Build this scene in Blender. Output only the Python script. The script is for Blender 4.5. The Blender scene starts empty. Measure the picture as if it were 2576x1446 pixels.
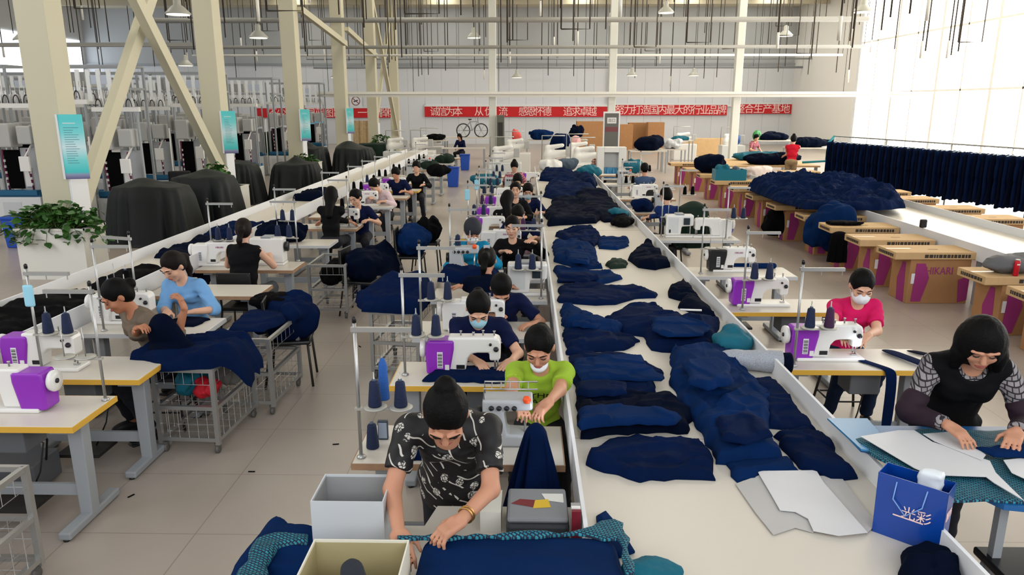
import bpy, bmesh, math, random
import numpy as np
from mathutils import Vector, Matrix, Euler
from mathutils.bvhtree import BVHTree

SC = bpy.context.scene
COL = SC.collection
R = math.radians

# ---------------------------------------------------------------- camera
CAM_H, PITCH, YAW, FPX = 2.65, R(13.9), R(1.05), 1860.0
cam = bpy.data.cameras.new('camera')
cam.sensor_width = 36.0
cam.lens = FPX / 2576.0 * 36.0
cam.clip_end = 300
camo = bpy.data.objects.new('camera', cam)
COL.objects.link(camo)
camo.location = (0, 0, CAM_H)
camo.rotation_euler = (R(90) - PITCH, 0, YAW)
SC.camera = camo

# ---------------------------------------------------------------- world, lights, exposure
SC.view_settings.view_transform = 'Standard'
SC.view_settings.look = 'None'
SC.view_settings.gamma = 1.0
SC.view_settings.use_curve_mapping = False
SC.view_settings.exposure = -0.32
w = bpy.data.worlds.new('sky')
SC.world = w
w.use_nodes = True
bg = w.node_tree.nodes['Background']
bg.inputs[0].default_value = (0.93, 0.97, 1.0, 1)
bg.inputs[1].default_value = 0.9
SC.cycles.max_bounces = 5
SC.cycles.diffuse_bounces = 3
SC.cycles.glossy_bounces = 2
SC.cycles.transmission_bounces = 3
SC.cycles.transparent_max_bounces = 6
SC.cycles.caustics_reflective = False
SC.cycles.caustics_refractive = False
SC.cycles.use_denoising = True
SC.cycles.sample_clamp_indirect = 6.0


def area_light(name, loc, target, sx, sy, power, col=(1, 1, 1)):
    l = bpy.data.lights.new(name, 'AREA')
    l.shape = 'RECTANGLE'
    l.size, l.size_y, l.energy, l.color = sx, sy, power, col
    o = bpy.data.objects.new(name, l)
    COL.objects.link(o)
    o.location = loc
    o.rotation_euler = (Vector(target) - Vector(loc)).to_track_quat('-Z', 'Y').to_euler()
    return o


# daylight: windows along the right-hand and left-hand sides; plus an added fill light behind the camera
area_light('window_daylight_east', (17.6, 24, 4.4), (4, 20, 0.8), 30, 6.5, 1500, (1.0, 0.97, 0.92))
area_light('window_daylight_west', (-13, 3, 7.5), (-1, 9, 0.6), 12, 5, 750, (1.0, 0.985, 0.96))
area_light('window_daylight_behind', (4, -6, 6.5), (0, 10, 0.0), 16, 4, 1050, (0.97, 0.98, 1.0))


# ---------------------------------------------------------------- colours and materials
def lin(c):
    out = []
    for v in c[:3]:
        v = v / 255.0
        out.append(v / 12.92 if v <= 0.04045 else ((v + 0.055) / 1.055) ** 2.4)
    return tuple(out) + (1.0,)


MATS = {}


def mat(name, rgb, rough=0.6, metal=0.0, noise=None, bump=None, spec=0.4, emit=0.0, rgb2=None, alpha=None, sheen=0.0, coat=0.0):
    """noise=(scale, amount) varies the colour, bump=(scale, strength) the surface"""
    if name in MATS:
        return MATS[name]
    m = bpy.data.materials.new(name)
    m.use_nodes = True
    nt = m.node_tree
    b = nt.nodes['Principled BSDF']
    b.inputs['Base Color'].default_value = lin(rgb)
    b.inputs['Roughness'].default_value = rough
    b.inputs['Metallic'].default_value = metal
    b.inputs['Specular IOR Level'].default_value = spec
    if coat:
        b.inputs['Coat Weight'].default_value = coat
    if sheen:
        b.inputs['Sheen Weight'].default_value = sheen
    if emit:
        b.inputs['Emission Color'].default_value = lin(rgb)
        b.inputs['Emission Strength'].default_value = emit
    if alpha is not None:
        b.inputs['Alpha'].default_value = alpha
    tc = nt.nodes.new('ShaderNodeTexCoord')
    if noise:
        n = nt.nodes.new('ShaderNodeTexNoise')
        n.inputs['Scale'].default_value = noise[0]
        n.inputs['Detail'].default_value = 4
        nt.links.new(tc.outputs['Object'], n.inputs['Vector'])
        mx = nt.nodes.new('ShaderNodeMix')
        mx.data_type = 'RGBA'
        c2 = rgb2 or tuple(max(0, v * (1 - noise[1])) for v in rgb)
        mx.inputs['A'].default_value = lin(rgb)
        mx.inputs['B'].default_value = lin(c2)
        nt.links.new(n.outputs['Fac'], mx.inputs['Factor'])
        nt.links.new(mx.outputs['Result'], b.inputs['Base Color'])
    if bump:
        n = nt.nodes.new('ShaderNodeTexNoise')
        n.inputs['Scale'].default_value = bump[0]
        n.inputs['Detail'].default_value = 3
        n.inputs['Distortion'].default_value = 0.6
        nt.links.new(tc.outputs['Object'], n.inputs['Vector'])
        bp = nt.nodes.new('ShaderNodeBump')
        bp.inputs['Strength'].default_value = bump[1]
        bp.inputs['Distance'].default_value = 0.03
        nt.links.new(n.outputs['Fac'], bp.inputs['Height'])
        nt.links.new(bp.outputs['Normal'], b.inputs['Normal'])
    MATS[name] = m
    return m


def nodes_of(m):
    return m.node_tree, m.node_tree.nodes['Principled BSDF']


# ---------------------------------------------------------------- mesh builder
class B:
    """collects simple solids; build() links them as ONE mesh object"""

    def __init__(self):
        self.v, self.f, self.m, self.s = [], [], [], []

    def add(self, vs, fs, mi=0, smooth=False):
        b = len(self.v)
        self.v.extend([tuple(map(float, p)) for p in vs])
        for f in fs:
            self.f.append(tuple(b + i for i in f))
            self.m.append(mi)
            self.s.append(smooth)
        return self

    def box(self, x0, x1, y0, y1, z0, z1, mi=0, bev=0.0):
        if bev <= 0:
            v = [(x, y, z) for x in (x0, x1) for y in (y0, y1) for z in (z0, z1)]
            return self.add(v, [(0, 1, 3, 2), (4, 6, 7, 5), (0, 4, 5, 1), (2, 3, 7, 6), (0, 2, 6, 4), (1, 5, 7, 3)], mi)
        bm = bmesh.new()
        bmesh.ops.create_cube(bm, size=1.0)
        for q in bm.verts:
            q.co = Vector(((x0 + x1) / 2 + q.co.x * (x1 - x0), (y0 + y1) / 2 + q.co.y * (y1 - y0), (z0 + z1) / 2 + q.co.z * (z1 - z0)))
        bev = min(bev, 0.45 * min(abs(x1 - x0), abs(y1 - y0), abs(z1 - z0)))
        bmesh.ops.bevel(bm, geom=list(bm.edges), offset=bev, segments=2, affect='EDGES', profile=0.5)
        return self.bm(bm, mi)

    def bm(self, bm, mi=0, M=None, smooth=False):
        bm.verts.index_update()
        vs = [(M @ q.co) if M is not None else q.co.copy() for q in bm.verts]
        fs = [[q.index for q in f.verts] for f in bm.faces]
        bm.free()
        return self.add(vs, fs, mi, smooth)

    def obox(self, c, size, rot=(0, 0, 0), mi=0):
        M = Matrix.Translation(Vector(c)) @ Euler(rot).to_matrix().to_4x4()
        h = [s / 2 for s in size]
        v = [M @ Vector((x, y, z)) for x in (-h[0], h[0]) for y in (-h[1], h[1]) for z in (-h[2], h[2])]
        return self.add(v, [(0, 1, 3, 2), (4, 6, 7, 5), (0, 4, 5, 1), (2, 3, 7, 6), (0, 2, 6, 4), (1, 5, 7, 3)], mi)

    def tube(self, pts, r, n=8, mi=0, caps=True):
        pts = [Vector(p) for p in pts]
        rs = r if isinstance(r, (list, tuple)) else [r] * len(pts)
        rings, ref = [], None
        vs = []
        for i, p in enumerate(pts):
            a = pts[max(i - 1, 0)]
            c = pts[min(i + 1, len(pts) - 1)]
            t = (c - a).normalized()
            if ref is None:
                ref = t.orthogonal().normalized()
            ref = (ref - t * ref.dot(t))
            ref = ref.normalized() if ref.length > 1e-6 else t.orthogonal().normalized()
            u = t.cross(ref)
            for k in range(n):
                an = 2 * math.pi * k / n
                vs.append(p + (ref * math.cos(an) + u * math.sin(an)) * rs[i])
        fs = []
        for i in range(len(pts) - 1):
            for k in range(n):
                k2 = (k + 1) % n
                fs.append((i * n + k, i * n + k2, (i + 1) * n + k2, (i + 1) * n + k))
        if caps:
            fs.append(tuple(reversed(range(n))))
            fs.append(tuple((len(pts) - 1) * n + k for k in range(n)))
        return self.add(vs, fs, mi, n > 5)

    def bar(self, p, q, w, h=None, mi=0):
        """a square bar from p to q"""
        p, q = Vector(p), Vector(q)
        h = h or w
        t = (q - p).normalized()
        up = Vector((0, 0, 1)) if abs(t.z) < 0.95 else Vector((0, 1, 0))
        a = t.cross(up).normalized()
        b = a.cross(t).normalized()
        vs = []
        for e in (p, q):
            for s1, s2 in ((-1, -1), (1, -1), (1, 1), (-1, 1)):
                vs.append(e + a * (s1 * w / 2) + b * (s2 * h / 2))
        return self.add(vs, [(3, 2, 1, 0), (4, 5, 6, 7), (0, 1, 5, 4), (1, 2, 6, 5), (2, 3, 7, 6), (3, 0, 4, 7)], mi)

    def lathe(self, c, prof, n=16, mi=0, axis='z'):
        vs, fs = [], []
        for (r, z) in prof:
            for k in range(n):
                a = 2 * math.pi * k / n
                p = (r * math.cos(a), r * math.sin(a), z)
                if axis == 'x':
                    p = (p[2], p[0], p[1])
                elif axis == 'y':
                    p = (p[0], p[2], p[1])
                vs.append((c[0] + p[0], c[1] + p[1], c[2] + p[2]))
        for i in range(len(prof) - 1):
            for k in range(n):
                k2 = (k + 1) % n
                fs.append((i * n + k, i * n + k2, (i + 1) * n + k2, (i + 1) * n + k))
        fs.append(tuple(reversed(range(n))))
        fs.append(tuple((len(prof) - 1) * n + k for k in range(n)))
        return self.add(vs, fs, mi, True)

    def prism(self, poly, y0, y1, mi=0, plane='xz'):
        """polygon in the plane pushed along the third axis"""
        n = len(poly)
        vs = []
        for y in (y0, y1):
            for a, b in poly:
                vs.append((a, y, b) if plane == 'xz' else (a, b, y) if plane == 'xy' else (y, a, b))
        fs = [tuple(range(n)), tuple(reversed(range(n, 2 * n)))]
        for i in range(n):
            j = (i + 1) % n
            fs.append((j, i, n + i, n + j))
        return self.add(vs, fs, mi)

    def mesh(self, name, mats):
        me = bpy.data.meshes.new(name)
        me.from_pydata(self.v, [], self.f)
        for m in (mats if isinstance(mats, (list, tuple)) else [mats]):
            me.materials.append(m)
        me.polygons.foreach_set('material_index', self.m)
        me.polygons.foreach_set('use_smooth', self.s)
        me.update()
        bm = bmesh.new()
        bm.from_mesh(me)
        bmesh.ops.recalc_face_normals(bm, faces=list(bm.faces))
        bm.to_mesh(me)
        bm.free()
        return me

    def build(self, name, mats, parent=None, loc=None):
        o = bpy.data.objects.new(name, self.mesh(name, mats))
        COL.objects.link(o)
        if parent is not None:
            o.parent = parent
        if loc is not None:
            o.location = loc
        return o


def bevel(o, wd=0.006, seg=2, ang=40):
    md = o.modifiers.new('edge', 'BEVEL')
    md.width, md.segments, md.limit_method, md.angle_limit = wd, seg, 'ANGLE', R(ang)
    return o


def tag(o, label=None, cat=None, group=None, kind=None):
    if label: o['label'] = label
    if cat: o['category'] = cat
    if group: o['group'] = group
    if kind: o['kind'] = kind
    return o


def thing(name, label, cat, loc=(0, 0, 0), rz=0.0, group=None):
    o = bpy.data.objects.new(name, None)
    COL.objects.link(o)
    o.empty_display_size = 0.1
    o.location = loc
    o.rotation_euler = (0, 0, rz)
    return tag(o, label, cat, group)


def copy_tree(o, parent=None):
    c = o.copy()
    COL.objects.link(c)
    c.parent = parent
    for ch in o.children:
        copy_tree(ch, c)
    return c


def place(proto, used, loc, rz, label, group=None):
    """first use moves the prototype itself, later uses copy it with its parts"""
    o = copy_tree(proto) if proto.name in used else proto
    used.add(proto.name)
    o.location = loc
    o.rotation_euler = (0, 0, rz)
    tag(o, label, None, group)
    return o


USED = set()
ORD = ['first', 'second', 'third', 'fourth', 'fifth', 'sixth', 'seventh', 'eighth', 'ninth', 'tenth', 'eleventh', 'twelfth', 'thirteenth', 'fourteenth', 'fifteenth', 'sixteenth', 'seventeenth', 'eighteenth', 'nineteenth', 'twentieth']


def struct(name, b, m, parent=None):
    o = b.build(name, m, parent) if isinstance(b, B) else b
    if parent is None:
        o['kind'] = 'structure'
    return o


# a pixel of the photograph to the point where its ray meets height z (survey of the place)
def at(x, y, z=0.0):
    u, v = (x - 1288) / FPX, (723 - y) / FPX
    dx, dy, dz = u, math.cos(PITCH) + v * math.sin(PITCH), -math.sin(PITCH) + v * math.cos(PITCH)
    c, s = math.cos(YAW), math.sin(YAW)
    t = (z - CAM_H) / dz
    return ((dx * c - dy * s) * t, (dx * s + dy * c) * t)


def atY(x, y, Y):
    u, v = (x - 1288) / FPX, (723 - y) / FPX
    dx, dy, dz = u, math.cos(PITCH) + v * math.sin(PITCH), -math.sin(PITCH) + v * math.cos(PITCH)
    c, s = math.cos(YAW), math.sin(YAW)
    t = Y / (dx * s + dy * c)
    return ((dx * c - dy * s) * t, CAM_H + dz * t)


# ---------------------------------------------------------------- noise and implicit surfaces
def vnoise(P, seed=0):
    """smooth lattice noise in -1..1 at points P (n,3)"""
    P = np.asarray(P, dtype=np.float64)
    i = np.floor(P).astype(np.int64)
    f = P - i
    f = f * f * (3 - 2 * f)
    out = np.zeros(P.shape[:-1])
    for dx in (0, 1):
        for dy in (0, 1):
            for dz in (0, 1):
                h = ((i[..., 0] + dx) * 374761393 + (i[..., 1] + dy) * 668265263 + (i[..., 2] + dz) * 2147483647 + seed * 1274126177) & 0xFFFFFFFF
                h = ((h ^ (h >> 13)) * 1274126177) & 0xFFFFFFFF
                h = (h ^ (h >> 16)) & 0xFFFF
                wgt = (f[..., 0] if dx else 1 - f[..., 0]) * (f[..., 1] if dy else 1 - f[..., 1]) * (f[..., 2] if dz else 1 - f[..., 2])
                out += wgt * (h / 32767.5 - 1)
    return out


def fbm(P, seed=0, octs=3):
    a, s, o = 1.0, 0.0, 0.0
    P = np.asarray(P, dtype=np.float64)
    for k in range(octs):
        s = s + a * vnoise(P * (2 ** k), seed + k * 17)
        o += a
        a *= 0.5
    return s / o


class SDF:
    """smooth union of capsules, ellipsoids and boxes, polygonised as one closed surface"""

    def __init__(self):
        self.p = []

    def cap(self, a, b, ra, rb=None, k=0.02, op='u', flat=False):
        a, b = np.array(a, float), np.array(b, float)
        rb = ra if rb is None else rb
        r = max(ra, rb)
        lo, hi = np.minimum(a, b) - r, np.maximum(a, b) + r

        def f(P):
            ba = b - a
            L2 = ba.dot(ba) + 1e-12
            t = np.clip(((P - a) @ ba) / L2, 0, 1)
            d = np.linalg.norm(P - a - t[..., None] * ba, axis=-1) - (ra + (rb - ra) * t)
            if flat:
                d = np.maximum(d, ((P - b) @ ba) / math.sqrt(L2))
            return d
        self.p.append((f, lo, hi, k, op))
        return self

    def ell(self, c, r, M=None, k=0.02, op='u'):
        c, r = np.array(c, float), np.array(r, float)
        Mi = np.array(M.to_3x3()) if M is not None else None
        rm = r.max() if M is not None else r
        lo, hi = c - rm, c + rm

        def f(P):
            Q = P - c
            if Mi is not None:
                Q = Q @ Mi
            k0 = np.linalg.norm(Q / r, axis=-1)
            k1 = np.linalg.norm(Q / (r * r), axis=-1) + 1e-9
            return k0 * (k0 - 1) / k1
        self.p.append((f, lo, hi, k, op))
        return self

    def box(self, c, h, M=None, rd=0.01, k=0.02, op='u'):
        c, h = np.array(c, float), np.array(h, float)
        Mi = np.array(M.to_3x3()) if M is not None else None
        rm = np.linalg.norm(h) if M is not None else h
        lo, hi = c - rm, c + rm

        def f(P):
            Q = P - c
            if Mi is not None:
                Q = Q @ Mi
            q = np.abs(Q) - (h - rd)
            return np.linalg.norm(np.maximum(q, 0), axis=-1) + np.minimum(q.max(axis=-1), 0) - rd
        self.p.append((f, lo, hi, k, op))
        return self

    def verts_faces(self, h, disp=None):
        lo = np.min([p[1] for p in self.p if p[4] == 'u'], axis=0) - 3 * h - 0.02
        hi = np.max([p[2] for p in self.p if p[4] == 'u'], axis=0) + 3 * h + 0.02
        n = np.ceil((hi - lo) / h).astype(int) + 1
        D = np.full(n, 0.5, dtype=np.float32)
        ax = [lo[i] + h * np.arange(n[i]) for i in range(3)]
        for f, plo, phi, k, op in self.p:
            mg = 2.5 * h + 1.2 * k + 0.012
            a = np.clip(np.floor((plo - mg - lo) / h).astype(int), 0, n - 1)
            b = np.clip(np.ceil((phi + mg - lo) / h).astype(int) + 1, 1, n)
            if (b <= a).any():
                continue
            P = np.stack(np.meshgrid(ax[0][a[0]:b[0]], ax[1][a[1]:b[1]], ax[2][a[2]:b[2]], indexing='ij'), axis=-1)
            d = f(P).astype(np.float32)
            S = D[a[0]:b[0], a[1]:b[1], a[2]:b[2]]
            if op == 'u':
                hh = np.clip(0.5 + 0.5 * (S - d) / k, 0, 1)
                S[...] = np.where(np.abs(S - d) < k, S * (1 - hh) + d * hh - k * hh * (1 - hh), np.minimum(S, d))
            else:
                hh = np.clip(0.5 - 0.5 * (S + d) / k, 0, 1)
                S[...] = S * (1 - hh) - d * hh + k * hh * (1 - hh)
        if disp is not None:
            near = np.argwhere(np.abs(D) < 0.08)
            P = lo + near * h
            D[near[:, 0], near[:, 1], near[:, 2]] += disp(P).astype(np.float32)
        return nets(D, lo, h)

    def build(self, name, m, h, parent=None, disp=None, smooth=1):
        v, f = self.verts_faces(h, disp)
        return mesh_obj(name, v, f, m, parent, smooth)


def mesh_obj(name, v, f, m, parent=None, smooth=0, flat=False):
    me = bpy.data.meshes.new(name)
    me.from_pydata(v.tolist() if hasattr(v, 'tolist') else v, [], f.tolist() if hasattr(f, 'tolist') else f)
    for q in (m if isinstance(m, (list, tuple)) else [m]):
        me.materials.append(q)
    if smooth:
        bm = bmesh.new()
        bm.from_mesh(me)
        for _ in range(smooth):
            bmesh.ops.smooth_vert(bm, verts=bm.verts, factor=0.4, use_axis_x=True, use_axis_y=True, use_axis_z=True)
        bm.to_mesh(me)
        bm.free()
    if not flat:
        me.polygons.foreach_set('use_smooth', [True] * len(me.polygons))
    me.update()
    o = bpy.data.objects.new(name, me)
    COL.objects.link(o)
    if parent is not None:
        o.parent = parent
    return o


def nets(D, lo, h):
    """surface nets"""
    ins = D < 0
    nx, ny, nz = D.shape
    cnt = np.zeros((nx - 1, ny - 1, nz - 1), dtype=np.int8)
    for dx in (0, 1):
        for dy in (0, 1):
            for dz in (0, 1):
                cnt += ins[dx:nx - 1 + dx, dy:ny - 1 + dy, dz:nz - 1 + dz]
    cell = np.argwhere((cnt > 0) & (cnt < 8))
    idx = np.full(cnt.shape, -1, dtype=np.int64)
    idx[cell[:, 0], cell[:, 1], cell[:, 2]] = np.arange(len(cell))
    acc = np.zeros((len(cell), 3))
    num = np.zeros(len(cell))
    cs = [(a, b, c) for a in (0, 1) for b in (0, 1) for c in (0, 1)]
    for i, A in enumerate(cs):
        for Bc in cs[i + 1:]:
            if sum(abs(A[q] - Bc[q]) for q in range(3)) != 1:
                continue
            da = D[cell[:, 0] + A[0], cell[:, 1] + A[1], cell[:, 2] + A[2]]
            db = D[cell[:, 0] + Bc[0], cell[:, 1] + Bc[1], cell[:, 2] + Bc[2]]
            x = (da < 0) != (db < 0)
            t = np.where(x, da / np.where(x, da - db, 1), 0)
            pt = np.array(A) + t[:, None] * (np.array(Bc) - np.array(A))
            acc[x] += pt[x]
            num[x] += 1
    v = lo + h * (cell + acc / num[:, None])
    faces = []
    for axi in range(3):
        sl0 = [slice(None)] * 3
        sl1 = [slice(None)] * 3
        sl0[axi] = slice(0, -1)
        sl1[axi] = slice(1, None)
        ch = np.argwhere(ins[tuple(sl0)] != ins[tuple(sl1)])
        o1, o2 = [(1, 2), (2, 0), (0, 1)][axi]
        ok = (ch[:, o1] > 0) & (ch[:, o2] > 0) & (ch[:, o1] < D.shape[o1] - 1) & (ch[:, o2] < D.shape[o2] - 1)
        ch = ch[ok]
        sg = ins[ch[:, 0], ch[:, 1], ch[:, 2]]
        q = []
        for d1, d2 in ((0, 0), (-1, 0), (-1, -1), (0, -1)):
            c = ch.copy()
            c[:, o1] += d1
            c[:, o2] += d2
            q.append(idx[c[:, 0], c[:, 1], c[:, 2]])
        q = np.stack(q, axis=1)
        q[~sg] = q[~sg][:, ::-1]
        faces.append(q[(q >= 0).all(axis=1)])
    return v, np.concatenate(faces)


# ---------------------------------------------------------------- cloth shapes
def in_poly(x, y, poly):
    c = np.zeros(x.shape, bool)
    n = len(poly)
    for i in range(n):
        x0, y0 = poly[i]
        x1, y1 = poly[(i + 1) % n]
        t = ((y0 > y) != (y1 > y)) & (x < (x1 - x0) * (y - y0) / (y1 - y0 + 1e-12) + x0)
        c ^= t
    return c


def edge_dist(x, y, poly):
    d = np.full(x.shape, 1e9)
    n = len(poly)
    for i in range(n):
        a, b = np.array(poly[i]), np.array(poly[(i + 1) % n])
        ba = b - a
        t = np.clip(((x - a[0]) * ba[0] + (y - a[1]) * ba[1]) / (ba.dot(ba) + 1e-12), 0, 1)
        d = np.minimum(d, np.hypot(x - a[0] - t * ba[0], y - a[1] - t * ba[1]))
    return d


def rough_poly(poly, step, amp, seed):
    """outline with small cloth-edge irregularities"""
    rg = random.Random(seed)
    out = []
    n = len(poly)
    for i in range(n):
        a, b = Vector(poly[i]), Vector(poly[(i + 1) % n])
        m = max(1, int((b - a).length / step))
        nrm_ = Vector((-(b - a).y, (b - a).x)).normalized() if (b - a).length > 1e-6 else Vector((0, 0))
        for k in range(m):
            t = k / m
            p = a.lerp(b, t)
            if k:
                p = p + nrm_ * amp * (rg.uniform(-1, 1) + .8 * math.sin(t * 7 + seed))
            out.append((p.x, p.y))
    return out


def heap(name, poly, z0, H, m, seed=0, fold=0.02, freq=9.0, ang=0.0, edge=0.10, res=0.018, thick=0.010, peak=None, parent=None, base=None):
    """a garment or cloth lying on a surface at z0: crisp outline, folds of height fold over a crumpled body of height H"""
    poly = rough_poly([tuple(p[:2]) for p in poly], max(.05, res * 4), max(.011, res * .5), seed)
    xs = [p[0] for p in poly]
    ys = [p[1] for p in poly]
    gx = np.arange(min(xs) - 2 * res, max(xs) + 3 * res, res)
    gy = np.arange(min(ys) - 2 * res, max(ys) + 3 * res, res)
    X, Y = np.meshgrid(gx, gy, indexing='ij')
    ins = in_poly(X, Y, poly)
    q = ins[:-1, :-1] | ins[1:, :-1] | ins[1:, 1:] | ins[:-1, 1:]
    use = np.zeros(X.shape, bool)
    for a in (0, 1):
        for b in (0, 1):
            use[a:X.shape[0] - 1 + a, b:X.shape[1] - 1 + b] |= q
    out = use & ~ins
    # pull the vertices just outside onto the outline
    for i, j in np.argwhere(out):
        best, bp = 1e9, None
        for k in range(len(poly)):
            ax_, ay_ = poly[k]
            bx_, by_ = poly[(k + 1) % len(poly)]
            dx, dy = bx_ - ax_, by_ - ay_
            t = max(0, min(1, ((X[i, j] - ax_) * dx + (Y[i, j] - ay_) * dy) / (dx * dx + dy * dy + 1e-12)))
            px, py = ax_ + t * dx, ay_ + t * dy
            dd = (px - X[i, j]) ** 2 + (py - Y[i, j]) ** 2
            if dd < best:
                best, bp = dd, (px, py)
        X[i, j], Y[i, j] = bp
    d = np.where(ins, edge_dist(X, Y, poly), 0)
    s = np.clip(d / edge, 0, 1)
    s = np.sqrt(s * (2 - s))
    ca, sa = math.cos(ang), math.sin(ang)
    U, V = X * ca + Y * sa, -X * sa + Y * ca
    z3 = lambda k: np.full_like(X, seed * 1.37 + k)
    wv = fbm(np.stack([U * 2.4, V * 2.4, z3(0)], -1), seed + 3)
    wv2 = fbm(np.stack([U * 2.4, V * 2.4, z3(9)], -1), seed + 4)
    r1 = 1 - np.abs(fbm(np.stack([U * freq * .16 + wv2 * .9, V * freq * .62 + wv * 1.2, z3(1)], -1), seed + 5, 2)) * 3.4
    r2 = 1 - np.abs(vnoise(np.stack([X * freq * .9 + wv * 1.5, Y * freq * .45 + wv2 * 1.5, z3(2)], -1), seed + 6)) * 3.2
    rid = np.clip(r1, -.2, 1) * .8 + np.clip(r2, .25, 1) * .3
    body = 0.45 + 0.5 * fbm(np.stack([X * 2.4, Y * 2.4, z3(3)], -1), seed + 9, 2)
    lay = np.clip((fbm(np.stack([U * 2.0, V * 4.0, z3(5)], -1), seed + 12, 2) - .02) / .02, 0, 1) * .016 + np.clip((fbm(np.stack([X * 3.2, Y * 3.2, z3(6)], -1), seed + 13, 2) - .08) / .02, 0, 1) * .014
    lay = lay * min(1.0, H / .03)
    if peak:
        for (pxx, pyy, pr, ph) in peak:
            body = body + ph * np.exp(-((X - pxx) ** 2 + (Y - pyy) ** 2) / (pr * pr))
    se = np.clip(d / .02, 0, 1)
    Z = z0 + thick + s * H * body + se * fold * .75 * np.clip(rid, -.1, 1.2) * (.45 + .55 * s) + se * lay
    if base is not None:
        Z = Z + base(X, Y)
    return height_obj(name, X, Y, np.maximum(Z, z0 + .004 + (base(X, Y) if base is not None else 0)), q, (lambda x, y: z0 + (base(x, y) if base is not None else 0)), m, parent, cells_in=True)


def height_obj(name, X, Y, Z, ins, zb, m, parent=None, cells_in=False):
    nx, ny = X.shape
    q = ins if cells_in else ins[:-1, :-1] & ins[1:, :-1] & ins[1:, 1:] & ins[:-1, 1:]
    cells = np.argwhere(q)
    if len(cells) == 0:
        return None
    use = np.zeros(X.shape, bool)
    for a, b in ((0, 0), (1, 0), (1, 1), (0, 1)):
        use[cells[:, 0] + a, cells[:, 1] + b] = True
    idx = np.full(X.shape, -1)
    pts = np.argwhere(use)
    idx[pts[:, 0], pts[:, 1]] = np.arange(len(pts))
    top = np.stack([X[use], Y[use], Z[use]], -1)
    bz = zb(X[use], Y[use]) + np.zeros(len(pts))
    bot = np.stack([X[use], Y[use], bz], -1)
    n = len(pts)
    f = []
    c = cells
    Q = np.stack([idx[c[:, 0], c[:, 1]], idx[c[:, 0] + 1, c[:, 1]], idx[c[:, 0] + 1, c[:, 1] + 1], idx[c[:, 0], c[:, 1] + 1]], 1)
    f = Q.tolist()
    qp = np.pad(q, 1)
    for (i, j) in cells:
        a, b, cc, dd = idx[i, j], idx[i + 1, j], idx[i + 1, j + 1], idx[i, j + 1]
        if not qp[i + 1, j]: f.append([b, a, a + n, b + n])
        if not qp[i + 1, j + 2]: f.append([dd, cc, cc + n, dd + n])
        if not qp[i, j + 1]: f.append([a, dd, dd + n, a + n])
        if not qp[i + 2, j + 1]: f.append([cc, b, b + n, cc + n])
    return mesh_obj(name, np.concatenate([top, bot]), f, m, parent)


def drape(name, c, hx, hy, h, m, seed=0, nf=11, flare=0.12, tops=None, amp=0.07, floor=0.01, parent=None):
    """a cloth thrown over a machine: flat-topped tent with vertical folds down to the floor"""
    rng = random.Random(seed)
    nt, nr = 120, 34
    th = np.linspace(0, 2 * math.pi, nt, endpoint=False)
    ph = rng.random() * 6
    v, f = [], []
    e = 0.55
    sx = np.sign(np.cos(th)) * np.abs(np.cos(th)) ** e
    sy = np.sign(np.sin(th)) * np.abs(np.sin(th)) ** e
    warp = th + 0.5 * np.sin(2 * th + ph) + 0.3 * np.sin(3 * th + 2 * ph)
    fold = np.abs(np.sin(nf * 0.5 * warp)) ** 0.7 * 2 - 1.1 + 0.5 * np.sin(nf * 1.3 * th + ph)
    for i in range(nr):
        t = i / (nr - 1)
        if t < 0.3:
            rr = (t / 0.3) * 0.93
            z = np.full(nt, h) - 0.03 * (t / 0.3) ** 3
        else:
            u = (t - 0.3) / 0.7
            rr = 0.93 + 0.07 * min(1, u * 6) + flare * u
            z = np.full(nt, h - 0.03 - (h - 0.03 - floor) * u)
        fo = max(0.0, (t - 0.28) / 0.72) ** 0.8
        x = sx * (rr * hx + amp * fo * fold)
        y = sy * (rr * hy + amp * fo * fold)
        if tops:
            for (tx, ty, tr, tz) in tops:
                z = z + tz * np.exp(-((x - tx) ** 2 + (y - ty) ** 2) / tr ** 2) * (1 - fo)
        z = z + 0.03 * vnoise(np.stack([x * 4, y * 4, np.full(nt, seed)], -1), seed) * (1 - fo)
        for k in range(nt):
            v.append((c[0] + x[k], c[1] + y[k], max(floor, z[k])))
    for i in range(nr - 1):
        for k in range(nt):
            k2 = (k + 1) % nt
            f.append((i * nt + k, i * nt + k2, (i + 1) * nt + k2, (i + 1) * nt + k))
    f.append(tuple(reversed(range((nr - 1) * nt, nr * nt))))
    return mesh_obj(name, v, f, m, parent)


# ---------------------------------------------------------------- lettering
def text_mesh(s, size, depth=0.0, align='CENTER'):
    cu = bpy.data.curves.new('lettering', 'FONT')
    cu.body = s
    cu.size = size
    cu.extrude = depth
    cu.align_x = align
    cu.align_y = 'CENTER'
    cu.resolution_u = 3
    o = bpy.data.objects.new('lettering', cu)
    COL.objects.link(o)
    dg = bpy.context.evaluated_depsgraph_get()
    dg.update()
    me = bpy.data.meshes.new_from_object(o.evaluated_get(dg))
    bpy.data.objects.remove(o)
    bpy.data.curves.remove(cu)
    return me


def lettering(s, size, m, parent, loc, rot=(R(90), 0, 0), depth=0.002, fit=None, name='lettering', bold=0.0):
    me = text_mesh(s, size, depth)
    me.materials.clear()
    me.materials.append(m)
    if fit and len(me.vertices):
        xs = [q.co.x for q in me.vertices]
        ys = [q.co.y for q in me.vertices]
        kx = fit[0] / max(1e-6, max(xs) - min(xs))
        ky = (fit[1] / max(1e-6, max(ys) - min(ys))) if fit[1] else kx
        cx, cy = (max(xs) + min(xs)) / 2, (max(ys) + min(ys)) / 2
        for q in me.vertices:
            q.co.x, q.co.y = (q.co.x - cx) * kx, (q.co.y - cy) * ky
    o = bpy.data.objects.new(name, me)
    COL.objects.link(o)
    o.parent = parent
    o.location = loc
    o.rotation_euler = rot
    return o


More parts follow.
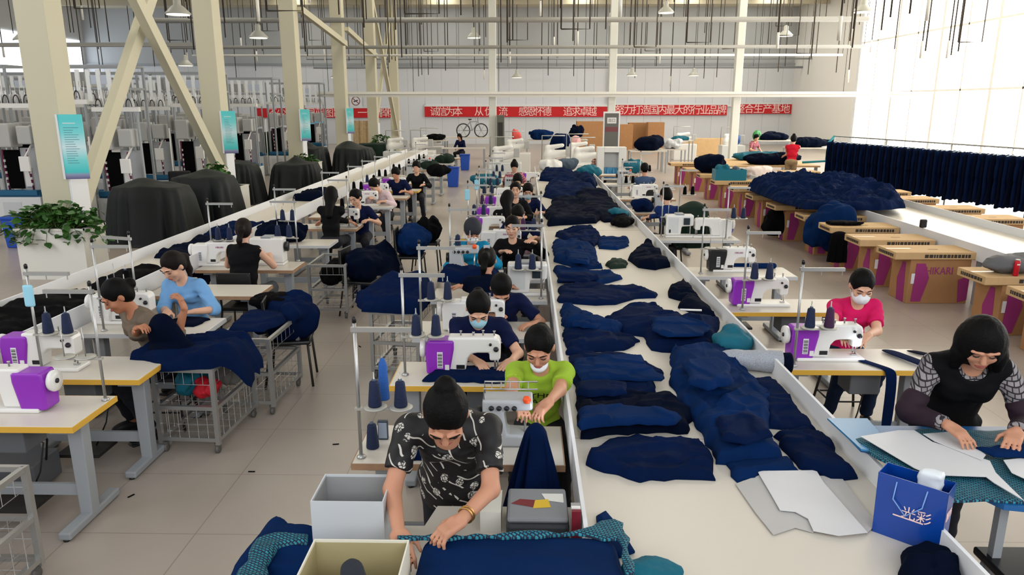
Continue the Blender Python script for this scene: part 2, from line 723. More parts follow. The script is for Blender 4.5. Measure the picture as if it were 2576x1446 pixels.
def stick_lettering(s, size, m, target, org, right, up, off=0.003, name='print', parent=None, fit=None):
    """lettering laid onto the curved surface of target (local space of its parent)"""
    me = text_mesh(s, size)
    me.materials.clear()
    me.materials.append(m)
    bm = bmesh.new()
    bm.from_mesh(me)
    bmesh.ops.triangulate(bm, faces=bm.faces)
    bmesh.ops.subdivide_edges(bm, edges=bm.edges, cuts=1)
    tb = BVHTree.FromPolygons([q.co.copy() for q in target.data.vertices], [tuple(p.vertices) for p in target.data.polygons])
    right, up, org = Vector(right).normalized(), Vector(up).normalized(), Vector(org)
    nrm = right.cross(up).normalized()
    for q in bm.verts:
        p = org + right * q.co.x + up * q.co.y + nrm * 0.4
        hit = tb.ray_cast(p, -nrm, 1.0)
        q.co = (hit[0] + nrm * off) if hit[0] is not None else (org + right * q.co.x + up * q.co.y + nrm * 0.01)
    bm.to_mesh(me)
    bm.free()
    o = bpy.data.objects.new(name, me)
    COL.objects.link(o)
    o.parent = parent
    return o
# ================================================================ materials
WHITE = mat('white_laminate', (206, 199, 187), 0.35, spec=0.5)
WALLW = mat('wall_panel_white', (222, 223, 226), 0.6)
CREAM = mat('column_paint', (196, 190, 166), 0.5)
METALG = mat('grey_painted_steel', (150, 154, 158), 0.4, 0.0)
STEEL = mat('bare_steel', (190, 190, 190), 0.28, 0.9)
CHROME = mat('polished_tube', (176, 176, 174), 0.38, 0.8)
DARKM = mat('dark_steel', (52, 50, 48), 0.5, 0.4)
BLACKP = mat('black_plastic', (18, 18, 20), 0.4)
YEDGE = mat('yellow_edge_band', (214, 166, 62), 0.45)
WEDGE = mat('wood_edge_band', (178, 140, 108), 0.5, noise=(20, 0.2))
GEDGE = mat('grey_edge_band', (190, 190, 190), 0.4)
PWHITE = mat('machine_enamel', (228, 226, 222), 0.25, spec=0.6)
PURPLE = mat('purple_plastic', (140, 42, 178), 0.32, spec=0.5)
NAVY = mat('navy_twill', (6, 27, 68), 0.9, bump=(60, 0.12), noise=(3, 0.4), spec=0.06)
NAVYD = mat('dark_navy_twill', (4, 13, 36), 0.9, bump=(60, 0.1), noise=(3, 0.3), spec=0.06)
NAVYB = mat('blue_denim_twill', (8, 42, 92), 0.9, bump=(60, 0.12), noise=(3, 0.4), spec=0.06)
BLACKC = mat('black_cloth', (8, 8, 10), 0.9, bump=(40, 0.1), spec=0.08)
GREENC = mat('dark_green_cloth', (22, 44, 34), 0.8, bump=(40, 0.1), noise=(4, 0.3), spec=0.2)
COVER = mat('charcoal_green_cover', (15, 21, 21), 0.62, bump=(25, 0.08), spec=0.35)
TEALC = mat('teal_cloth', (18, 106, 128), 0.75, bump=(50, 0.12), noise=(5, 0.3), spec=0.25)
THREADN = mat('navy_thread', (17, 32, 66), 0.7, bump=(160, 0.4))
THREADB = mat('blue_thread', (38, 92, 170), 0.7, bump=(160, 0.4))
THREADP = mat('plum_thread', (64, 28, 66), 0.7, bump=(160, 0.4))
CARD = mat('cardboard', (176, 128, 84), 0.8, noise=(6, 0.12))
CARDL = mat('light_cardboard', (208, 172, 124), 0.8, noise=(6, 0.12))
CARDT = mat('parcel_tape', (206, 172, 130), 0.35)
MAG = mat('magenta_print', (150, 44, 112), 0.7)
INK = mat('dark_ink', (58, 50, 44), 0.8)
RED = mat('red_banner', (214, 26, 36), 0.6, noise=(2, 0.15))
CHARW = mat('banner_white_lettering', (248, 214, 210), 0.6)
GREENL = mat('leaf_green', (58, 112, 38), 0.45, noise=(7, 0.45), spec=0.5)
STEM = mat('stem_green', (92, 112, 52), 0.6)
SOIL = mat('potting_soil', (52, 40, 32), 0.95)
BLUEP = mat('blue_plastic', (28, 76, 176), 0.4)
CYANP = mat('cyan_cabinet', (112, 176, 208), 0.5)
PAPER = mat('pattern_paper', (214, 214, 216), 0.55, noise=(2.5, 0.05))
PAPERG = mat('grey_pattern_card', (186, 184, 182), 0.55, noise=(2.5, 0.06))
SILVER = mat('silver_label', (190, 190, 196), 0.4, 0.3)

# ---------------------------------------------------------------- floor with tile joints
mf = mat('floor_tile', (176, 164, 153), 0.28, noise=(1.1, 0.10), spec=0.45)
nt, pb = nodes_of(mf)
tcn = nt.nodes.new('ShaderNodeTexCoord')
bk = nt.nodes.new('ShaderNodeTexBrick')
bk.offset = 0.0
bk.inputs['Scale'].default_value = 1.0
bk.inputs['Mortar Size'].default_value = 0.0035
bk.inputs['Mortar Smooth'].default_value = 0.2
bk.inputs['Brick Width'].default_value = 0.78
bk.inputs['Row Height'].default_value = 0.78
mp = nt.nodes.new('ShaderNodeMapping')
mp.inputs['Location'].default_value = (0.53, 0.53, 0)
old = pb.inputs['Base Color'].links[0].from_socket
nt.links.new(tcn.outputs['Object'], mp.inputs['Vector'])
nt.links.new(mp.outputs['Vector'], bk.inputs['Vector'])
nt.links.new(old, bk.inputs['Color1'])
nt.links.new(old, bk.inputs['Color2'])
bk.inputs['Mortar'].default_value = lin((138, 124, 114))
nt.links.new(bk.outputs['Color'], pb.inputs['Base Color'])
struct('floor', B().box(-30, 19, -6, 52.4, -0.2, 0), mf)

# ---------------------------------------------------------------- back wall, panel joints
mw_ = mat('panel_wall', (214, 217, 224), 0.55)
nt, pb = nodes_of(mw_)
tcn = nt.nodes.new('ShaderNodeTexCoord')
bk = nt.nodes.new('ShaderNodeTexBrick')
bk.offset = 0.0
bk.inputs['Scale'].default_value = 1.0
bk.inputs['Mortar Size'].default_value = 0.012
bk.inputs['Brick Width'].default_value = 1.15
bk.inputs['Row Height'].default_value = 50
sx = nt.nodes.new('ShaderNodeSeparateXYZ')
cx = nt.nodes.new('ShaderNodeCombineXYZ')
nt.links.new(tcn.outputs['Object'], sx.inputs[0])
nt.links.new(sx.outputs['X'], cx.inputs['X'])
cx.inputs['Y'].default_value = 25.0
nt.links.new(cx.outputs[0], bk.inputs['Vector'])
bk.inputs['Color1'].default_value = lin((212, 215, 222))
bk.inputs['Color2'].default_value = lin((218, 220, 226))
bk.inputs['Mortar'].default_value = lin((176, 180, 188))
nt.links.new(bk.outputs['Color'], pb.inputs['Base Color'])
struct('wall_back', B().box(-30, 18.8, 52, 52.4, 0, 5.35), mw_)
struct('trim_1', B().box(-30, 18.8, 51.9, 52.0, 5.2, 5.35), METALG)
mup = mat('upper_wall_sheet', (178, 181, 184), 0.6)
struct('wall_upper', B().box(-30, 18.8, 52.1, 52.4, 5.35, 9.2), mup)
# low white ledge under the banners
struct('trim_2', B().box(-6.8, 18.4, 51.86, 52.0, 2.52, 2.66), WALLW)
mc = mat('ceiling_cream', (214, 206, 184), 0.7)
struct('ceiling', B().box(-30, 19.4, 6, 52.4, 8.9, 9.1), mc)
for i, y in enumerate(range(12, 52, 5)):
    bb = B()
    bb.box(-30, 18.6, y - 0.12, y + 0.12, 8.45, 8.9)
    struct('beam_%d' % (i + 1), bb, mat('roof_purlin', (190, 182, 160), 0.7))
# glowing roof strips, added to brighten the ceiling and far end
mroof_fill = mat('roof_light', (250, 246, 232), 0.5, emit=9.0)
for i, (x, y) in enumerate([(x, y) for x in (-14, -5, 3.2, 9.5, 14.5) for y in (15, 22, 29, 36, 42, 48)]):
    struct('roof_light_%d' % (i + 1), B().box(x - 0.7, x + 0.7, y - 2.2, y + 2.2, 8.86, 8.9), mroof_fill)

# ---------------------------------------------------------------- right wall: solid bay at the far end, then tall windows
mrw = mat('side_wall_white', (232, 231, 228), 0.6)
XW = 18.0
struct('wall_right', B().box(XW, XW + 0.3, 42.3, 52.4, 0, 9.2).box(XW, XW + 0.3, 2, 42.3, 0, 0.3).box(XW, XW + 0.3, 2, 42.3, 8.3, 9.2), mrw)
mglass = mat('sunlit_window', (255, 253, 248), 0.2, emit=4.5)
mull = mat('window_mullion', (240, 238, 232), 0.5)
n_w = 0
for y in range(6, 42, 4):
    n_w += 1
    wn = bpy.data.objects.new('window_%d' % n_w, B().box(XW + 0.1, XW + 0.14, y + 0.08, y + 4.42 - 0.5, 0.35, 8.25).mesh('window_%d' % n_w, mglass))
    COL.objects.link(wn)
    wn['kind'] = 'structure'
    fr = B()
    for yy in (y, y + 2.0, y + 3.92):
        fr.box(XW - 0.02, XW + 0.12, yy, yy + 0.08, 0.3, 8.3)
    for zz in (0.3, 3.2, 5.8, 8.22):
        fr.box(XW - 0.02, XW + 0.12, y + .08, y + 3.92, zz, zz + 0.08)
    fr.build('window_frame', mull, wn)
# left wall far away with daylight in its window band
struct('wall_left', B().box(-30.3, -30, 6, 52.4, 0, 9.1), mat('far_side_wall', (206, 206, 206), 0.6))
for i, y in enumerate((14, 20, 26, 32, 38, 43, 47.4)):
    wn = struct('window_%d' % (n_w + 1 + i), B().box(-30.0, -29.94, y, y + 4.2, 4.4, 6.8), mat('pale_window', (235, 245, 255), 0.3, emit=4.0))

# ---------------------------------------------------------------- steel columns of the left-hand row
COLX = -7.55
CY = [12.0 + 6.35 * i for i in range(6)]
for i, y in enumerate(CY):
    s = 0.235
    b = B()
    b.box(-s, s, -s, s, 0, 8.9)
    o = b.build('steel_column', [CREAM], None, (COLX, y, 0))
    bevel(o, 0.012)
    o['kind'] = 'structure'
    o.name = 'column_%d' % (i + 1)
    pb_ = B().box(-0.28, 0.28, -0.28, 0.28, 0, 0.04)
    pb_.build('base_plate', CREAM, o)
    # column number lower wrap panel, white
    B().box(s, s + 0.03, -s, s + 0.0, 0.3, 1.75).build('wrap_panel', WALLW, o)


def brace(name, y0, z0, y1, z1, x, wd=0.2):
    b = B()
    p, q = Vector((x, y0, z0)), Vector((x, y1, z1))
    b.bar(p, q, 0.16, wd)
    b.bar(p + Vector((0.1, 0, 0)), q + Vector((0.1, 0, 0)), 0.02, wd + 0.06)
    o = b.build(name, CREAM)
    o['kind'] = 'structure'
    return o


brace('beam_9', 12.35, 0.7, 18.0, 7.2, COLX - 0.14)
brace('beam_10', 18.02, 1.0, 12.35, 7.2, COLX + 0.14)
brace('beam_11', 37.6, 0.9, 43.6, 7.6, COLX - 0.1, 0.16)
brace('beam_12', 43.6, 0.9, 37.6, 7.6, COLX + 0.1, 0.16)
brace('beam_13', 24.9, 5.6, 30.9, 5.0, COLX + 0.3, 0.14)
brace('beam_14', 31.2, 5.6, 37.2, 4.9, COLX + 0.3, 0.14)
# white slender columns of the middle row
for i, x in enumerate((-1.45, 3.72, 9.1)):
    b = B().box(-0.16, 0.16, -0.16, 0.16, 0, 8.9)
    o = b.build('column_%d' % (len(CY) + 1 + i), [mat('white_column', (216, 216, 208), 0.5)], None, (x, 33.2, 0))
    bevel(o, 0.02)
    o['kind'] = 'structure'

# ---------------------------------------------------------------- pipes and trays under the roof
GPIPE = mat('grey_pipe', (150, 148, 142), 0.5)
WPIPE = mat('white_tray', (225, 222, 214), 0.5)


def hang(t, L, z, r):
    n = max(2, int(L / 1.6))
    for k in range(n + 1):
        xx = -L + 2 * L * k / n
        B().tube([(xx, 0, r), (xx, 0, 8.9 - z)], 0.012, 5).build('hanger_rod', DARKM, t)


def pipe(x0, x1, y, z, r, m, label, name='overhead_pipe'):
    t = thing(name, label, 'pipe', ((x0 + x1) / 2, y, z))
    L = (x1 - x0) / 2
    B().tube([(-L, 0, 0), (L, 0, 0)], r, 10).build('pipe', m, t)
    hang(t, L, z, r)
    return t


pipe(-15, 13, 30, 5.80, 0.10, GPIPE, 'thick grey pipe crossing the hall highest up, in front of the columns')
pipe(-15, 14, 32.4, 4.98, 0.07, GPIPE, 'grey pipe crossing the hall just below the highest pipe')
pipe(-15, 14, 34.5, 4.78, 0.05, WPIPE, 'thin pale pipe running close under the grey pipe')
pipe(-14, 18, 50.5, 5.0, 0.07, METALG, 'long grey pipe along the top of the far panelled wall')
pipe(-14, 18, 49.0, 5.45, 0.05, METALG, 'thin grey pipe just above the far wall pipe')
t = thing('cable_tray', 'long white cable tray crossing the hall above the red banners', 'cable tray', (2.5, 32.8, 3.12))
bt = B().box(-11.5, 14.5, -0.12, 0.12, -0.04, 0.06)
bt.build('tray', WPIPE, t)
B().box(-11.5, 14.5, -0.02, 0.02, -0.16, -0.04).build('light_strip', WPIPE, t)
hang(t, 11.0, 3.12, .05)
t = thing('cable_tray', 'white tray high up across the left machine hall', 'cable tray', (-14, 22.6, 4.35))
B().box(-8, 5, -0.1, 0.1, -0.05, 0.06).build('tray', GPIPE, t)
hang(t, 4.8, 4.35, .05)

# thin rods hanging from the roof
rng = random.Random(4)
rod_me = {}
ROD = mat('dark_rod', (62, 54, 46), 0.6)
rods = []
for k in range(190):
    Y = rng.uniform(17, 49)
    X = rng.uniform(-0.72 * Y, min(16.5, 0.62 * Y))
    if abs(X - COLX) < 0.6: X += 1.4
    zb = rng.choice((4.2, 4.7, 5.2, 5.6, 6.2, 6.6))
    kind = rng.choice((0, 0, 0, 1, 2))
    key = (zb, kind)
    if key not in rod_me:
        L = 8.9 - zb
        b = B().tube([(0, 0, 0), (0, 0, L)], 0.022, 6)
        if kind == 1:
            b.tube([(0, 0, 0), (0.8, 0, 0), (0.8, 0, L)], 0.02, 6)
        if kind == 2:
            b.tube([(0, 0, 0.01), (0, 0, -0.55)], 0.045, 6, mi=1)
        rod_me[key] = b.mesh('ceiling_rod', [ROD, WPIPE])
    o = bpy.data.objects.new('ceiling_rod', rod_me[key])
    COL.objects.link(o)
    o.location = (X, Y, zb)
    lab = ('thin dark rod hanging straight down from the roof', 'pair of dark roof rods joined by a crossbar', 'dark roof rod ending in a short white tube')[kind]
    tag(o, lab, 'rod', ('single dark roof rods', 'paired dark roof rods', 'roof rods with white tube ends')[kind])

# pendant lamps
LAMPM = mat('lamp_enamel', (176, 176, 168), 0.4)
GLOW = mat('lamp_diffuser', (250, 246, 235), 0.5, emit=1.2)
lamp = thing('pendant_lamp', '', 'lamp')
B().lathe((0, 0, 0), [(0.34, 0), (0.33, 0.03), (0.16, 0.2), (0.1, 0.24), (0.1, 0.42), (0.03, 0.46)], 20).build('lamp_shade', LAMPM, lamp)
B().lathe((0, 0, -0.02), [(0.3, 0), (0.3, 0.03)], 20).build('diffuser', GLOW, lamp)
LMP = []
for (px_, py_, Y) in ((70, 102, 20), (448, 36, 21), (650, 95, 27), (467, 165, 34), (1675, 32, 32), (2170, 30, 27), (1976, 90, 36), (1192, 95, 36), (1300, 195, 47), (845, 195, 46), (1590, 190, 46), (1745, 190, 48)):
    X, Z = atY(px_, py_, Y)
    lo_ = place(lamp, USED, (X, Y, Z), 0, 'grey bell-shaped pendant lamp hanging from the roof', 'pendant lamps')
    LMP.append((lo_, Z))
for lo_, Z in LMP:
    B().tube([(0, 0, 0.44), (0, 0, 8.9 - Z)], 0.015, 6).build('cord', ROD, lo_)

# fire hydrant-style riser pipes on the back wall
o = B().tube([(5.6, 51.8, 2.6), (5.6, 51.8, 5.0)], 0.06, 8).build('downpipe', STEEL)
tag(o, 'thin vertical steel pipe on the far wall above the middle banner', 'pipe')

# ---------------------------------------------------------------- red banners with white characters
def banner(x0, x1, y0p, y1p, text, label, mirror=False):
    Y = 51.84
    xa, za = atY(x0, y0p, Y)
    xb, zb = atY(x1, y1p, Y)
    t = thing('banner', label, 'banner', ((xa + xb) / 2, Y, zb), 0, 'red slogan banners on the far wall')
    L = xb - xa
    B().box(-L / 2, L / 2, 0, 0.03, 0, za - zb).build('cloth', RED, t)
    B().box(-L / 2, L / 2, -0.02, 0.03, za - zb, za - zb + 0.1).build('top_batten', WALLW, t)
    for (u, s) in text:
        if not s.strip():
            continue
        xm, _ = atY(u, 283, Y)
        lettering(s, 0.66, CHARW, t, (xm - (xa + xb) / 2, -0.012, (za - zb) / 2 - 0.02), (R(90), 0, 0 if not mirror else R(180)), 0.004, fit=None, name='lettering')


def spread_(s, a, b):
    n = len(s)
    return [(a + (b - a) * (i + .5) / n, c) for i, c in enumerate(s)]


banner(646, 996, 272, 296, spread_('一个不', 900, 968) + spread_('同蓝图路', 770, 862) + spread_('不少训', 676, 740) + spread_('掉队', 958, 996), 'red slogan banner on the far wall behind the row of cream columns')
banner(1068, 1528, 268, 294, spread_('诚信为本', 1084, 1162) + spread_('从优', 1192, 1244) + spread_('流', 1256, 1276) + spread_('感恩怀德', 1306, 1386) + spread_('追求卓越', 1418, 1500), 'longest red slogan banner, in the middle of the far wall')
banner(1546, 1828, 264, 290, spread_('努力打造国内最大的行业品牌', 1548, 1826), 'red slogan banner between the two slender white columns')
banner(1848, 1990, 262, 286, spread_('整合生产基地', 1850, 1986), 'short sun-bleached red banner at the far corner')
# no-smoking style sign above the banner
xa, za = atY(895, 254, 51.86)
t = thing('wall_sign', 'small white square sign with a black and red round mark on the far wall', 'sign', (xa, 51.86, za))
B().box(-0.42, 0.42, 0, 0.02, -0.36, 0.36).build('board', WALLW, t)
ring = B()
for k in range(28):
    a0, a1 = 2 * math.pi * k / 28, 2 * math.pi * (k + 1) / 28
    ring.add([(0.3 * math.cos(a0), -0.006, 0.3 * math.sin(a0)), (0.3 * math.cos(a1), -0.006, 0.3 * math.sin(a1)), (0.25 * math.cos(a1), -0.006, 0.25 * math.sin(a1)), (0.25 * math.cos(a0), -0.006, 0.25 * math.sin(a0))], [(0, 1, 2, 3)])
ring.obox((0, -0.006, 0), (0.56, 0.004, 0.05), (0, R(40), 0))
ring.build('ring_mark', mat('sign_red', (120, 52, 66), 0.6), t)
B().obox((0, -0.004, 0), (0.3, 0.004, 0.07), (0, R(-20), 0)).build('symbol', BLACKP, t)
# ================================================================ furniture and machines (prototypes, copied with their parts)
def make_table(edge, label_dummy='', W=1.16, D=0.50, H=0.76, box=True):
    t = thing('sewing_table', label_dummy, 'table')
    tp = B().box(-W / 2 + .004, W / 2 - .004, 0.004, D - .004, H - .035, H).build('table_top', WHITE, t)
    bevel(tp, 0.004)
    e = B()
    e.box(-W / 2 - .002, W / 2 + .002, -.002, .004, H - .04, H - .003)
    e.box(-W / 2 - .002, W / 2 + .002, D - .004, D + .002, H - .04, H - .003)
    e.box(-W / 2 - .002, -W / 2 + .004, 0.004, D - .004, H - .04, H - .003)
    e.box(W / 2 - .004, W / 2 + .002, 0.004, D - .004, H - .04, H - .003)
    e.build('edge_band', edge, t)
    for s in (-1, 1):
        x = s * (W / 2 - 0.13)
        lg = B()
        lg.prism([(x - .04, .05), (x + .04, .05), (x + .05, H - .04), (x - .05, H - .04)], D / 2 - .045, D / 2 + .045)
        l = lg.build('leg', METALG, t)
        bevel(l, 0.006)
        ft = B().box(x - .04, x + .04, -.04, D + .04, 0.012, 0.062).build('foot_bar', METALG, l)
        bevel(ft, 0.01)
        B().box(x - .055, x + .055, 0.05, D - .05, H - .07, H - .037).build('leg_bracket', METALG, l)
        cp = B()
        for yy in (-.02, D + .02):
            cp.lathe((x, yy, 0), [(.02, 0), (.02, .012)], 8)
        cp.build('glide', BLACKP, l)
    B().box(-W / 2 + .17, W / 2 - .17, D / 2 - .012, D / 2 + .012, .17, .25).build('cross_bar', METALG, t)
    if box:
        B().box(-.05, .18, .12, .34, H - .24, H - .04, bev=.01).build('motor_box', mat('control_grey', (92, 94, 98), .5), t)
        B().box(-.17, .15, .1, .36, .10, .125).build('treadle', DARKM, t)
        cab = B()
        cab.tube([(.1, .3, H - .22), (.16, .32, .5), (.12, .3, .3), (.05, .25, .13)], .006, 6)
        cab.build('cable', BLACKP, t)
    return t


TBL = {}


def table(edge, loc, label, group, rz=0, box=True, W=1.16):
    key = (edge.name, box, W)
    if key not in TBL:
        TBL[key] = make_table(edge, W=W, box=box)
        TBL[key].location = loc
        o = TBL[key]
    else:
        o = copy_tree(TBL[key])
    o.location = loc
    o.rotation_euler = (0, 0, rz)
    return tag(o, label, None, group)


BARCODE = mat('barcode_label', (226, 224, 228), .6)
MDARK = mat('machine_dark_parts', (48, 48, 52), .35, .6)


def make_lockstitch(cover, name='sewing_machine', text=None, tcol=None):
    """operator on the +Y side; hand wheel on the -X end"""
    t = thing(name, '', 'sewing machine')
    b = B().box(-.24, .27, -.085, .085, 0, .028, bev=.008)
    b.build('bed', PWHITE, t)
    # arm: pillar, horizontal arm and head in one casting outline
    prof = [(-.13, .028), (-.005, .028), (.0, .06), (.012, .125), (.04, .16), (.08, .168), (.165, .168), (.168, .11), (.235, .11), (.245, .13), (.247, .24), (.235, .272), (.2, .283), (-.13, .283)]
    a = B().prism(prof, -.06, .06)
    ao = a.build('arm', PWHITE, t)
    bevel(ao, .014, 3)
    cv = B().prism([(-.285, .012), (-.12, .012), (-.085, .2), (-.085, .262), (-.275, .262), (-.29, .2)], -.075, .075)
    c = cv.build('motor_cover', cover, t)
    bevel(c, .016, 3)
    B().box(-.205, -.165, -.079, -.074, .06, .18).build('barcode', BARCODE, c)
    st = B()
    for k in range(9):
        st.box(-.201, -.169, -.0805, -.079, .068 + k * .012, .068 + k * .012 + .004 + .003 * (k % 2))
    st.build('barcode_print', BLACKP, c)
    B().box(-.15, -.12, -.079, -.074, .045, .085).build('control_panel', PWHITE, c)
    hw = B().lathe((-.33, 0, .19), [(.02, 0), (.066, 0), (.07, .01), (.066, .03), (.04, .04), (.02, .045)], 24, axis='x')
    hw.lathe((-.337, 0, .19), [(.016, 0), (.016, .008)], 12, mi=1, axis='x')
    hw.build('hand_wheel', [PWHITE, MDARK], t)
    nb = B()
    nb.tube([(.205, 0, .115), (.205, 0, .05)], .007, 8)
    nb.tube([(.225, 0, .115), (.225, 0, .04)], .005, 8)
    nb.box(.195, .235, -.012, .014, .03, .038)
    nb.build('needle_bar', STEEL, t)
    kn = B()
    kn.lathe((.215, -.062, .2), [(.018, 0), (.02, -.006), (.016, -.018), (.006, -.026)], 14, axis='y')
    kn.lathe((.175, -.062, .235), [(.01, 0), (.01, -.012)], 10, axis='y')
    kn.build('tension_dial', MDARK, t)
    for (x, h) in ((-.04, .03), (.05, .02), (.12, .035), (.2, .03)):
        B().lathe((x, 0, .282), [(.006, 0), (.006, h), (.010, h), (.010, h + .006)], 8).build('oil_knob', STEEL, t)
    B().box(-.07, -.01, -.064, -.06, .05, .08).build('name_plate', MDARK, t)
    if text:
        lettering(text, .03, tcol or MAG, t, (.05, -.0625, .225), (R(90), 0, 0), .001)
    return t


def make_boxy(name='heavy_machine'):
    """big boxy special machine with a display"""
    t = thing(name, '', 'sewing machine')
    o = B().box(-.2, .2, -.09, .09, 0, .03, bev=.008).build('bed', PWHITE, t)
    o = B().prism([(-.2, .03), (.02, .03), (.03, .16), (.2, .17), (.2, .33), (-.2, .33)], -.085, .085).build('arm', PWHITE, t)
    bevel(o, .02, 3)
    B().box(-.17, -.02, -.088, -.084, .07, .29).build('side_cover', mat('pale_machine_cover', (206, 208, 206), .35), t)
    B().box(-.155, -.13, -.09, -.087, .07, .12, bev=.002).build('slot', BLACKP, t)
    B().box(.05, .14, -.11, -.085, .19, .29, bev=.006).build('display', mat('screen_dark', (40, 52, 60), .2), t)
    B().tube([(.17, 0, .18), (.17, 0, .04)], .008, 8).build('needle_bar', STEEL, t)
    B().lathe((-.24, 0, .22), [(.02, 0), (.06, 0), (.06, .03), (.02, .04)], 20, axis='x').build('hand_wheel', BLACKP, t)
    B().box(-.06, .06, -.08, .08, .33, .35, bev=.005).build('top_lid', METALG, t)
    return t


def make_overlock(name='overlock_machine'):
    t = thing(name, '', 'sewing machine')
    o = B().prism([(-.16, 0), (.17, 0), (.17, .08), (.0, .09), (-.02, .25), (.17, .26), (.17, .33), (-.16, .33)], -.09, .09).build('body', mat('overlock_grey', (176, 178, 180), .35), t)
    bevel(o, .018, 3)
    lp = B()
    lp.tube([(-.15, -.06, .33), (-.15, -.06, .40), (.2, -.06, .40)], .006, 6)
    lp.tube([(-.15, .05, .33), (-.15, .05, .41), (.2, .05, .41)], .006, 6)
    for k in range(5):
        lp.tube([(-.1 + .06 * k, -.06, .40), (-.1 + .06 * k, .05, .41)], .004, 5)
    lp.build('thread_guide', STEEL, t)
    kn = B()
    for k in range(4):
        kn.lathe((-.1 + .05 * k, -.09, .28), [(.016, 0), (.018, -.008), (.012, -.022)], 12, axis='y')
    kn.build('tension_dial', MDARK, t)
    B().lathe((.13, -.105, .345), [(.0, -.028), (.02, -.02), (.028, 0), (.02, .02), (0, .028)], 14).build('button', mat('orange_button', (235, 84, 30), .4), t)
    B().tube([(.12, -.02, .25), (.12, -.02, .03)], .008, 8).build('needle_bar', STEEL, t)
    B().lathe((-.2, 0, .2), [(.02, 0), (.055, 0), (.055, .03), (.02, .04)], 20, axis='x').build('hand_wheel', BLACKP, t)
    return t


def make_stand(h=0.78, tray=0.30, arm=.30, name='thread_stand'):
    t = thing(name, '', 'thread stand')
    p = B().tube([(0, 0, 0), (0, 0, h)], .0095, 10)
    p.lathe((0, 0, 0), [(.025, 0), (.025, .008), (.012, .02)], 12)
    p.build('pole', CHROME, t)
    B().lathe((0, 0, h), [(.012, -.005), (.012, .02), (.006, .028)], 10).build('pole_cap', BLACKP, t)
    ar = B().box(-.02, arm, -.011, .011, h - .055, h - .03)
    for x in (arm * .45, arm * .95):
        ar.tube([(x, 0, h - .04), (x, 0, h - .085)], .004, 5)
    ar.build('top_arm', CHROME, t)
    tr = B().box(-.02, .26, -.012, .012, tray - .018, tray - .004)
    for x in (.09, .23):
        tr.lathe((x, 0, tray - .004), [(.062, 0), (.065, .004), (.06, .008)], 22)
    tr.build('spool_tray', mat('tray_grey', (178, 176, 168), .4, .3), t)
    for x in (.09, .23):
        B().tube([(x, 0, tray), (x, 0, tray + .2)], .004, 6).build('spool_pin', CHROME, t)
    return t


CONE_ME = {}


def cone(loc, m, label, group=None, h=.155, r=.034, tall=False):
    key = (m.name, tall)
    if key not in CONE_ME:
        if tall:
            b = B().lathe((0, 0, 0), [(.03, 0), (.032, .006), (.024, .2), (.012, .235), (.006, .24)], 20)
        else:
            b = B().lathe((0, 0, 0), [(.03, 0), (.036, .004), (.037, .012), (.026, .135), (.022, .142), (.012, .144)], 20)
            b.lathe((0, 0, .144), [(.012, 0), (.011, .012)], 12, mi=1)
        CONE_ME[key] = b.mesh('thread_cone', [m, mat('cone_core', (70, 84, 104), .6)])
    o = bpy.data.objects.new('thread_cone', CONE_ME[key])
    COL.objects.link(o)
    o.location = loc
    return tag(o, label, 'thread cone', group)


def wire_grid(b, o, u, v, nu, nv, r=.0022):
    o, u, v = Vector(o), Vector(u), Vector(v)
    for i in range(nu + 1):
        b.tube([o + u * (i / nu), o + u * (i / nu) + v], r, 5)
    for j in range(nv + 1):
        b.tube([o + v * (j / nv), o + v * (j / nv) + u], r, 5)


def make_cart(W=.46, L=.72, H=.70):
    t = thing('wire_cart', '', 'cart')
    f = B()
    s = .034
    for x in (0, W):
        for y in (0, L):
            f.bar((x, y, .08), (x, y, H), s)
    for z in (.12, .38, H - .014):
        for x in (0, W):
            f.bar((x, 0, z), (x, L, z), s * .9)
        for y in (0, L):
            f.bar((0, y, z), (W, y, z), s * .9)
    f.build('frame', CHROME, t)
    for z0, z1 in ((.12, .37), (H - .13, H - .03)):
        for y in (0, L):
            g = B()
            wire_grid(g, (0, y, z0), (W, 0, 0), (0, 0, z1 - z0), 6, 2 if z1 - z0 > .2 else 1)
            g.build('wire_panel', STEEL, t)
        for x in (0, W):
            g = B()
            wire_grid(g, (x, 0, z0), (0, L, 0), (0, 0, z1 - z0), 7, 2 if z1 - z0 > .2 else 1)
            g.build('wire_panel', STEEL, t)
    g = B()
    wire_grid(g, (0, 0, .125), (W, 0, 0), (0, L, 0), 5, 6)
    g.build('wire_shelf', STEEL, t)
    g = B()
    wire_grid(g, (0, 0, .385), (W, 0, 0), (0, L, 0), 5, 6)
    g.build('wire_shelf', STEEL, t)
    for x in (0.02, W - .02):
        for y in (.02, L - .02):
            c = B().lathe((x - .012, y, .034), [(.012, 0), (.034, 0), (.034, .024), (.012, .024)], 16, axis='x')
            c.box(x - .02, x + .02, y - .018, y + .018, .06, .085)
            c.build('caster', mat('caster_grey', (96, 94, 90), .5), t)
    return t


def make_stool(H=.46):
    t = thing('stool', '', 'stool')
    bevel(B().box(-.17, .17, -.13, .13, H - .035, H).build('seat', mat('stool_seat', (58, 54, 56), .5), t), .01)
    for sx in (-1, 1):
        for sy in (-1, 1):
            B().tube([(sx * .19, sy * .15, 0), (sx * .13, sy * .1, H - .03)], .012, 8).build('leg', DARKM, t)
    r = B()
    for sy in (-1, 1):
        r.tube([(-.17, sy * .13, .16), (.17, sy * .13, .16)], .008, 6)
    for sx in (-1, 1):
        r.tube([(sx * .165, -.13, .18), (sx * .165, .13, .18)], .008, 6)
    r.build('stretcher', DARKM, t)
    return t


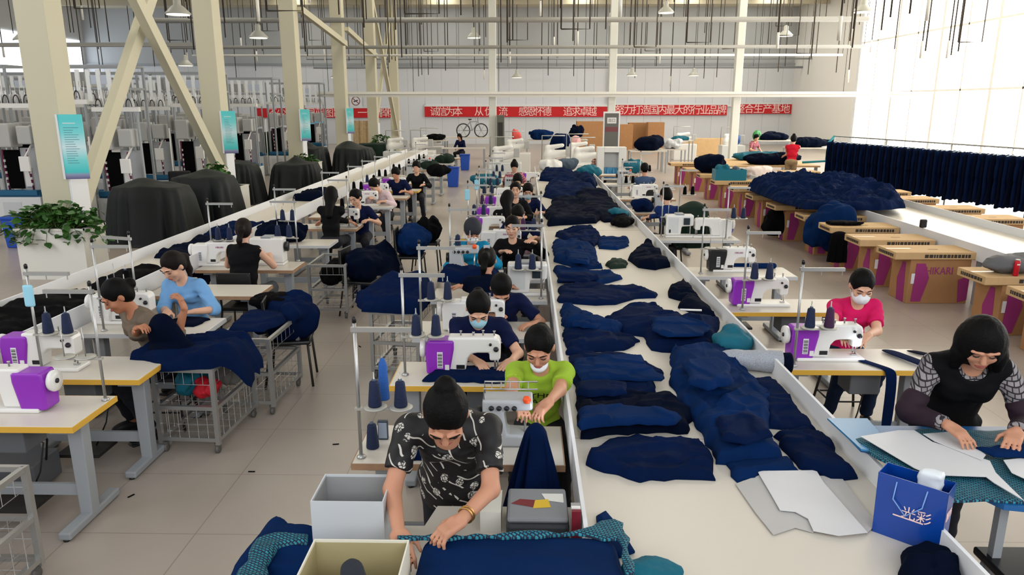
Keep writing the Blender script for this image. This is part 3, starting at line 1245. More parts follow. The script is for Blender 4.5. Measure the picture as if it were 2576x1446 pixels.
def make_chair():
    t = thing('work_chair', '', 'chair')
    bevel(B().box(-.2, .2, -.2, .2, .42, .46).build('seat', BLACKP, t), .015)
    bk = B()
    pts = [(-.19, .44, .60), (-.19, .455, .86)]
    bk.box(-.19, .19, .205, .225, .56, .86, bev=.01)
    bk.build('backrest', BLACKP, t)
    for sx in (-1, 1):
        B().tube([(sx * .2, -.2, 0), (sx * .17, -.17, .43)], .012, 8).build('leg', DARKM, t)
        B().tube([(sx * .21, .24, 0), (sx * .17, .18, .43), (sx * .17, .215, .84)], .012, 8).build('leg', DARKM, t)
    return t


def carton_slab(W=1.45, D=.52, H=.09):
    t = thing('cardboard_table', '', 'table')
    return t


def make_box_table(W=1.45, D=.55, ztop=.72):
    """a big flat carton lying on a tall carton: worktop of boxes"""
    t = thing('carton_table', '', 'carton table')
    o = B().box(0, W, 0, D, ztop - .10, ztop).build('flat_carton', CARDL, t)
    bevel(o, .008)
    pr = B()
    rg = random.Random(2)
    x = W * .36
    while x < W * .92:
        wd = rg.uniform(.02, .05)
        pr.box(x, x + wd, -.003, 0, ztop - .075, ztop - .03)
        x += wd + .012
    y = .06
    while y < D - .08:
        wd = rg.uniform(.02, .05)
        pr.box(-.003, 0, y, y + wd, ztop - .07, ztop - .03)
        y += wd + .012
    pr.box(W * .5, W * .62, D * .4, D * .42, ztop, ztop + .002)
    pr.build('printed_marks', INK, o)
    tp = B().box(-.004, W * .3, D * .45, D * .55, ztop, ztop + .003)
    tp.build('tape', CARDT, o)
    bx0, bx1 = .24, 1.06
    b = B().box(bx0, bx1, .04, D - .02, 0, ztop - .10).build('base_carton', CARD, t)
    bevel(b, .006)
    B().prism([(bx0 + .06, .03), (bx0 + .19, .03), (bx0 + .27, .36), (bx0 + .2, .56), (bx0 + .08, .56)], .034, .04).build('print_panel', MAG, b)
    B().prism([(bx1 - .12, .02), (bx1, .05), (bx1, .4), (bx1 - .15, .33)], .034, .04).build('print_panel', MAG, b)
    B().prism([(.12, 0), (.3, 0), (.34, .3), (.24, .55), (.16, .55)], bx0 - .006, bx0, plane='yz').build('print_panel', MAG, b)
    B().box(bx0 + .03, bx0 + .075, .034, .04, .28, .42).build('shipping_label', BARCODE, b)
    lettering('HIKARI', .1, MAG, b, (bx0 + .40, .036, .46), (R(90), 0, 0), .001, fit=(.36, .10))
    return t


def planter(name, label, loc, w, d, h, mb):
    t = thing(name, label, 'planter', loc)
    o = B().box(-w / 2, w / 2, -d / 2, d / 2, 0, h - .02).build('trough', mb, t)
    r = B()
    for (x0, x1, y0, y1) in ((-w / 2 - .015, w / 2 + .015, -d / 2 - .015, -d / 2 + .04), (-w / 2 - .015, w / 2 + .015, d / 2 - .04, d / 2 + .015), (-w / 2 - .015, -w / 2 + .04, -d / 2, d / 2), (w / 2 - .04, w / 2 + .015, -d / 2, d / 2)):
        r.box(x0, x1, y0, y1, h - .03, h)
    r.build('rim', mb, t)
    B().box(-w / 2 + .04, w / 2 - .04, -d / 2 + .04, d / 2 - .04, h - .022, h - .01).build('soil', SOIL, t)
    return t


LEAF_ME = None


def leaf_bush(name, label, loc, w, d, h, n, seed, trail=0.2, size=.11):
    """pothos: a leafy mass, one object of leaves plus its stems"""
    rg = random.Random(seed)
    t = thing(name, label, 'plant', loc)
    lv, st = B(), B()
    for k in range(n):
        bx, by = rg.uniform(-w / 2, w / 2), rg.uniform(-d / 2, d / 2)
        edge_ = rg.random() < trail
        if edge_:
            side = rg.choice((0, 0, 1, 2))
            if side == 0: by = -d / 2 - rg.uniform(.01, .09)
            elif side == 1: bx = -w / 2 - rg.uniform(.01, .1)
            else: bx = w / 2 + rg.uniform(.01, .08)
            z = rg.uniform(-.24, .1)
        else:
            z = rg.uniform(.02, h) * (1 - .4 * abs(2 * bx / w) ** 2)
        s = size * rg.uniform(.6, 1.25)
        e = Euler((rg.uniform(-.9, .5), rg.uniform(-.6, .6), rg.uniform(0, 6.28)))
        M = Matrix.Translation((bx, by, z)) @ e.to_matrix().to_4x4()
        pts = [(0, 0, 0), (.32, .25, .08), (.4, .55, .05), (.22, .85, -.03), (0, 1.05, -.14), (-.22, .85, -.03), (-.4, .55, .05), (-.32, .25, .08), (0, .5, -.03)]
        vs = [M @ Vector((p[0] * s, p[1] * s, p[2] * s)) for p in pts]
        lv.add(vs, [(0, 1, 8), (1, 2, 8), (2, 3, 8), (3, 4, 8), (4, 5, 8), (5, 6, 8), (6, 7, 8), (7, 0, 8)], 0, True)
        if k % 3 == 0:
            q = M @ Vector((0, 0, 0))
            st.tube([(bx * .6, by * .6, 0.0), ((bx * .6 + q.x) / 2, (by * .6 + q.y) / 2, max(.03, q.z * .7 + .04)), tuple(q)], .004, 5)
    lv.build('leaves', GREENL, t)
    st.build('stems', STEM, t)
    return t


# ---------------------------------------------------------------- poster panels on the columns
mpo = mat('poster_gradient', (60, 190, 200), .35, spec=.5)
nt, pb = nodes_of(mpo)
tcn = nt.nodes.new('ShaderNodeTexCoord')
sx = nt.nodes.new('ShaderNodeSeparateXYZ')
rp = nt.nodes.new('ShaderNodeValToRGB')
nt.links.new(tcn.outputs['Generated'], sx.inputs[0])
nt.links.new(sx.outputs['Z'], rp.inputs[0])
el = rp.color_ramp.elements
el[0].position, el[0].color = 0.0, lin((92, 80, 130))
el[1].position, el[1].color = 1.0, lin((92, 205, 206))
for p_, c_ in ((.07, (140, 150, 180)), (.11, (60, 196, 196)), (.3, (120, 214, 214)), (.5, (206, 232, 236)), (.72, (120, 214, 216)), (.93, (86, 204, 206))):
    q = el.new(p_)
    q.color = lin(c_)
nt.links.new(rp.outputs[0], pb.inputs['Base Color'])


def poster(label, x, y, z0, z1, wd, tilt):
    t = thing('poster_panel', label, 'poster', (x, y, z0), R(14))
    h = z1 - z0
    B().box(-.03, .0, -.03, .025, 0, h).build('edge_strip', WALLW, t)
    B().box(0, wd, -.02, .02, 0, h).build('panel', mpo, t)
    ln = B()
    rg = random.Random(int(y))
    for k in range(16):
        z = h * (.25 + .58 * k / 16)
        ln.box(.06, wd - .06 - rg.uniform(0, .12), -.0225, -.02, z, z + .006)
    ln.box(.06, wd - .1, -.0225, -.02, h * .86, h * .872, mi=1)
    ln.build('printed_lines', [mat('poster_ink', (80, 120, 140), .6), WALLW], t)
    return t


# ---------------------------------------------------------------- tall knitting / press machines of the hall on the left
def make_knitter(seed=0):
    t = thing('knitting_machine', '', 'machine')
    o = B().box(-.95, .95, -.35, .35, .0, .72).build('cabinet', mat('machine_cabinet', (214, 216, 218), .45), t)
    bevel(o, .02)
    B().box(-.7, .1, -.36, -.35, .15, .62).build('cabinet_door', mat('machine_door', (196, 200, 204), .45), o)
    b = B().box(-.9, .9, -.3, .3, .72, .80)
    b.box(-.85, .85, -.36, -.2, .76, .86)
    b.build('needle_bed', mat('bed_blue', (26, 92, 130), .4), t)
    B().box(-.8, -.1, .02, .06, .86, 1.66).build('dark_panel', BLACKC, t)
    B().box(-.1, .8, .05, .09, .80, 1.70).build('grey_panel', mat('panel_grey', (168, 170, 172), .5), t)
    B().box(.0, .3, .0, .05, .9, 1.3, bev=.01).build('switch_box', PWHITE, t)
    for x in (-.93, .93):
        f = B().bar((x, 0, .72), (x - .02 * (1 if x > 0 else -1), 0, 2.55), .07)
        f.build('upright', METALG, t)
    B().bar((-1.05, 0, 2.55), (1.05, 0, 2.55), .09).build('top_rail', PWHITE, t)
    B().box(-.75, -.1, -.25, .2, 1.72, 2.2, bev=.03).build('hood', mat('hood_grey', (176, 176, 174), .5), t)
    B().box(.15, .75, -.2, .2, 1.78, 2.15, bev=.03).build('hood', mat('hood_grey', (176, 176, 174), .5), t)
    m = B().box(.35, .78, -.42, -.36, 1.25, 1.55, bev=.01)
    m.bar((.55, -.38, 1.5), (.55, 0, 1.8), .04)
    m.build('monitor', PWHITE, t)
    for x in (-.55, .5):
        a = B()
        a.tube([(x, -.15, .86), (x + .02, -.2, 1.15), (x - .03, -.22, 1.4), (x, -.2, 1.68)], [.03, .035, .03, .025], 8)
        for k in range(5):
            a.box(x + .03, x + .06, -.24, -.19, .95 + k * .12, 1.0 + k * .12, mi=1)
        a.build('yarn_arm', [mat('plum_arm', (104, 26, 66), .4), PWHITE], t)
    rk = B()
    for k in range(9):
        x = -.8 + k * .2
        rk.tube([(x, .1, 2.6), (x + .02, .12, 2.6 + .35)], .012, 6)
    rk.build('bobbin_pins', STEEL, t)
    sp = B()
    rg = random.Random(seed)
    for k in range(6):
        x = -.7 + k * .28
        sp.lathe((x, .05, 2.6), [(.06, 0), (.07, .01), (.045, .17), (.02, .18)], 12)
    sp.build('yarn_cones', mat('pale_yarn', (196, 196, 198), .8), t)
    # feeder arches on top
    ar = B()
    for k in range(4):
        x = -.7 + k * .45
        ar.tube([(x + .13 * math.cos(a), -.05, 2.6 + .16 * math.sin(a)) for a in [math.pi * i / 8 for i in range(9)]], .014, 6)
    ar.build('feeder_arches', MDARK, t)
    B().tube([(-1.02, -.35, .1), (-1.0, -.32, 2.0)], .03, 8).build('side_strut', PWHITE, t)
    return t


def make_tube_rack():
    """tall open frame of pale tubes above the machines"""
    t = thing('tube_rack', '', 'rack')
    f = B()
    for x in (-1.1, 1.1):
        for y in (-.4, .4):
            f.bar((x, y, 0), (x, y, 3.5), .05)
    for z in (3.0, 3.5):
        for y in (-.4, .4):
            f.bar((-1.1, y, z), (1.1, y, z), .05)
        for x in (-1.1, 1.1):
            f.bar((x, -.4, z), (x, .4, z), .05)
    f.build('frame', METALG, t)
    for k in range(9):
        x = -.96 + k * .24
        B().box(x - .045, x + .045, -.44, -.40, 2.62 + .05 * (k % 3), 3.42).build('pale_tube', mat('pale_tube', (236, 238, 240), .3), t)
    B().box(-.6, .1, -.3, .3, 3.05, 3.32).build('control_case', mat('hood_grey', (176, 176, 174), .5), t)
    B().box(.3, .7, -.42, -.36, 3.1, 3.3).build('sign_plate', mat('pale_sign', (196, 204, 220), .5), t)
    return t
# ================================================================ people
SKIN = mat('skin', (206, 148, 118), 0.55, noise=(6, .12), spec=.35)
SKINL = mat('skin_light', (222, 172, 144), 0.55, noise=(6, .1), spec=.35)
SKIND = mat('skin_tan', (186, 124, 92), 0.55, noise=(6, .12), spec=.35)
HAIR = mat('black_hair', (6, 5, 5), 0.6, bump=(90, .2), spec=.12)
HAIRB = mat('brown_black_hair', (20, 12, 10), 0.6, bump=(90, .2), spec=.14)
LIP = mat('lips', (150, 74, 68), .5)
EYE = mat('eye_dark', (24, 18, 16), .3)
MASKW = mat('white_mask', (228, 232, 236), .7, bump=(30, .2))
MASKB = mat('blue_mask', (150, 196, 214), .7, bump=(30, .2))


def pattern_floral():
    m = mat('black_floral_blouse', (16, 15, 17), .6)
    nt, b = nodes_of(m)
    tc = nt.nodes.new('ShaderNodeTexCoord')
    vo = nt.nodes.new('ShaderNodeTexVoronoi')
    vo.inputs['Scale'].default_value = 12.5
    n2 = nt.nodes.new('ShaderNodeTexVoronoi')
    n2.feature = 'DISTANCE_TO_EDGE'
    n2.inputs['Scale'].default_value = 58
    nz = nt.nodes.new('ShaderNodeTexNoise')
    nz.inputs['Scale'].default_value = 22
    mad = nt.nodes.new('ShaderNodeMath'); mad.operation = 'MULTIPLY_ADD'
    mad.inputs[1].default_value = .30; mad.inputs[2].default_value = -.12
    add = nt.nodes.new('ShaderNodeMath'); add.operation = 'ADD'
    lt = nt.nodes.new('ShaderNodeMath'); lt.operation = 'LESS_THAN'; lt.inputs[1].default_value = .33
    gt = nt.nodes.new('ShaderNodeMath'); gt.operation = 'GREATER_THAN'; gt.inputs[1].default_value = .085
    mu = nt.nodes.new('ShaderNodeMath'); mu.operation = 'MULTIPLY'
    nt.links.new(tc.outputs['Object'], vo.inputs['Vector'])
    nt.links.new(tc.outputs['Object'], n2.inputs['Vector'])
    nt.links.new(tc.outputs['Object'], nz.inputs['Vector'])
    nt.links.new(nz.outputs['Fac'], mad.inputs[0])
    nt.links.new(vo.outputs['Distance'], add.inputs[0])
    nt.links.new(mad.outputs[0], add.inputs[1])
    nt.links.new(add.outputs[0], lt.inputs[0])
    nt.links.new(n2.outputs['Distance'], gt.inputs[0])
    nt.links.new(lt.outputs[0], mu.inputs[0])
    nt.links.new(gt.outputs[0], mu.inputs[1])
    # slanting white strokes
    wv = nt.nodes.new('ShaderNodeTexWave')
    wv.wave_type = 'BANDS'
    wv.inputs['Scale'].default_value = 6.0
    wv.inputs['Distortion'].default_value = 7
    wv.inputs['Detail'].default_value = 1.5
    mp = nt.nodes.new('ShaderNodeMapping')
    mp.inputs['Rotation'].default_value = (0, R(50), R(20))
    nt.links.new(tc.outputs['Object'], mp.inputs['Vector'])
    nt.links.new(mp.outputs['Vector'], wv.inputs['Vector'])
    g2 = nt.nodes.new('ShaderNodeMath'); g2.operation = 'GREATER_THAN'; g2.inputs[1].default_value = .95
    nt.links.new(wv.outputs['Fac'], g2.inputs[0])
    n3 = nt.nodes.new('ShaderNodeTexNoise'); n3.inputs['Scale'].default_value = 11
    nt.links.new(tc.outputs['Object'], n3.inputs['Vector'])
    g3 = nt.nodes.new('ShaderNodeMath'); g3.operation = 'GREATER_THAN'; g3.inputs[1].default_value = .5
    nt.links.new(n3.outputs['Fac'], g3.inputs[0])
    m3 = nt.nodes.new('ShaderNodeMath'); m3.operation = 'MULTIPLY'
    nt.links.new(g2.outputs[0], m3.inputs[0]); nt.links.new(g3.outputs[0], m3.inputs[1])
    mx2 = nt.nodes.new('ShaderNodeMath'); mx2.operation = 'MAXIMUM'
    nt.links.new(mu.outputs[0], mx2.inputs[0]); nt.links.new(m3.outputs[0], mx2.inputs[1])
    mix = nt.nodes.new('ShaderNodeMix'); mix.data_type = 'RGBA'
    mix.inputs['A'].default_value = lin((14, 13, 15))
    mix.inputs['B'].default_value = lin((196, 192, 184))
    nt.links.new(mx2.outputs[0], mix.inputs['Factor'])
    nt.links.new(mix.outputs['Result'], b.inputs['Base Color'])
    return m


def pattern_grid(name, c1, c2, scale, wd=.12):
    m = mat(name, c1, .8)
    nt, b = nodes_of(m)
    tc = nt.nodes.new('ShaderNodeTexCoord')
    bk = nt.nodes.new('ShaderNodeTexBrick')
    bk.offset = .3
    bk.inputs['Scale'].default_value = scale
    bk.inputs['Mortar Size'].default_value = wd
    bk.inputs['Brick Width'].default_value = 1.0
    bk.inputs['Row Height'].default_value = .7
    bk.inputs['Color1'].default_value = lin(c1)
    bk.inputs['Color2'].default_value = lin(tuple(v * .8 for v in c1))
    bk.inputs['Mortar'].default_value = lin(c2)
    mp = nt.nodes.new('ShaderNodeMapping')
    mp.inputs['Rotation'].default_value = (R(62), 0, R(6))
    nt.links.new(tc.outputs['Object'], mp.inputs['Vector'])
    nt.links.new(mp.outputs['Vector'], bk.inputs['Vector'])
    nt.links.new(bk.outputs['Color'], b.inputs['Base Color'])
    return m


FLORAL = pattern_floral()
PLAID = pattern_grid('patterned_sleeve', (150, 144, 146), (36, 32, 36), 34, .10)
CUFF = mat('plum_cuff', (44, 18, 38), .8, noise=(14, .6))
PINKFL = pattern_grid('pink_print', (222, 150, 160), (120, 40, 56), 22, .16)
STRIPE = pattern_grid('brown_stripe', (120, 70, 54), (220, 190, 170), 14, .08)


def col_mat(n, rgb, **k):
    return mat(n, rgb, .85, bump=(45, .1), noise=(5, .18), spec=.12, **k)


def nrm(v):
    v = np.array(v, float)
    return v / (np.linalg.norm(v) + 1e-9)


def elbow(S, W, l1, l2, pole):
    d = W - S
    L = np.linalg.norm(d)
    if L > (l1 + l2) * .995:
        W = S + d / L * (l1 + l2) * .995
        d = W - S
        L = np.linalg.norm(d)
    a = (l1 * l1 - l2 * l2 + L * L) / (2 * L)
    h = math.sqrt(max(0.0, l1 * l1 - a * a))
    n = d / L
    p = np.array(pole, float)
    p = nrm(p - n * p.dot(n))
    return S + n * a + p * h, W


def person(label, xy, rz=0.0, pose='sit', hip=.54, lean=20, pitch=25, yaw=0, roll=0, hands=(None, None), shirt=None, sleeve='short', trousers=None,
           skin=None, hair='tied', hairm=None, mask=None, vest=None, cuff=None, res=.010, s=1.0, group=None, name='person', cap=None, hand_dir=(None, None), curl=.5, female=True, print_=None, legdir=0, build=1.0, rel=False, lens=None, hem=0.0, neck=1.0):
    skin = skin or SKIN
    hairm = hairm or HAIR
    trousers = trousers or mat('dark_trousers', (22, 24, 34), .85)
    t = thing(name, label, 'person', (xy[0], xy[1], 0), R(rz), group)
    Minv = (Matrix.Translation((xy[0], xy[1], 0)) @ Matrix.Rotation(R(rz), 4, 'Z')).inverted()
    th = R(lean)
    dirv = lambda a: np.array((0, -math.sin(a), math.cos(a)))
    back = lambda a: np.array((0, math.cos(a), math.sin(a)))
    P0 = np.array((0, 0, hip))
    P1 = P0 + dirv(th * .5) * .19 * s
    P2 = P1 + dirv(th) * .19 * s
    P3 = P2 + dirv(th * 1.12) * .13 * s
    dn = dirv(th * 1.12)
    bk = back(th)
    Mt = Matrix.Rotation(th, 3, 'X')
    Mw = Matrix.Rotation(th * .6, 3, 'X')
    # head
    Mh = Matrix.Rotation(R(yaw), 3, 'Z') @ Matrix.Rotation(R(pitch), 3, 'X') @ Matrix.Rotation(R(roll), 3, 'Y')
    mh = np.array(Mh)
    nk = nrm(dn + np.array(Mh @ Vector((0, 0, 1))) * .6)
    hs = 1.12 * s
    hc = P3 + nk * .07 * s + mh @ np.array((0, -.012, .122)) * s
    H = lambda x, y, z: hc + mh @ (np.array((x, y, z)) * hs)
    # shoulders, arms
    sw = .158 * s * build
    arms = []
    for i, sg in enumerate((-1, 1)):
        S = P3 - dn * .05 * s + np.array((sg * sw, 0, 0))
        tgt = hands[i]
        if tgt is None:
            Wp = P2 + np.array((sg * .12, -.30, -.22))
        elif rel:
            Wp = np.array(tgt, float)
        else:
            Wp = np.array(Minv @ Vector(tgt))
        E, Wp = elbow(S, Wp, .275 * s, .235 * s, (sg * .75, .35, -.8))
        hd = hand_dir[i]
        hd = nrm(hd) if hd is not None else nrm(nrm(Wp - E) * .7 + np.array((-sg * .25, -.35, -.2)))
        arms.append((sg, S, E, Wp, hd))
    # legs
    legs = []
    for sg in (-1, 1):
        hp = P0 + np.array((sg * .085 * s, 0, -.02))
        if pose == 'sit':
            kn = hp + np.array((sg * .05, -.40 * s, -.02))
            kn[2] = max(kn[2], .44)
            ft = np.array((kn[0] + sg * .02, kn[1] + (.17 if legdir == 0 else legdir), .085))
        else:
            kn = np.array((hp[0], hp[1] - .03, hip * .52))
            ft = np.array((hp[0] + sg * .02, hp[1] + .02, .085))
        legs.append((sg, hp, kn, ft))

    def torso(b, g):
        b.ell(P0, (.155 * s * build + g, .115 * s * build + g, .115 * s + g), Mw, k=.04)
        b.ell(P1, (.130 * s * build + g, .098 * s * build + g, .15 * s + g), Mw, k=.05)
        b.ell(P2 + dirv(th) * .0, (.150 * s * build + g, .105 * s * build + g, .155 * s + g), Mt, k=.05)
        b.cap(arms[0][1] + np.array((.02, 0, 0)), arms[1][1] - np.array((.02, 0, 0)), .058 * s + g, k=.04)
        b.cap(P2, P3 - dn * .03, .09 * s + g, .055 * s + g, k=.04)
        if female:
            for sg in (-1, 1):
                b.ell(P2 + np.array((sg * .068, 0, 0)) * s - bk * .075 * s + dirv(th) * .0, (.06 + g, .055 + g, .06 + g), k=.03)

    # ------ body: one continuous skin
    b = SDF()
    torso(b, -.012)
    b.cap(P3 - dn * .04 * s, H(0, .018, -.06), .052 * s, .046 * s, k=.03)
    b.ell(H(0, .012, .02), np.array((.073, .090, .093)) * hs, Mh, k=.02)
    b.ell(H(0, -.024, -.05), np.array((.056, .062, .062)) * hs, Mh, k=.03)
    b.ell(H(0, -.062, -.092), np.array((.024, .022, .020)) * hs, Mh, k=.025)
    fine = res <= .0095
    if res <= .013:
        b.cap(H(0, -.082, .008), H(0, -.099, -.026), .009 * hs, .0135 * hs, k=.012)
        for sg in (-1, 1):
            b.ell(H(sg * .036, -.058, -.028), np.array((.027, .024, .026)) * hs, Mh, k=.02)
            b.ell(H(sg * .077, .012, -.012), np.array((.010, .019, .030)) * hs, Mh, k=.008)
            b.ell(H(sg * .033, -.093, .006), np.array((.019, .010, .010)) * hs, Mh, k=.012, op='s')
            b.cap(H(sg * .012, -.088, .026), H(sg * .052, -.076, .026), .008 * hs, k=.012)
        b.ell(H(0, -.083, -.060), np.array((.022, .010, .009)) * hs, Mh, k=.008)
    for sg, S, E, Wp, hd in arms:
        b.cap(S, E, .045 * s, .038 * s, k=.03)
        b.cap(E, Wp, .038 * s, .026 * s, k=.02)
        side = nrm(np.cross(hd, (0, 0, 1.0)))
        if side[0] * (-sg) < 0:
            side = -side
        up = nrm(np.cross(side, hd)) if np.cross(side, hd)[2] > 0 else -nrm(np.cross(side, hd))
        Mp = Matrix((tuple(side), tuple(hd), tuple(up))).transposed()
        pc = Wp + hd * .05 * s
        b.box(pc, np.array((.040, .050, .014)) * s, Mp, rd=.012 * s, k=.02)
        if res <= .013:
            r0 = max(.0088 * s, res * 1.05)
            for j, (off, L) in enumerate(((.029, .074), (.010, .082), (-.010, .076), (-.029, .060))):
                base = Wp + hd * .092 * s + side * off * s
                c1 = curl * (.55 + .12 * j)
                d1 = nrm(hd * math.cos(c1) - up * math.sin(c1) + side * off * 4.5)
                m1 = base + d1 * L * .52 * s
                c2 = c1 + curl * .9
                d2 = nrm(hd * math.cos(c2) - up * math.sin(c2) + side * off * 3)
                e1 = m1 + d2 * L * .48 * s
                b.cap(base - d1 * .02, m1, r0 * 1.05, r0, k=.006)
                b.cap(m1, e1, r0, r0 * .82, k=.004)
            tb = Wp + hd * .03 * s + side * .032 * s
            d1 = nrm(hd * .62 + side * .75 - up * .35)
            m1 = tb + d1 * .040 * s
            d2 = nrm(hd * .92 + side * .25 - up * .45)
            b.cap(tb, m1, .0135 * s, .0115 * s, k=.012)
            b.cap(m1, m1 + d2 * .036 * s, r0 * 1.1, r0 * .9, k=.005)
        else:
            b.cap(Wp + hd * .07, Wp + hd * .15 - up * .02, .028, .018, k=.02)
    for sg, hp, kn, ft in legs:
        b.cap(hp, kn, .075 * s, .052 * s, k=.03)
        b.cap(kn, ft, .048 * s, .034 * s, k=.03)
        b.ell(ft + np.array((0, -.05, -.04)), (.035, .10, .03), k=.03)
    body = b.build('body', skin, res, t, smooth=1)
    # ------ face features
    if res <= .013:
        for sg in (-1, 1):
            SDFb = B()
            pts = [H(sg * .017, -.0835, .004), H(sg * .024, -.0855, .001), H(sg * .033, -.086, -.001), H(sg * .042, -.083, .001), H(sg * .048, -.078, .004)]
            SDFb.tube(pts, [.001, .0032, .0042, .0036, .001], 8)
            SDFb.build('eye', EYE, t)
            eb = B() if hair == 'bob' else B().tube([H(sg * .015, -.0955, .028), H(sg * .034, -.0925, .035), H(sg * .054, -.080, .031)], [.003, .0042, .002], 8)
            if eb.v:
                eb.build('eyebrow', HAIRB, t)
        if not mask:
            mo = B().tube([H(-.024, -.084, -.061), H(-.01, -.0925, -.060), H(.01, -.0925, -.060), H(.024, -.084, -.061)], [.002, .0062, .0062, .002], 8)
            mo.build('mouth', LIP, t)
        if lens:
            gl = B()
            for sg in (-1, 1):
                ps = [H(sg * .034 + .024 * math.cos(a), -.105, .002 + .018 * math.sin(a)) for a in [2 * math.pi * i / 14 for i in range(15)]]
                gl.tube(ps, .0016, 5, caps=False)
                gl.tube([H(sg * .058, -.105, .004), H(sg * .078, -.02, .008)], .0016, 5)
            gl.build('glasses', BLACKP, t)
    # ------ hair
    if hair:
        q = SDF()
        q.ell(H(0, .020, .030), np.array((.083, .098, .095)) * hs, Mh, k=.02)
        if hair in ('tied', 'bun', 'pony', 'lowbun'):
            q.ell(H(0, .05, -.02), np.array((.074, .066, .075)) * hs, Mh, k=.03)
            q.ell(H(0, -.10, -.038), np.array((.070, .085, .098)) * hs, Mh, k=.012, op='s')
            for sg in (-1, 1):
                q.ell(H(sg * .085, -.01, -.03), np.array((.02, .035, .04)) * hs, Mh, k=.012, op='s')
        if hair == 'bun':
            q.ell(H(0, .075, .105), np.array((.042, .042, .036)) * hs, Mh, k=.012)
        if hair in ('lowbun', 'tied'):
            q.ell(H(0, .125, .01), np.array((.040, .036, .042)) * hs, Mh, k=.015)
        if hair == 'pony':
            q.cap(H(0, .09, .045), H(.01, .13, -.02), .028 * hs, .034 * hs, k=.02)
            e0 = H(.01, .13, -.02)
            q.cap(e0, e0 + np.array((.015, .03, -.12)), .034 * s, .03 * s, k=.02)
            q.cap(e0 + np.array((.015, .03, -.12)), e0 + np.array((.03, .02, -.24)), .03 * s, .014, k=.02)
        if hair in ('short', 'man'):
            q.ell(H(0, .04, -.01), np.array((.077, .075, .075)) * hs, Mh, k=.03)
            q.ell(H(0, -.11, -.045), np.array((.074, .085, .092)) * hs, Mh, k=.012, op='s')
            for sg in (-1, 1):
                q.box(H(sg * .08, -.0, -.08), np.array((.03, .08, .045)) * hs, Mh, rd=.01, k=.01, op='s')
        if hair == 'bob':
            q.ell(H(0, .018, -.015), np.array((.108, .112, .128)) * hs, Mh, k=.02)
            q.cap(H(-.085, -.02, -.06), H(-.085, -.035, -.125), .034 * hs, .026 * hs, k=.03)
            q.cap(H(.085, -.02, -.06), H(.085, -.035, -.125), .034 * hs, .026 * hs, k=.03)
            q.ell(H(0, -.118, -.058), np.array((.069, .085, .094)) * hs, Mh, k=.014, op='s')
        if hair == 'long':
            q.ell(H(0, .03, -.03), np.array((.09, .09, .11)) * hs, Mh, k=.03)
            e0 = H(0, .06, -.04)
            q.cap(e0, P2 + bk * .11 + np.array((0, 0, .0)), .08 * s, .06 * s, k=.04)
            q.ell(H(0, -.11, -.045), np.array((.068, .09, .1)) * hs, Mh, k=.014, op='s')
        q.build('hair', hairm, max(res, .0065), t, disp=(lambda P: .0025 * vnoise(P * np.array((70, 70, 14.)), 3)) if fine else None)
    if cap is not None:
        q = SDF()
        q.ell(H(0, .018, .035), np.array((.094, .112, .104)) * hs, Mh, k=.02)
        q.ell(H(0, .06, -.04), np.array((.082, .07, .08)) * hs, Mh, k=.03)
        q.ell(H(0, -.105, -.075), np.array((.078, .09, .105)) * hs, Mh, k=.01, op='s')
        q.build('head_scarf', cap, max(res, .008), t)
    if mask is not None:
        q = SDF()
        q.ell(H(0, -.036, -.062), np.array((.063, .078, .062)) * hs, Mh, k=.01)
        q.ell(H(0, -.095, -.04), np.array((.024, .022, .03)) * hs, Mh, k=.03)
        q.box(H(0, .10, -.05), np.array((.2, .105, .2)) * hs, Mh, rd=.004, k=.004, op='s')
        q.box(H(0, -.05, .062), np.array((.2, .2, .07)) * hs, Mh, rd=.004, k=.006, op='s')
        mk = q.build('face_mask', mask, max(res * .9, .006), t)
        sb = B()
        for sg in (-1, 1):
            for z in (-.02, -.08):
                sb.tube([H(sg * .06, -.02, z), H(sg * .078, .012, -.02)], .0016, 5)
        sb.build('mask_strap', MASKW, mk)
    # ------ clothes
    wr = lambda P: .006 * fbm(P * 13.0, 5, 2) + .003 * np.sin(P[:, 2] * 60 + 6 * vnoise(P * 6, 2))
    if shirt is not None:
        q = SDF()
        torso(q, .006)
        for sg, S, E, Wp, hd in arms:
            if sleeve == 'short':
                q.cap(S, S + (E - S) * .72, .062 * s, .060 * s, k=.03, flat=True)
            elif sleeve == 'long':
                q.cap(S, E, .060 * s, .052 * s, k=.03)
                q.cap(E, E + (Wp - E) * .93, .052 * s, .040 * s, k=.02, flat=True)
            elif sleeve == 'elbow':
                q.cap(S, E, .062 * s, .055 * s, k=.03)
                q.cap(E, E + (Wp - E) * .25, .055 * s, .052 * s, k=.02, flat=True)
        if hem:
            q.cap(P1, P0 - np.array((0, -.01, hem)), .125 * s * build, .15 * s * build, k=.05, flat=True)
        # neckline opening
        q.ell(P3 - bk * .05 * s * neck + dn * .03 * s, np.array((.062, .06, .06 + .05 * (neck - 1))) * s * (.5 + .5 * neck), Mt, k=.012, op='s')
        so = q.build('shirt', shirt, max(res, .008), t, disp=wr)
        if cuff is not None:
            for sg, S, E, Wp, hd in arms:
                q = SDF()
                q.cap(S + (E - S) * .72, E, .066 * s, .066 * s, k=.02)
                q.cap(E, E + (Wp - E) * .82, .066 * s, .044 * s, k=.02, flat=True)
                q.build('oversleeve', cuff, max(res, .009), t, disp=wr)
        if print_ is not None:
            txt, m_, sz, dz, fit = print_
            o_ = P2 + dirv(th) * dz - bk * .2
            stick_lettering(txt, sz, m_, so, o_, (1, 0, 0), tuple(dirv(th)), parent=so)
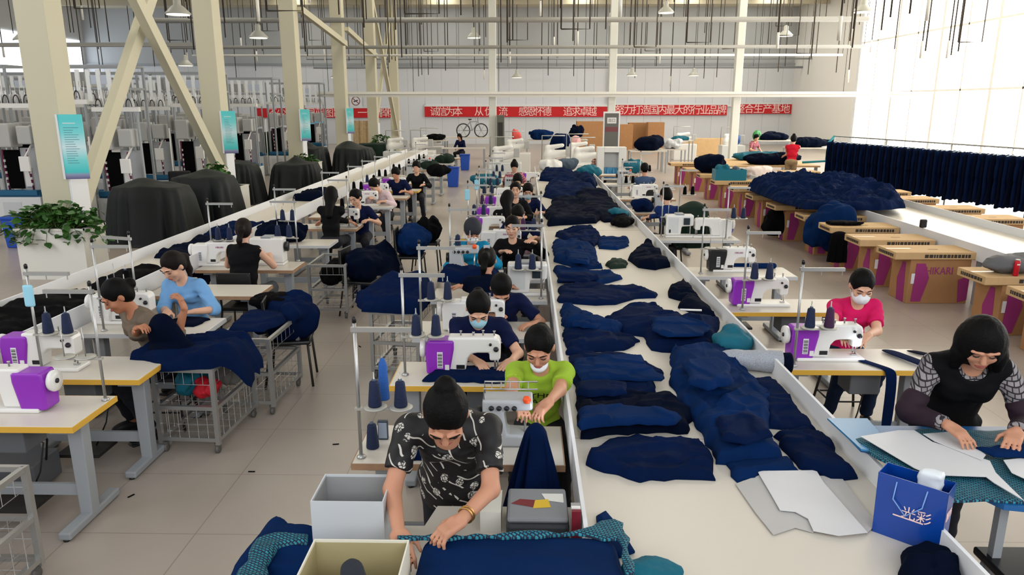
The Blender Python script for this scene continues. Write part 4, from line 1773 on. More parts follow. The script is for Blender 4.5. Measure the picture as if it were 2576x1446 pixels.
    if vest is not None:
        q = SDF()
        torso(q, .016)
        q.ell(P3 - bk * .06 * s + dn * .035 * s, np.array((.075, .07, .075)) * s, Mt, k=.012, op='s')
        for sg, S, E, Wp, hd in arms:
            q.ell(S + np.array((sg * .05, 0, -.01)), np.array((.045, .075, .08)) * s, Mt, k=.01, op='s')
        q.build('vest', vest, max(res, .008), t, disp=wr)
    q = SDF()
    q.ell(P0 + np.array((0, .01, -.01)), (.158 * s * build, .125 * s * build, .12 * s), Mw, k=.04)
    for sg, hp, kn, ft in legs:
        q.cap(hp, kn, .088 * s, .066 * s, k=.04)
        q.cap(kn, ft + np.array((0, 0, .02)), .064 * s, .050 * s, k=.03, flat=True)
    q.build('trousers', trousers, max(res, .011), t, disp=wr)
    for sg, hp, kn, ft in legs:
        q = SDF()
        q.ell(ft + np.array((0, -.055, -.035)), (.046, .125, .045), k=.02)
        q.box(ft + np.array((0, -.05, -.078)), (.048, .125, .010), rd=.006, k=.01)
        q.build('shoe', mat('shoe_dark', (30, 28, 30), .5), .012, t)
    return t, dict(P2=P2, P3=P3, hc=hc, arms=arms, mh=mh, H=H, bk=bk, dirv=dirv, th=th)
# ================================================================ PLACING: the three long worktables (troughs)
def trough(name, label, x0, x1, y0, y1, zs=.80, zr=.92, joints=()):
    t = thing(name, label, 'work table')
    o = B().box(x0, x1, y0, y1, zs - .03, zs).build('worktop', WHITE, t)
    if joints:
        j = B()
        for y in joints:
            j.box(x0, x1, y - .002, y + .002, zs, zs + .0008)
        j.build('joint', mat('joint_line', (150, 144, 136), .6), o)
    for x, s in ((x0, -1), (x1, 1)):
        B().box(x - (.018 if s < 0 else 0), x + (.018 if s > 0 else 0), y0, y1, zs - .09, zr).build('side_rim', WALLW, t)
    k = 0
    y = y0 + .3
    while y < y1 and k < 14:
        for x in (x0 + .06, x1 - .06):
            B().box(x - .025, x + .025, y - .025, y + .025, 0, zs - .03).build('leg', METALG, t)
        y += 1.8
        k += 1
    return t


trough('cutting_trough', 'long white trough table heaped with navy garments, running down the middle', .27, 1.75, 1.2, 21.5, joints=(2.62, 3.9, 6.3, 8.7, 11.1))
trough('sorting_trough', 'long white trough table behind the row of sewing tables beside the columns', -4.75, -3.95, 2.5, 30.0, joints=(6.0, 8.4, 10.8))

# ---------------------------------------------------------------- sewing tables
LT = [(4.08, YEDGE), (4.87, YEDGE), (5.94, GEDGE), (7.22, WEDGE), (8.43, WEDGE), (10.0, GEDGE), (11.4, WEDGE), (12.6, WEDGE), (13.9, GEDGE), (15.3, WEDGE), (16.6, YEDGE), (18.2, WEDGE), (20.0, GEDGE), (22.0, WEDGE), (24.5, GEDGE), (27.0, WEDGE)]
CT = [(3.65, WEDGE), (4.79, YEDGE), (5.87, GEDGE), (7.09, GEDGE), (8.0, GEDGE), (9.5, GEDGE), (10.65, YEDGE), (11.7, WEDGE), (13.2, WEDGE), (14.6, GEDGE), (16.2, WEDGE), (18.0, GEDGE), (20.0, WEDGE)]
RT = [(5.16, YEDGE), (6.71, YEDGE), (8.2, GEDGE), (10.5, GEDGE), (13.2, WEDGE), (15.2, WEDGE), (18.0, GEDGE), (20.5, WEDGE)]
EN = {'yellow_edge_band': 'yellow-edged', 'grey_edge_band': 'grey-edged', 'wood_edge_band': 'wood-edged'}
LX = lambda y: min(.33, max(0, (y - 9.5) * .045))
for i, (y, e) in enumerate(LT):
    table(e, (-3.31 + LX(y), y, 0), '%s white sewing table, %s from the camera in the column-side row' % (EN[e.name], ORD[i]), 'sewing tables of the column-side row', box=(i < 2))
for i, (y, e) in enumerate(CT):
    table(e, (-.36, y, 0), '%s white sewing table, %s from the camera in the middle row' % (EN[e.name], ORD[i]), 'sewing tables of the middle row', box=(i < 2))
for i, (y, e) in enumerate(RT):
    table(e, (2.50, y, 0), '%s white sewing table, %s from the camera in the window-side row' % (EN[e.name], ORD[i]), 'sewing tables of the window-side row', box=(i < 3))

# ---------------------------------------------------------------- sewing machines
lockP = make_lockstitch(PURPLE)
lockB = make_lockstitch(BLACKP, text='HIKARI')
lockW = make_lockstitch(PWHITE, text='HIKARI')
boxy = make_boxy()
overl = make_overlock()
stand = make_stand()
ZT = .76
ROWN = {'L': 'column-side row', 'C': 'middle row', 'R': 'window-side row'}


def machine(proto, row, i, x, y, rz, desc):
    x += LX(y) if row == 'L' else 0
    return place(proto, USED, (x, y, ZT), rz, '%s on the %s table of the %s' % (desc, ORD[i], ROWN[row]), 'sewing machines of the %s' % ROWN[row])


machine(lockP, 'L', 0, -3.30, 4.36, math.pi, 'purple-covered machine with large hand wheel')
machine(lockP, 'L', 1, -3.52, 5.10, 0, 'white machine with purple motor cover')
machine(lockW, 'L', 2, -3.55, 6.28, 0, 'all-white sewing machine')
machine(boxy, 'L', 4, -3.12, 8.78, math.pi, 'grey and black boxy machine')
machine(lockW, 'L', 4, -3.72, 8.72, 0, 'white sewing machine')
machine(lockW, 'L', 6, -3.0, 11.7, 0, 'white sewing machine')
machine(lockW, 'L', 8, -3.3, 14.2, 0, 'white sewing machine')
machine(lockP, 'L', 9, -3.4, 15.55, 0, 'purple-covered sewing machine')
machine(lockP, 'L', 10, -3.3, 16.85, 0, 'purple-covered sewing machine')
machine(overl, 'L', 12, -3.4, 20.2, 0, 'white overlock machine')
machine(overl, 'L', 13, -3.3, 22.2, 0, 'white overlock machine')
machine(lockW, 'L', 14, -3.3, 24.8, 0, 'white sewing machine')
machine(overl, 'C', 0, -.10, 3.93, 0, 'grey overlock machine with an orange button').scale = (.86, .86, .86)
machine(lockP, 'C', 1, -.42, 5.06, 0, 'white machine with purple barcoded motor cover')
machine(lockW, 'C', 2, -.42, 6.12, 0, 'white machine with red lettering')
machine(boxy, 'C', 3, .02, 7.36, 0, 'large boxy cream machine')
machine(overl, 'C', 4, -.70, 8.25, 0, 'white overlock machine with an orange button')
machine(lockW, 'C', 5, -.30, 9.7, 0, 'white sewing machine')
machine(lockP, 'C', 6, -.55, 10.9, 0, 'purple-covered white sewing machine')
machine(lockP, 'C', 7, -.5, 12.0, 0, 'purple-covered white sewing machine')
machine(lockP, 'C', 8, -.45, 13.5, 0, 'purple-covered white sewing machine')
machine(lockW, 'C', 9, -.3, 14.9, 0, 'white sewing machine')
machine(overl, 'C', 10, -.3, 16.4, 0, 'white overlock machine')
machine(lockP, 'C', 11, .1, 18.25, 0, 'purple-covered white sewing machine')
machine(lockP, 'R', 0, 2.30, 5.42, 0, 'white purple-covered machine with lit lamp')
machine(lockP, 'R', 1, 2.28, 6.98, 0, 'unattended white machine with purple motor cover')
machine(lockB, 'R', 2, 2.42, 8.5, 0, 'white machine with black motor and red lettering')
machine(boxy, 'R', 3, 2.25, 10.8, 0, 'pale boxy machine')
machine(lockW, 'R', 3, 2.72, 10.78, math.pi, 'low white machine')
machine(overl, 'R', 4, 2.5, 13.5, 0, 'white overlock machine')
machine(lockW, 'R', 5, 2.5, 15.5, 0, 'white sewing machine')
machine(overl, 'R', 6, 2.4, 18.2, 0, 'white overlock machine')
# the working light of the lit machine shows on the cloth
ll = bpy.data.lights.new('needle_lamp', 'POINT')
ll.energy, ll.shadow_soft_size, ll.color = .55, .01, (.75, .85, 1)
lo = bpy.data.objects.new('needle_lamp', ll)
COL.objects.link(lo)
lo.location = (2.52, 5.30, .90)
ll2 = ll.copy()
lo2 = bpy.data.objects.new('needle_lamp', ll2)
COL.objects.link(lo2)
lo2.location = (.09, 3.78, .98)

# ---------------------------------------------------------------- thread stands with their cones
used_cones = [0]


def tstand(row, i, x, y, rz=0, cones=('N', 'N'), desc='chrome thread stand with a crossbar'):
    x += LX(y) if row == 'L' else 0
    o = place(stand, USED, (x, y, ZT), rz, '%s on the %s table of the %s' % (desc, ORD[i], ROWN[row]), 'thread stands of the %s' % ROWN[row])
    for q, (cx_, c) in enumerate(zip((.09, .23), cones)):
        if c:
            m = {'N': THREADN, 'P': THREADP, 'B': THREADB, 'K': BLACKC}[c]
            nm = {'N': 'navy', 'P': 'plum', 'B': 'bright blue', 'K': 'black'}[c]
            cone((x + cx_ * math.cos(rz), y + cx_ * math.sin(rz), ZT + .304), m,
                 '%s thread cone, %s pin of the %s on the %s %s table' % (nm, 'pole-side' if q == 0 else 'outer', 'stand' if desc.startswith('chrome thread stand with') else ('tall stand' if 'tall' in desc else 'long-armed stand' if 'long' in desc else 'stand'), ORD[i], ROWN[row].replace(' row', '-row')), 'thread cones on stands')
    return o


tstand('L', 0, -2.76, 4.5, math.pi, (None, None), 'bare chrome pole of a thread stand')
tstand('L', 1, -3.50, 5.0, 0, ('N', 'N'))
tstand('L', 2, -3.62, 6.02, 0, ('N', 'N'))
tstand('L', 2, -3.5, 6.38, math.pi * .9, ('K', None), 'white-tipped thread stand with long arm')
tstand('L', 4, -3.80, 8.75, 0, ('N', 'N'))
tstand('L', 4, -2.82, 8.95, math.pi, ('N', 'N'), 'tall chrome thread stand by the table end')
tstand('L', 5, -3.55, 10.3, 0, ('N', 'N'))
tstand('L', 6, -2.9, 11.6, math.pi, ('K', None))
tstand('L', 7, -3.7, 12.9, 0, ('K', 'K'))
tstand('L', 8, -3.6, 14.2, 0, ('K', 'K'))
tstand('L', 9, -3.7, 15.6, 0, ('N', 'K'))
tstand('L', 10, -3.75, 16.9, 0, ('K', 'K'))
tstand('L', 11, -3.7, 18.5, 0, ('K', 'K'))
tstand('L', 12, -3.6, 20.3, 0, ('K', 'K'))
tstand('L', 13, -3.6, 22.3, 0, ('K', 'K'))
tstand('C', 0, -.90, 3.72, 0, ('N', 'N'), 'white thread stand loaded with cones')
tstand('C', 1, -.86, 5.0, 0, ('N', 'N'))
tstand('C', 2, -.88, 6.0, 0, ('N', 'N'))
tstand('C', 3, .16, 7.18, math.pi, ('N', 'N'), 'chrome thread stand beside the big cream machine')
tstand('C', 4, -.86, 8.3, 0, ('N', None))
tstand('C', 5, .2, 9.55, math.pi, ('N', 'P'))
tstand('C', 6, -.85, 10.9, 0, ('N', 'N'))
tstand('C', 7, -.8, 12.1, 0, ('P', 'N'))
tstand('C', 8, -.85, 13.6, 0, ('N', 'N'))
tstand('C', 9, -.8, 15.0, 0, ('N', 'N'))
tstand('C', 10, -.8, 16.5, 0, ('N', 'N'))
tstand('C', 11, -.8, 18.3, 0, ('N', 'N'))
tstand('R', 0, 2.0, 5.24, 0, ('N', 'P'), 'thick chrome thread stand at the table corner')
tstand('R', 1, 2.06, 6.8, 0, ('N', 'N'))
tstand('R', 2, 2.02, 8.35, 0, (None, None))
tstand('R', 3, 2.9, 10.62, math.pi * 0, ('N', 'N'))
tstand('R', 3, 2.0, 10.8, 0, (None, None), 'bare pale thread stand')
tstand('R', 4, 2.8, 13.5, 0, ('K', 'K'))
tstand('R', 5, 2.0, 15.5, 0, ('K', 'K'))
tstand('R', 6, 2.8, 18.3, 0, ('K', 'K'))
# loose cones standing on tables
cone((-3.98 + .12, 4.98, ZT), THREADN, 'navy thread cone standing on the far end of the second table, column-side row', 'loose thread cones')
cone((-.78, 3.82, ZT + .304), THREADB, 'tall bright blue thread cone at the front thread stand of the middle row', 'loose thread cones', tall=True)
cone((-.86, 3.84, ZT), THREADN, 'dark navy cone standing on the table under the front thread stand', 'loose thread cones')
cone((.13, 9.52, ZT), THREADN, 'navy cone standing on the table beside the pink pouch', 'loose thread cones')

# ---------------------------------------------------------------- wire carts and their loads
cart = make_cart()
place(cart, USED, (-3.24, 2.98, 0), 0, 'empty pale wire cart nearest the camera, cut by the picture edge', 'wire carts')
place(cart, USED, (-2.84, 5.28, 0), R(-3), 'wire cart holding teal and red cloth, navy trousers thrown on top', 'wire carts')
place(cart, USED, (-2.66, 6.02, 0), R(-2), 'empty-topped wire cart behind the cart of red cloth', 'wire carts')
place(cart, USED, (-2.72, 9.02, 0), 0, 'wire cart with a black sack beside the table with the yellow corner', 'wire carts')
place(cart, USED, (-1.50, 6.9, 0), R(-6), 'wire cart piled with navy trousers at the aisle side of the middle row', 'wire carts')


def H_(name, px_poly, z0, H, m, label, cat, seed, group=None, **k):
    cl_ = (lambda q: (min(1.70, max(.315, q[0])), q[1])) if group == 'navy garments in the middle trough' else (lambda q: q)
    o = heap(name, [cl_(at(x, y, z0)) for x, y in px_poly], z0, H, m, seed=seed, **k)
    return tag(o, label, cat, group)


def HW(name, poly, z0, H, m, label, cat, seed, group=None, **k):
    o = heap(name, poly, z0, H, m, seed=seed, **k)
    return tag(o, label, cat, group)


def sacks(name, c, r, m, label, cat, seed, group=None, res=.02, amp=None, kind=None):
    """a soft crumpled bundle as a closed body"""
    rg = random.Random(seed)
    q = SDF()
    rm = (r[0] + r[1] + r[2]) / 3
    q.ell((0, 0, r[2] * .7), (r[0] * .86, r[1] * .86, r[2] * .8), k=.05)
    for k in range(6):
        a = rg.uniform(0, 6.28)
        q.ell((r[0] * .55 * math.cos(a), r[1] * .55 * math.sin(a), r[2] * rg.uniform(.4, 1.35)), (r[0] * rg.uniform(.35, .55), r[1] * rg.uniform(.35, .55), r[2] * rg.uniform(.3, .5)), k=.03)
    q.box((0, 0, -.75), (3, 3, .75), rd=.005, k=.01, op='s')
    am = min(.11, (.30 * rm) if amp is None else amp * 1.8)
    fq = .95 / rm
    o = q.build(name, m, res, None, disp=lambda P: am * ((1 - 2.2 * np.abs(fbm(P * fq * np.array((1.35, 1.35, .7)) + .5 * vnoise(P * fq, seed + 1)[..., None], seed, 3))) * -.8 + .28))
    o.location = c
    return tag(o, label, cat, group)


sacks('cloth_bundle', (-2.70, 5.58, .39), (.12, .13, .13), TEALC, 'crumpled teal cloth on the shelf of the wire cart', 'cloth', 3, res=.012)
sacks('cloth_bundle', (-2.52, 5.46, .39), (.10, .10, .09), mat('red_cloth', (196, 28, 44), .6, bump=(60, .2)), 'shiny red cloth on the shelf of the wire cart', 'cloth', 4, res=.012)
sacks('cloth_bundle', (-2.5, 5.82, .39), (.12, .15, .15), mat('grey_cloth', (120, 118, 114), .8), 'grey cloth at the back of the loaded wire cart', 'cloth', 5, res=.012)
HW('navy_trousers', [(-3.02, 5.28), (-2.66, 5.18), (-2.36, 5.26), (-2.18, 5.5), (-2.22, 5.9), (-2.5, 6.0), (-2.9, 5.95), (-3.05, 5.6)], .705, .13, NAVY, 'navy trousers heaped on top of the wire cart with red cloth', 'trousers', 12, fold=.05, ang=.6, res=.014,
   base=lambda X, Y: -.35 * np.clip((X + 2.34) / .2, 0, 1) ** 1.5)
HW('navy_trousers', [(-2.62, 6.2), (-2.3, 6.18), (-2.2, 6.5), (-2.3, 6.78), (-2.65, 6.75)], .705, .06, NAVY, 'navy trousers folded on the far end of the second wire cart', 'trousers', 13, fold=.03)
sacks('black_sack', (-2.49, 9.38, .39), (.18, .28, .17), BLACKC, 'black sack inside the wire cart by the yellow-cornered table', 'sack', 6)
HW('navy_trousers', [(-1.58, 6.85), (-1.0, 6.75), (-.95, 7.4), (-1.1, 7.75), (-1.6, 7.7), (-1.72, 7.2)], .705, .2, NAVY, 'navy trousers piled high on the cart by the middle row', 'trousers', 14, fold=.06, peak=[(-1.42, 7.5, .18, .5), (-1.08, 7.35, .2, .8)])

# ---------------------------------------------------------------- garments lying in the middle trough
GZ = .801
GARM = [
    ([(1690, 890), (1760, 882), (1850, 890), (1885, 950), (1940, 1000), (1935, 1090), (1965, 1165), (1800, 1168), (1770, 1100), (1700, 1010), (1685, 955)], .11, NAVYB, 'biggest navy garment heap in the trough, in front of the grey roll', .05, .9),
    ([(1885, 965), (1990, 962), (2060, 1030), (2085, 1085), (2040, 1088), (1930, 1078), (1905, 1020)], .035, NAVY, 'flat navy trouser panel against the trough rim below the grey roll', .02, .3),
    ([(1945, 1100), (2020, 1078), (2088, 1088), (2160, 1165), (2158, 1205), (2090, 1208), (2010, 1180)], .06, NAVY, 'pair of folded navy trouser legs above the white paper patterns', .03, -.8),
    ([(1825, 1168), (1980, 1153), (2010, 1188), (1910, 1195), (1855, 1215)], .02, NAVYB, 'navy panel sticking out from under the white paper patterns', .01, .2),
    ([(1478, 1150), (1530, 1112), (1600, 1098), (1760, 1125), (1790, 1150), (1800, 1210), (1700, 1206), (1610, 1215), (1520, 1190), (1473, 1170)], .055, NAVY, 'crumpled navy jacket nearest the camera in the trough', .04, .15),
    ([(1450, 1012), (1560, 1000), (1690, 1010), (1740, 1050), (1730, 1092), (1600, 1090), (1460, 1105), (1447, 1060)], .07, NAVYD, 'dark navy trousers behind the jacket nearest the camera', .04, .1),
    ([(1430, 900), (1600, 895), (1632, 920), (1670, 940), (1665, 955), (1640, 955), (1650, 990), (1600, 1008), (1450, 1006), (1440, 950)], .06, NAVY, 'stack of flat navy panels beside the lime-green T-shirt', .02, .1),
    ([(1417, 832), (1500, 840), (1570, 843), (1610, 860), (1570, 882), (1500, 886), (1440, 896), (1418, 893)], .06, NAVY, 'navy garment with a grey zip behind the lime-green T-shirt', .035, .2),
    ([(1378, 808), (1413, 775), (1456, 784), (1506, 808), (1559, 815), (1572, 832), (1546, 846), (1493, 850), (1453, 835), (1420, 828)], .08, NAVYB, 'navy trousers bunched at the trough edge by the seated man', .04, .4),
    ([(1516, 808), (1600, 770), (1652, 772), (1685, 798), (1742, 815), (1825, 812), (1802, 852), (1785, 875), (1692, 888), (1639, 882), (1619, 848), (1566, 838)], .14, NAVY, 'high navy heap in the middle of the trough with a pale pen on it', .05, .3),
    ([(1680, 735), (1712, 715), (1738, 710), (1752, 722), (1775, 722), (1798, 748), (1825, 772), (1818, 805), (1775, 803), (1705, 775), (1719, 759), (1682, 749)], .10, NAVYD, 'dark navy coat slumped on the trough rim by the unattended purple machine', .05, -.5),
    ([(1403, 729), (1453, 714), (1509, 722), (1560, 725), (1592, 725), (1655, 742), (1649, 750), (1599, 752), (1549, 767), (1499, 769), (1406, 762)], .05, NAVY, 'long navy trousers with a black leg stretching across the trough', .03, .1),
    ([(1393, 678), (1470, 682), (1533, 686), (1566, 702), (1533, 712), (1506, 719), (1476, 712), (1403, 712)], .05, NAVYB, 'flat blue-navy trousers with ragged edge beside the cream machine', .03, .1),
    ([(1390, 612), (1460, 608), (1500, 634), (1503, 659), (1516, 676), (1460, 679), (1393, 659)], .10, NAVYB, 'blue-navy garment humped by the pink pouch', .04, .5),
    ([(1396, 595), (1450, 572), (1486, 574), (1513, 598), (1496, 624), (1446, 613)], .10, NAVY, 'navy garment heap behind the humped blue one', .05, .7),
    ([(1503, 603), (1526, 600), (1579, 603), (1582, 619), (1553, 629), (1506, 626)], .06, NAVYB, 'small folded navy bundle in mid-trough beside bare white worktop', .03, .2),
    ([(1579, 655), (1619, 618), (1652, 614), (1662, 630), (1689, 628), (1697, 672), (1649, 680), (1606, 674)], .12, NAVYD, 'dark navy bundle by the far rim opposite the green scrap', .05, .4),
    ([(1522, 668), (1534, 660), (1566, 657), (1580, 664), (1575, 674), (1535, 677)], .05, GREENC, 'dark green cloth scrap lying alone in the trough', .02, .2),
    ([(1370, 540), (1395, 500), (1440, 495), (1480, 520), (1520, 545), (1500, 562), (1440, 566), (1380, 570)], .12, NAVYD, 'dark navy heap filling the trough beyond the bare patch', .06, .8),
    ([(1440, 495), (1510, 480), (1560, 500), (1600, 540), (1585, 555), (1520, 560), (1470, 535)], .14, NAVYD, 'dark navy heap against the window-side rim of the trough', .06, .3),
    ([(1365, 495), (1380, 462), (1430, 450), (1470, 462), (1500, 482), (1450, 500), (1400, 505)], .16, NAVY, 'navy heap beside the workers with hair tied back', .07, .5),
    ([(1350, 455), (1370, 428), (1400, 425), (1440, 437), (1470, 452), (1430, 460)], .2, NAVY, 'navy heap under the pale bag at the far trough', .07, .6),
    ([(1440, 440), (1470, 432), (1500, 440), (1530, 462), (1500, 476), (1460, 470)], .22, NAVY, 'farthest navy heap in the trough, next to grey boxes', .07, .4),
]
for i, (poly, Hh, m, lab, fo, an) in enumerate(GARM):
    H_('navy_garment' if m is not GREENC else 'cloth_scrap', poly, GZ, Hh, m, lab, 'garment' if m is not GREENC else 'cloth', 40 + i, 'navy garments in the middle trough' if m is not GREENC else None,
       fold=fo, ang=an, edge=.07 + Hh * .5, res=(.012 if i < 9 else .02 if i < 18 else .04), freq=(11 if i < 9 else 8 if i < 18 else 5))

# loose flat panels lying over the heaps
PANELS = [
    ([(1440, 902), (1560, 893), (1618, 897), (1622, 915), (1668, 938), (1664, 952), (1560, 950), (1460, 955)], .075, NAVYB, 'flat navy panel with a notched corner on the panel stack beside the lime-green T-shirt'),
    ([(1448, 962), (1540, 955), (1575, 958), (1578, 985), (1480, 992), (1450, 985)], .08, NAVY, 'square navy pocket panel on the panel stack by the trough edge'),
    ([(1450, 1030), (1560, 1015), (1640, 1022), (1715, 1045), (1700, 1060), (1560, 1062), (1455, 1075)], .10, NAVYB, 'long flat navy panel over the dark trousers by the trough edge'),
    ([(1720, 905), (1800, 898), (1838, 915), (1842, 960), (1780, 975), (1735, 960)], .16, NAVYB, 'rounded navy panel on top of the biggest garment heap'),
    ([(1800, 1050), (1890, 1040), (1930, 1062), (1945, 1090), (1880, 1110), (1815, 1100)], .13, NAVY, 'crumpled navy panel at the lower end of the biggest garment heap'),
    ([(1960, 970), (2000, 958), (2030, 970), (2040, 990), (1985, 992)], .05, NAVYD, 'dark navy offcut by the trough rim below the grey roll'),
    ([(1430, 778), (1480, 790), (1520, 806), (1500, 822), (1440, 815)], .09, NAVYB, 'navy panel folded over the bunched trousers at the trough edge'),
    ([(1640, 800), (1720, 800), (1790, 818), (1770, 838), (1680, 842), (1640, 825)], .13, NAVYB, 'flat navy panel over the high heap under the pale pen'),
    ([(1400, 690), (1470, 688), (1510, 695), (1480, 706), (1410, 704)], .07, NAVY, 'navy leg panel on the ragged blue-navy trousers'),
    ([(1420, 630), (1460, 622), (1490, 645), (1480, 662), (1430, 655)], .12, NAVYB, 'lighter navy panel on the humped garment by the pink pouch'),
]
for i, (poly, dz, m, lab) in enumerate(PANELS):
    pz = [(min(1.70, max(.315, q[0])), q[1]) for q in (at(x, y, GZ + dz) for x, y in poly)]
    tag(heap('navy_panel_piece', pz, GZ + dz - .02, .025, m, seed=300 + i, fold=.018, ang=.3 * i, edge=.05, res=.011, freq=8), lab, 'garment', 'navy garments in the middle trough')

# small things in the trough
o = B().tube([(1.30, 6.0, .98), (1.48, 6.0, .975)], .009, 8).build('pen', PWHITE)
tag(o, 'pale pen lying on the high navy heap', 'pen')
cx_, cy_ = at(1545, 1262, .82)
o = HW('navy_pocket_piece', [(.33, 3.05), (.36, 2.78), (.40, 2.74), (.47, 2.78), (.44, 2.95), (.38, 3.1)], .805, .02, NAVYB, 'small navy pocket piece lying by the trough rim near the booklets', 'cloth', 80, fold=.01, res=.01, edge=.03)
sacks('teal_bag', at(1845, 878, .81) + (.80,), (.17, .16, .10), TEALC, 'teal cloth bag slumped against the trough rim', 'bag', 8, res=.014, amp=.012)
# grey roll with navy lining
t = thing('fabric_roll', 'glittery grey fabric roll with navy lining lying at the trough rim', 'fabric roll', at(1905, 905, .88) + (.875,), R(-12))
q = SDF().cap((-.2, 0, 0), (.17, 0, 0), .066, .082, k=.01, flat=True)
q.build('wrap', mat('grey_glitter_cloth', (92, 98, 110), .6, noise=(160, .7), rgb2=(196, 200, 208)), .010, t, disp=lambda P: .008 * fbm(P * 14, 3))
SDF().cap((.10, 0, 0), (.22, 0, 0), .066, .070, k=.01, flat=True).ell((.225, 0, .0), (.02, .07, .07)).build('lining', NAVYD, .010, t, disp=lambda P: .006 * fbm(P * 16, 4))


# ---------------------------------------------------------------- paper patterns
def sheet(name, pxs, z, m, label, cat, thick=.003, group=None):
    """a stiff paper pattern: outline polygon with rounded run, lying at z"""
    pts = [at(x, y, z) for x, y in pxs]
    o = B().prism(pts, z, z + thick, plane='xy').build(name, m)
    return tag(o, label, cat, group)


sheet('paper_pattern', [(1850, 1218), (1912, 1196), (1960, 1200), (2050, 1335), (2045, 1340), (2000, 1328), (1945, 1346), (1900, 1290)], .805, PAPERG, 'grey card pattern lying under the top white sheet in the trough', 'paper pattern', .004, group='paper patterns in the trough')
sheet('paper_pattern', [(2060, 1198), (2115, 1200), (2205, 1320), (2180, 1342), (2120, 1300)], .806, PAPERG, 'grey card pattern next to the blue carrier bag', 'paper pattern', .004, group='paper patterns in the trough')
sheet('paper_pattern', [(1905, 1186), (2053, 1184), (2072, 1215), (2182, 1340), (2110, 1348), (2046, 1336), (2032, 1305), (2000, 1288), (1962, 1284), (1940, 1245)], .815, PAPER, 'top white paper pattern with a curved notch in the trough', 'paper pattern', .004, group='paper patterns in the trough')

# ---------------------------------------------------------------- blue carrier bag
t = thing('carrier_bag', 'glossy royal blue carrier bag with white print standing at the trough corner', 'bag', at(2285, 1352, .80) + (.802,), R(-42))
BAGB = mat('glossy_blue_bag', (4, 70, 172), .3, noise=(4, .3), spec=.5, coat=.3)
w_, d_, h_ = .27, .11, .29
bb = B()
for (xa, xb, ya, yb) in ((-w_ / 2, w_ / 2, -d_ / 2, -d_ / 2), (w_ / 2, w_ / 2, -d_ / 2, d_ / 2), (w_ / 2, -w_ / 2, d_ / 2, d_ / 2), (-w_ / 2, -w_ / 2, d_ / 2, -d_ / 2)):
    bb.add([(xa, ya, 0), (xb, yb, 0), (xb * 1.02, yb * 1.1, h_), (xa * 1.02, ya * 1.1, h_)], [(0, 1, 2, 3)])
bb.add([(-w_ / 2, -d_ / 2, 0), (w_ / 2, -d_ / 2, 0), (w_ / 2, d_ / 2, 0), (-w_ / 2, d_ / 2, 0)], [(0, 1, 2, 3)])
bo = bb.build('bag_body', BAGB, t)
sm = bo.modifiers.new('thick', 'SOLIDIFY')
sm.thickness = .003
lettering('光彩', .06, CHARW, t, (.03, -d_ / 2 - .006, .14), (R(88), 0, 0), .0006)
B().obox((.0, -d_ / 2 - .004, .115), (.12, .001, .006)).build('print_line', CHARW, t)
lettering('服饰', .045, CHARW, t, (w_ / 2 + .005, -.01, .17), (R(90), 0, R(90)), .0006)
pp = B().box(w_ / 2 + .0035, w_ / 2 + .005, -.04, -.005, .03, .075)
pp.build('printed_patch', SILVER, t)
hd = B().tube([(-.06, -d_ / 2 - .006, h_ - .02), (-.065, -d_ / 2 - .014, h_ - .1), (-.01, -d_ / 2 - .016, h_ - .16), (.05, -d_ / 2 - .014, h_ - .1), (.06, -d_ / 2 - .006, h_ - .02)], .003, 6)
hd.build('cord_handle', mat('blue_cord', (120, 160, 220), .6), t)
q = SDF().box((.05, .02, h_ - .01), (.045, .03, .05), rd=.012)
q.build('tissue', mat('white_plastic_film', (222, 228, 234), .4), .008, None, disp=lambda P: .012 * fbm(P * 22, 4)).matrix_world = Matrix.Translation(t.location) @ Matrix.Rotation(R(-42), 4, 'Z')
tag(bpy.data.objects[-1] if False else [o for o in bpy.data.objects if o.name.startswith('tissue')][0], 'crumpled white plastic wrap poking out of the blue carrier bag', 'wrapping')
H_('navy_bundle', [(2258, 1446), (2265, 1400), (2320, 1385), (2400, 1395), (2428, 1420), (2425, 1500), (2260, 1500)], .801, .09, NAVYD, 'dark navy bundle in front of the blue carrier bag', 'garment', 83, fold=.04, res=.01)

# ---------------------------------------------------------------- teal pattern table of the worker in the black vest
t = thing('pattern_table', 'blue-topped table laid across the trough rim, covered with cloth and white patterns', 'table', (0, 0, 0))
tpoly = [(1.72, 3.77), (1.72, 3.50), (1.86, 3.44), (2.10, 2.95), (3.1, 2.75), (3.1, 3.77)]
o = B().prism(list(tpoly), .925, .95, plane='xy').build('table_top', mat('blue_board', (22, 92, 150), .35, spec=.5), t)
for (x, y) in ((2.2, 3.1), (3.0, 2.9), (2.2, 3.66), (3.0, 3.66)):
    B().box(x - .02, x + .02, y - .02, y + .02, 0, .925).build('leg', METALG, t)
tr = B().prism([(1.68, 3.84), (1.70, 3.46), (1.86, 3.42), (1.90, 3.84)], .952, .962, plane='xy')
o = tr.build('plastic_tray', mat('blue_tray', (58, 128, 176), .2, spec=.6))
tag(o, 'shallow pale blue plastic tray at the inner corner of the pattern table', 'tray')
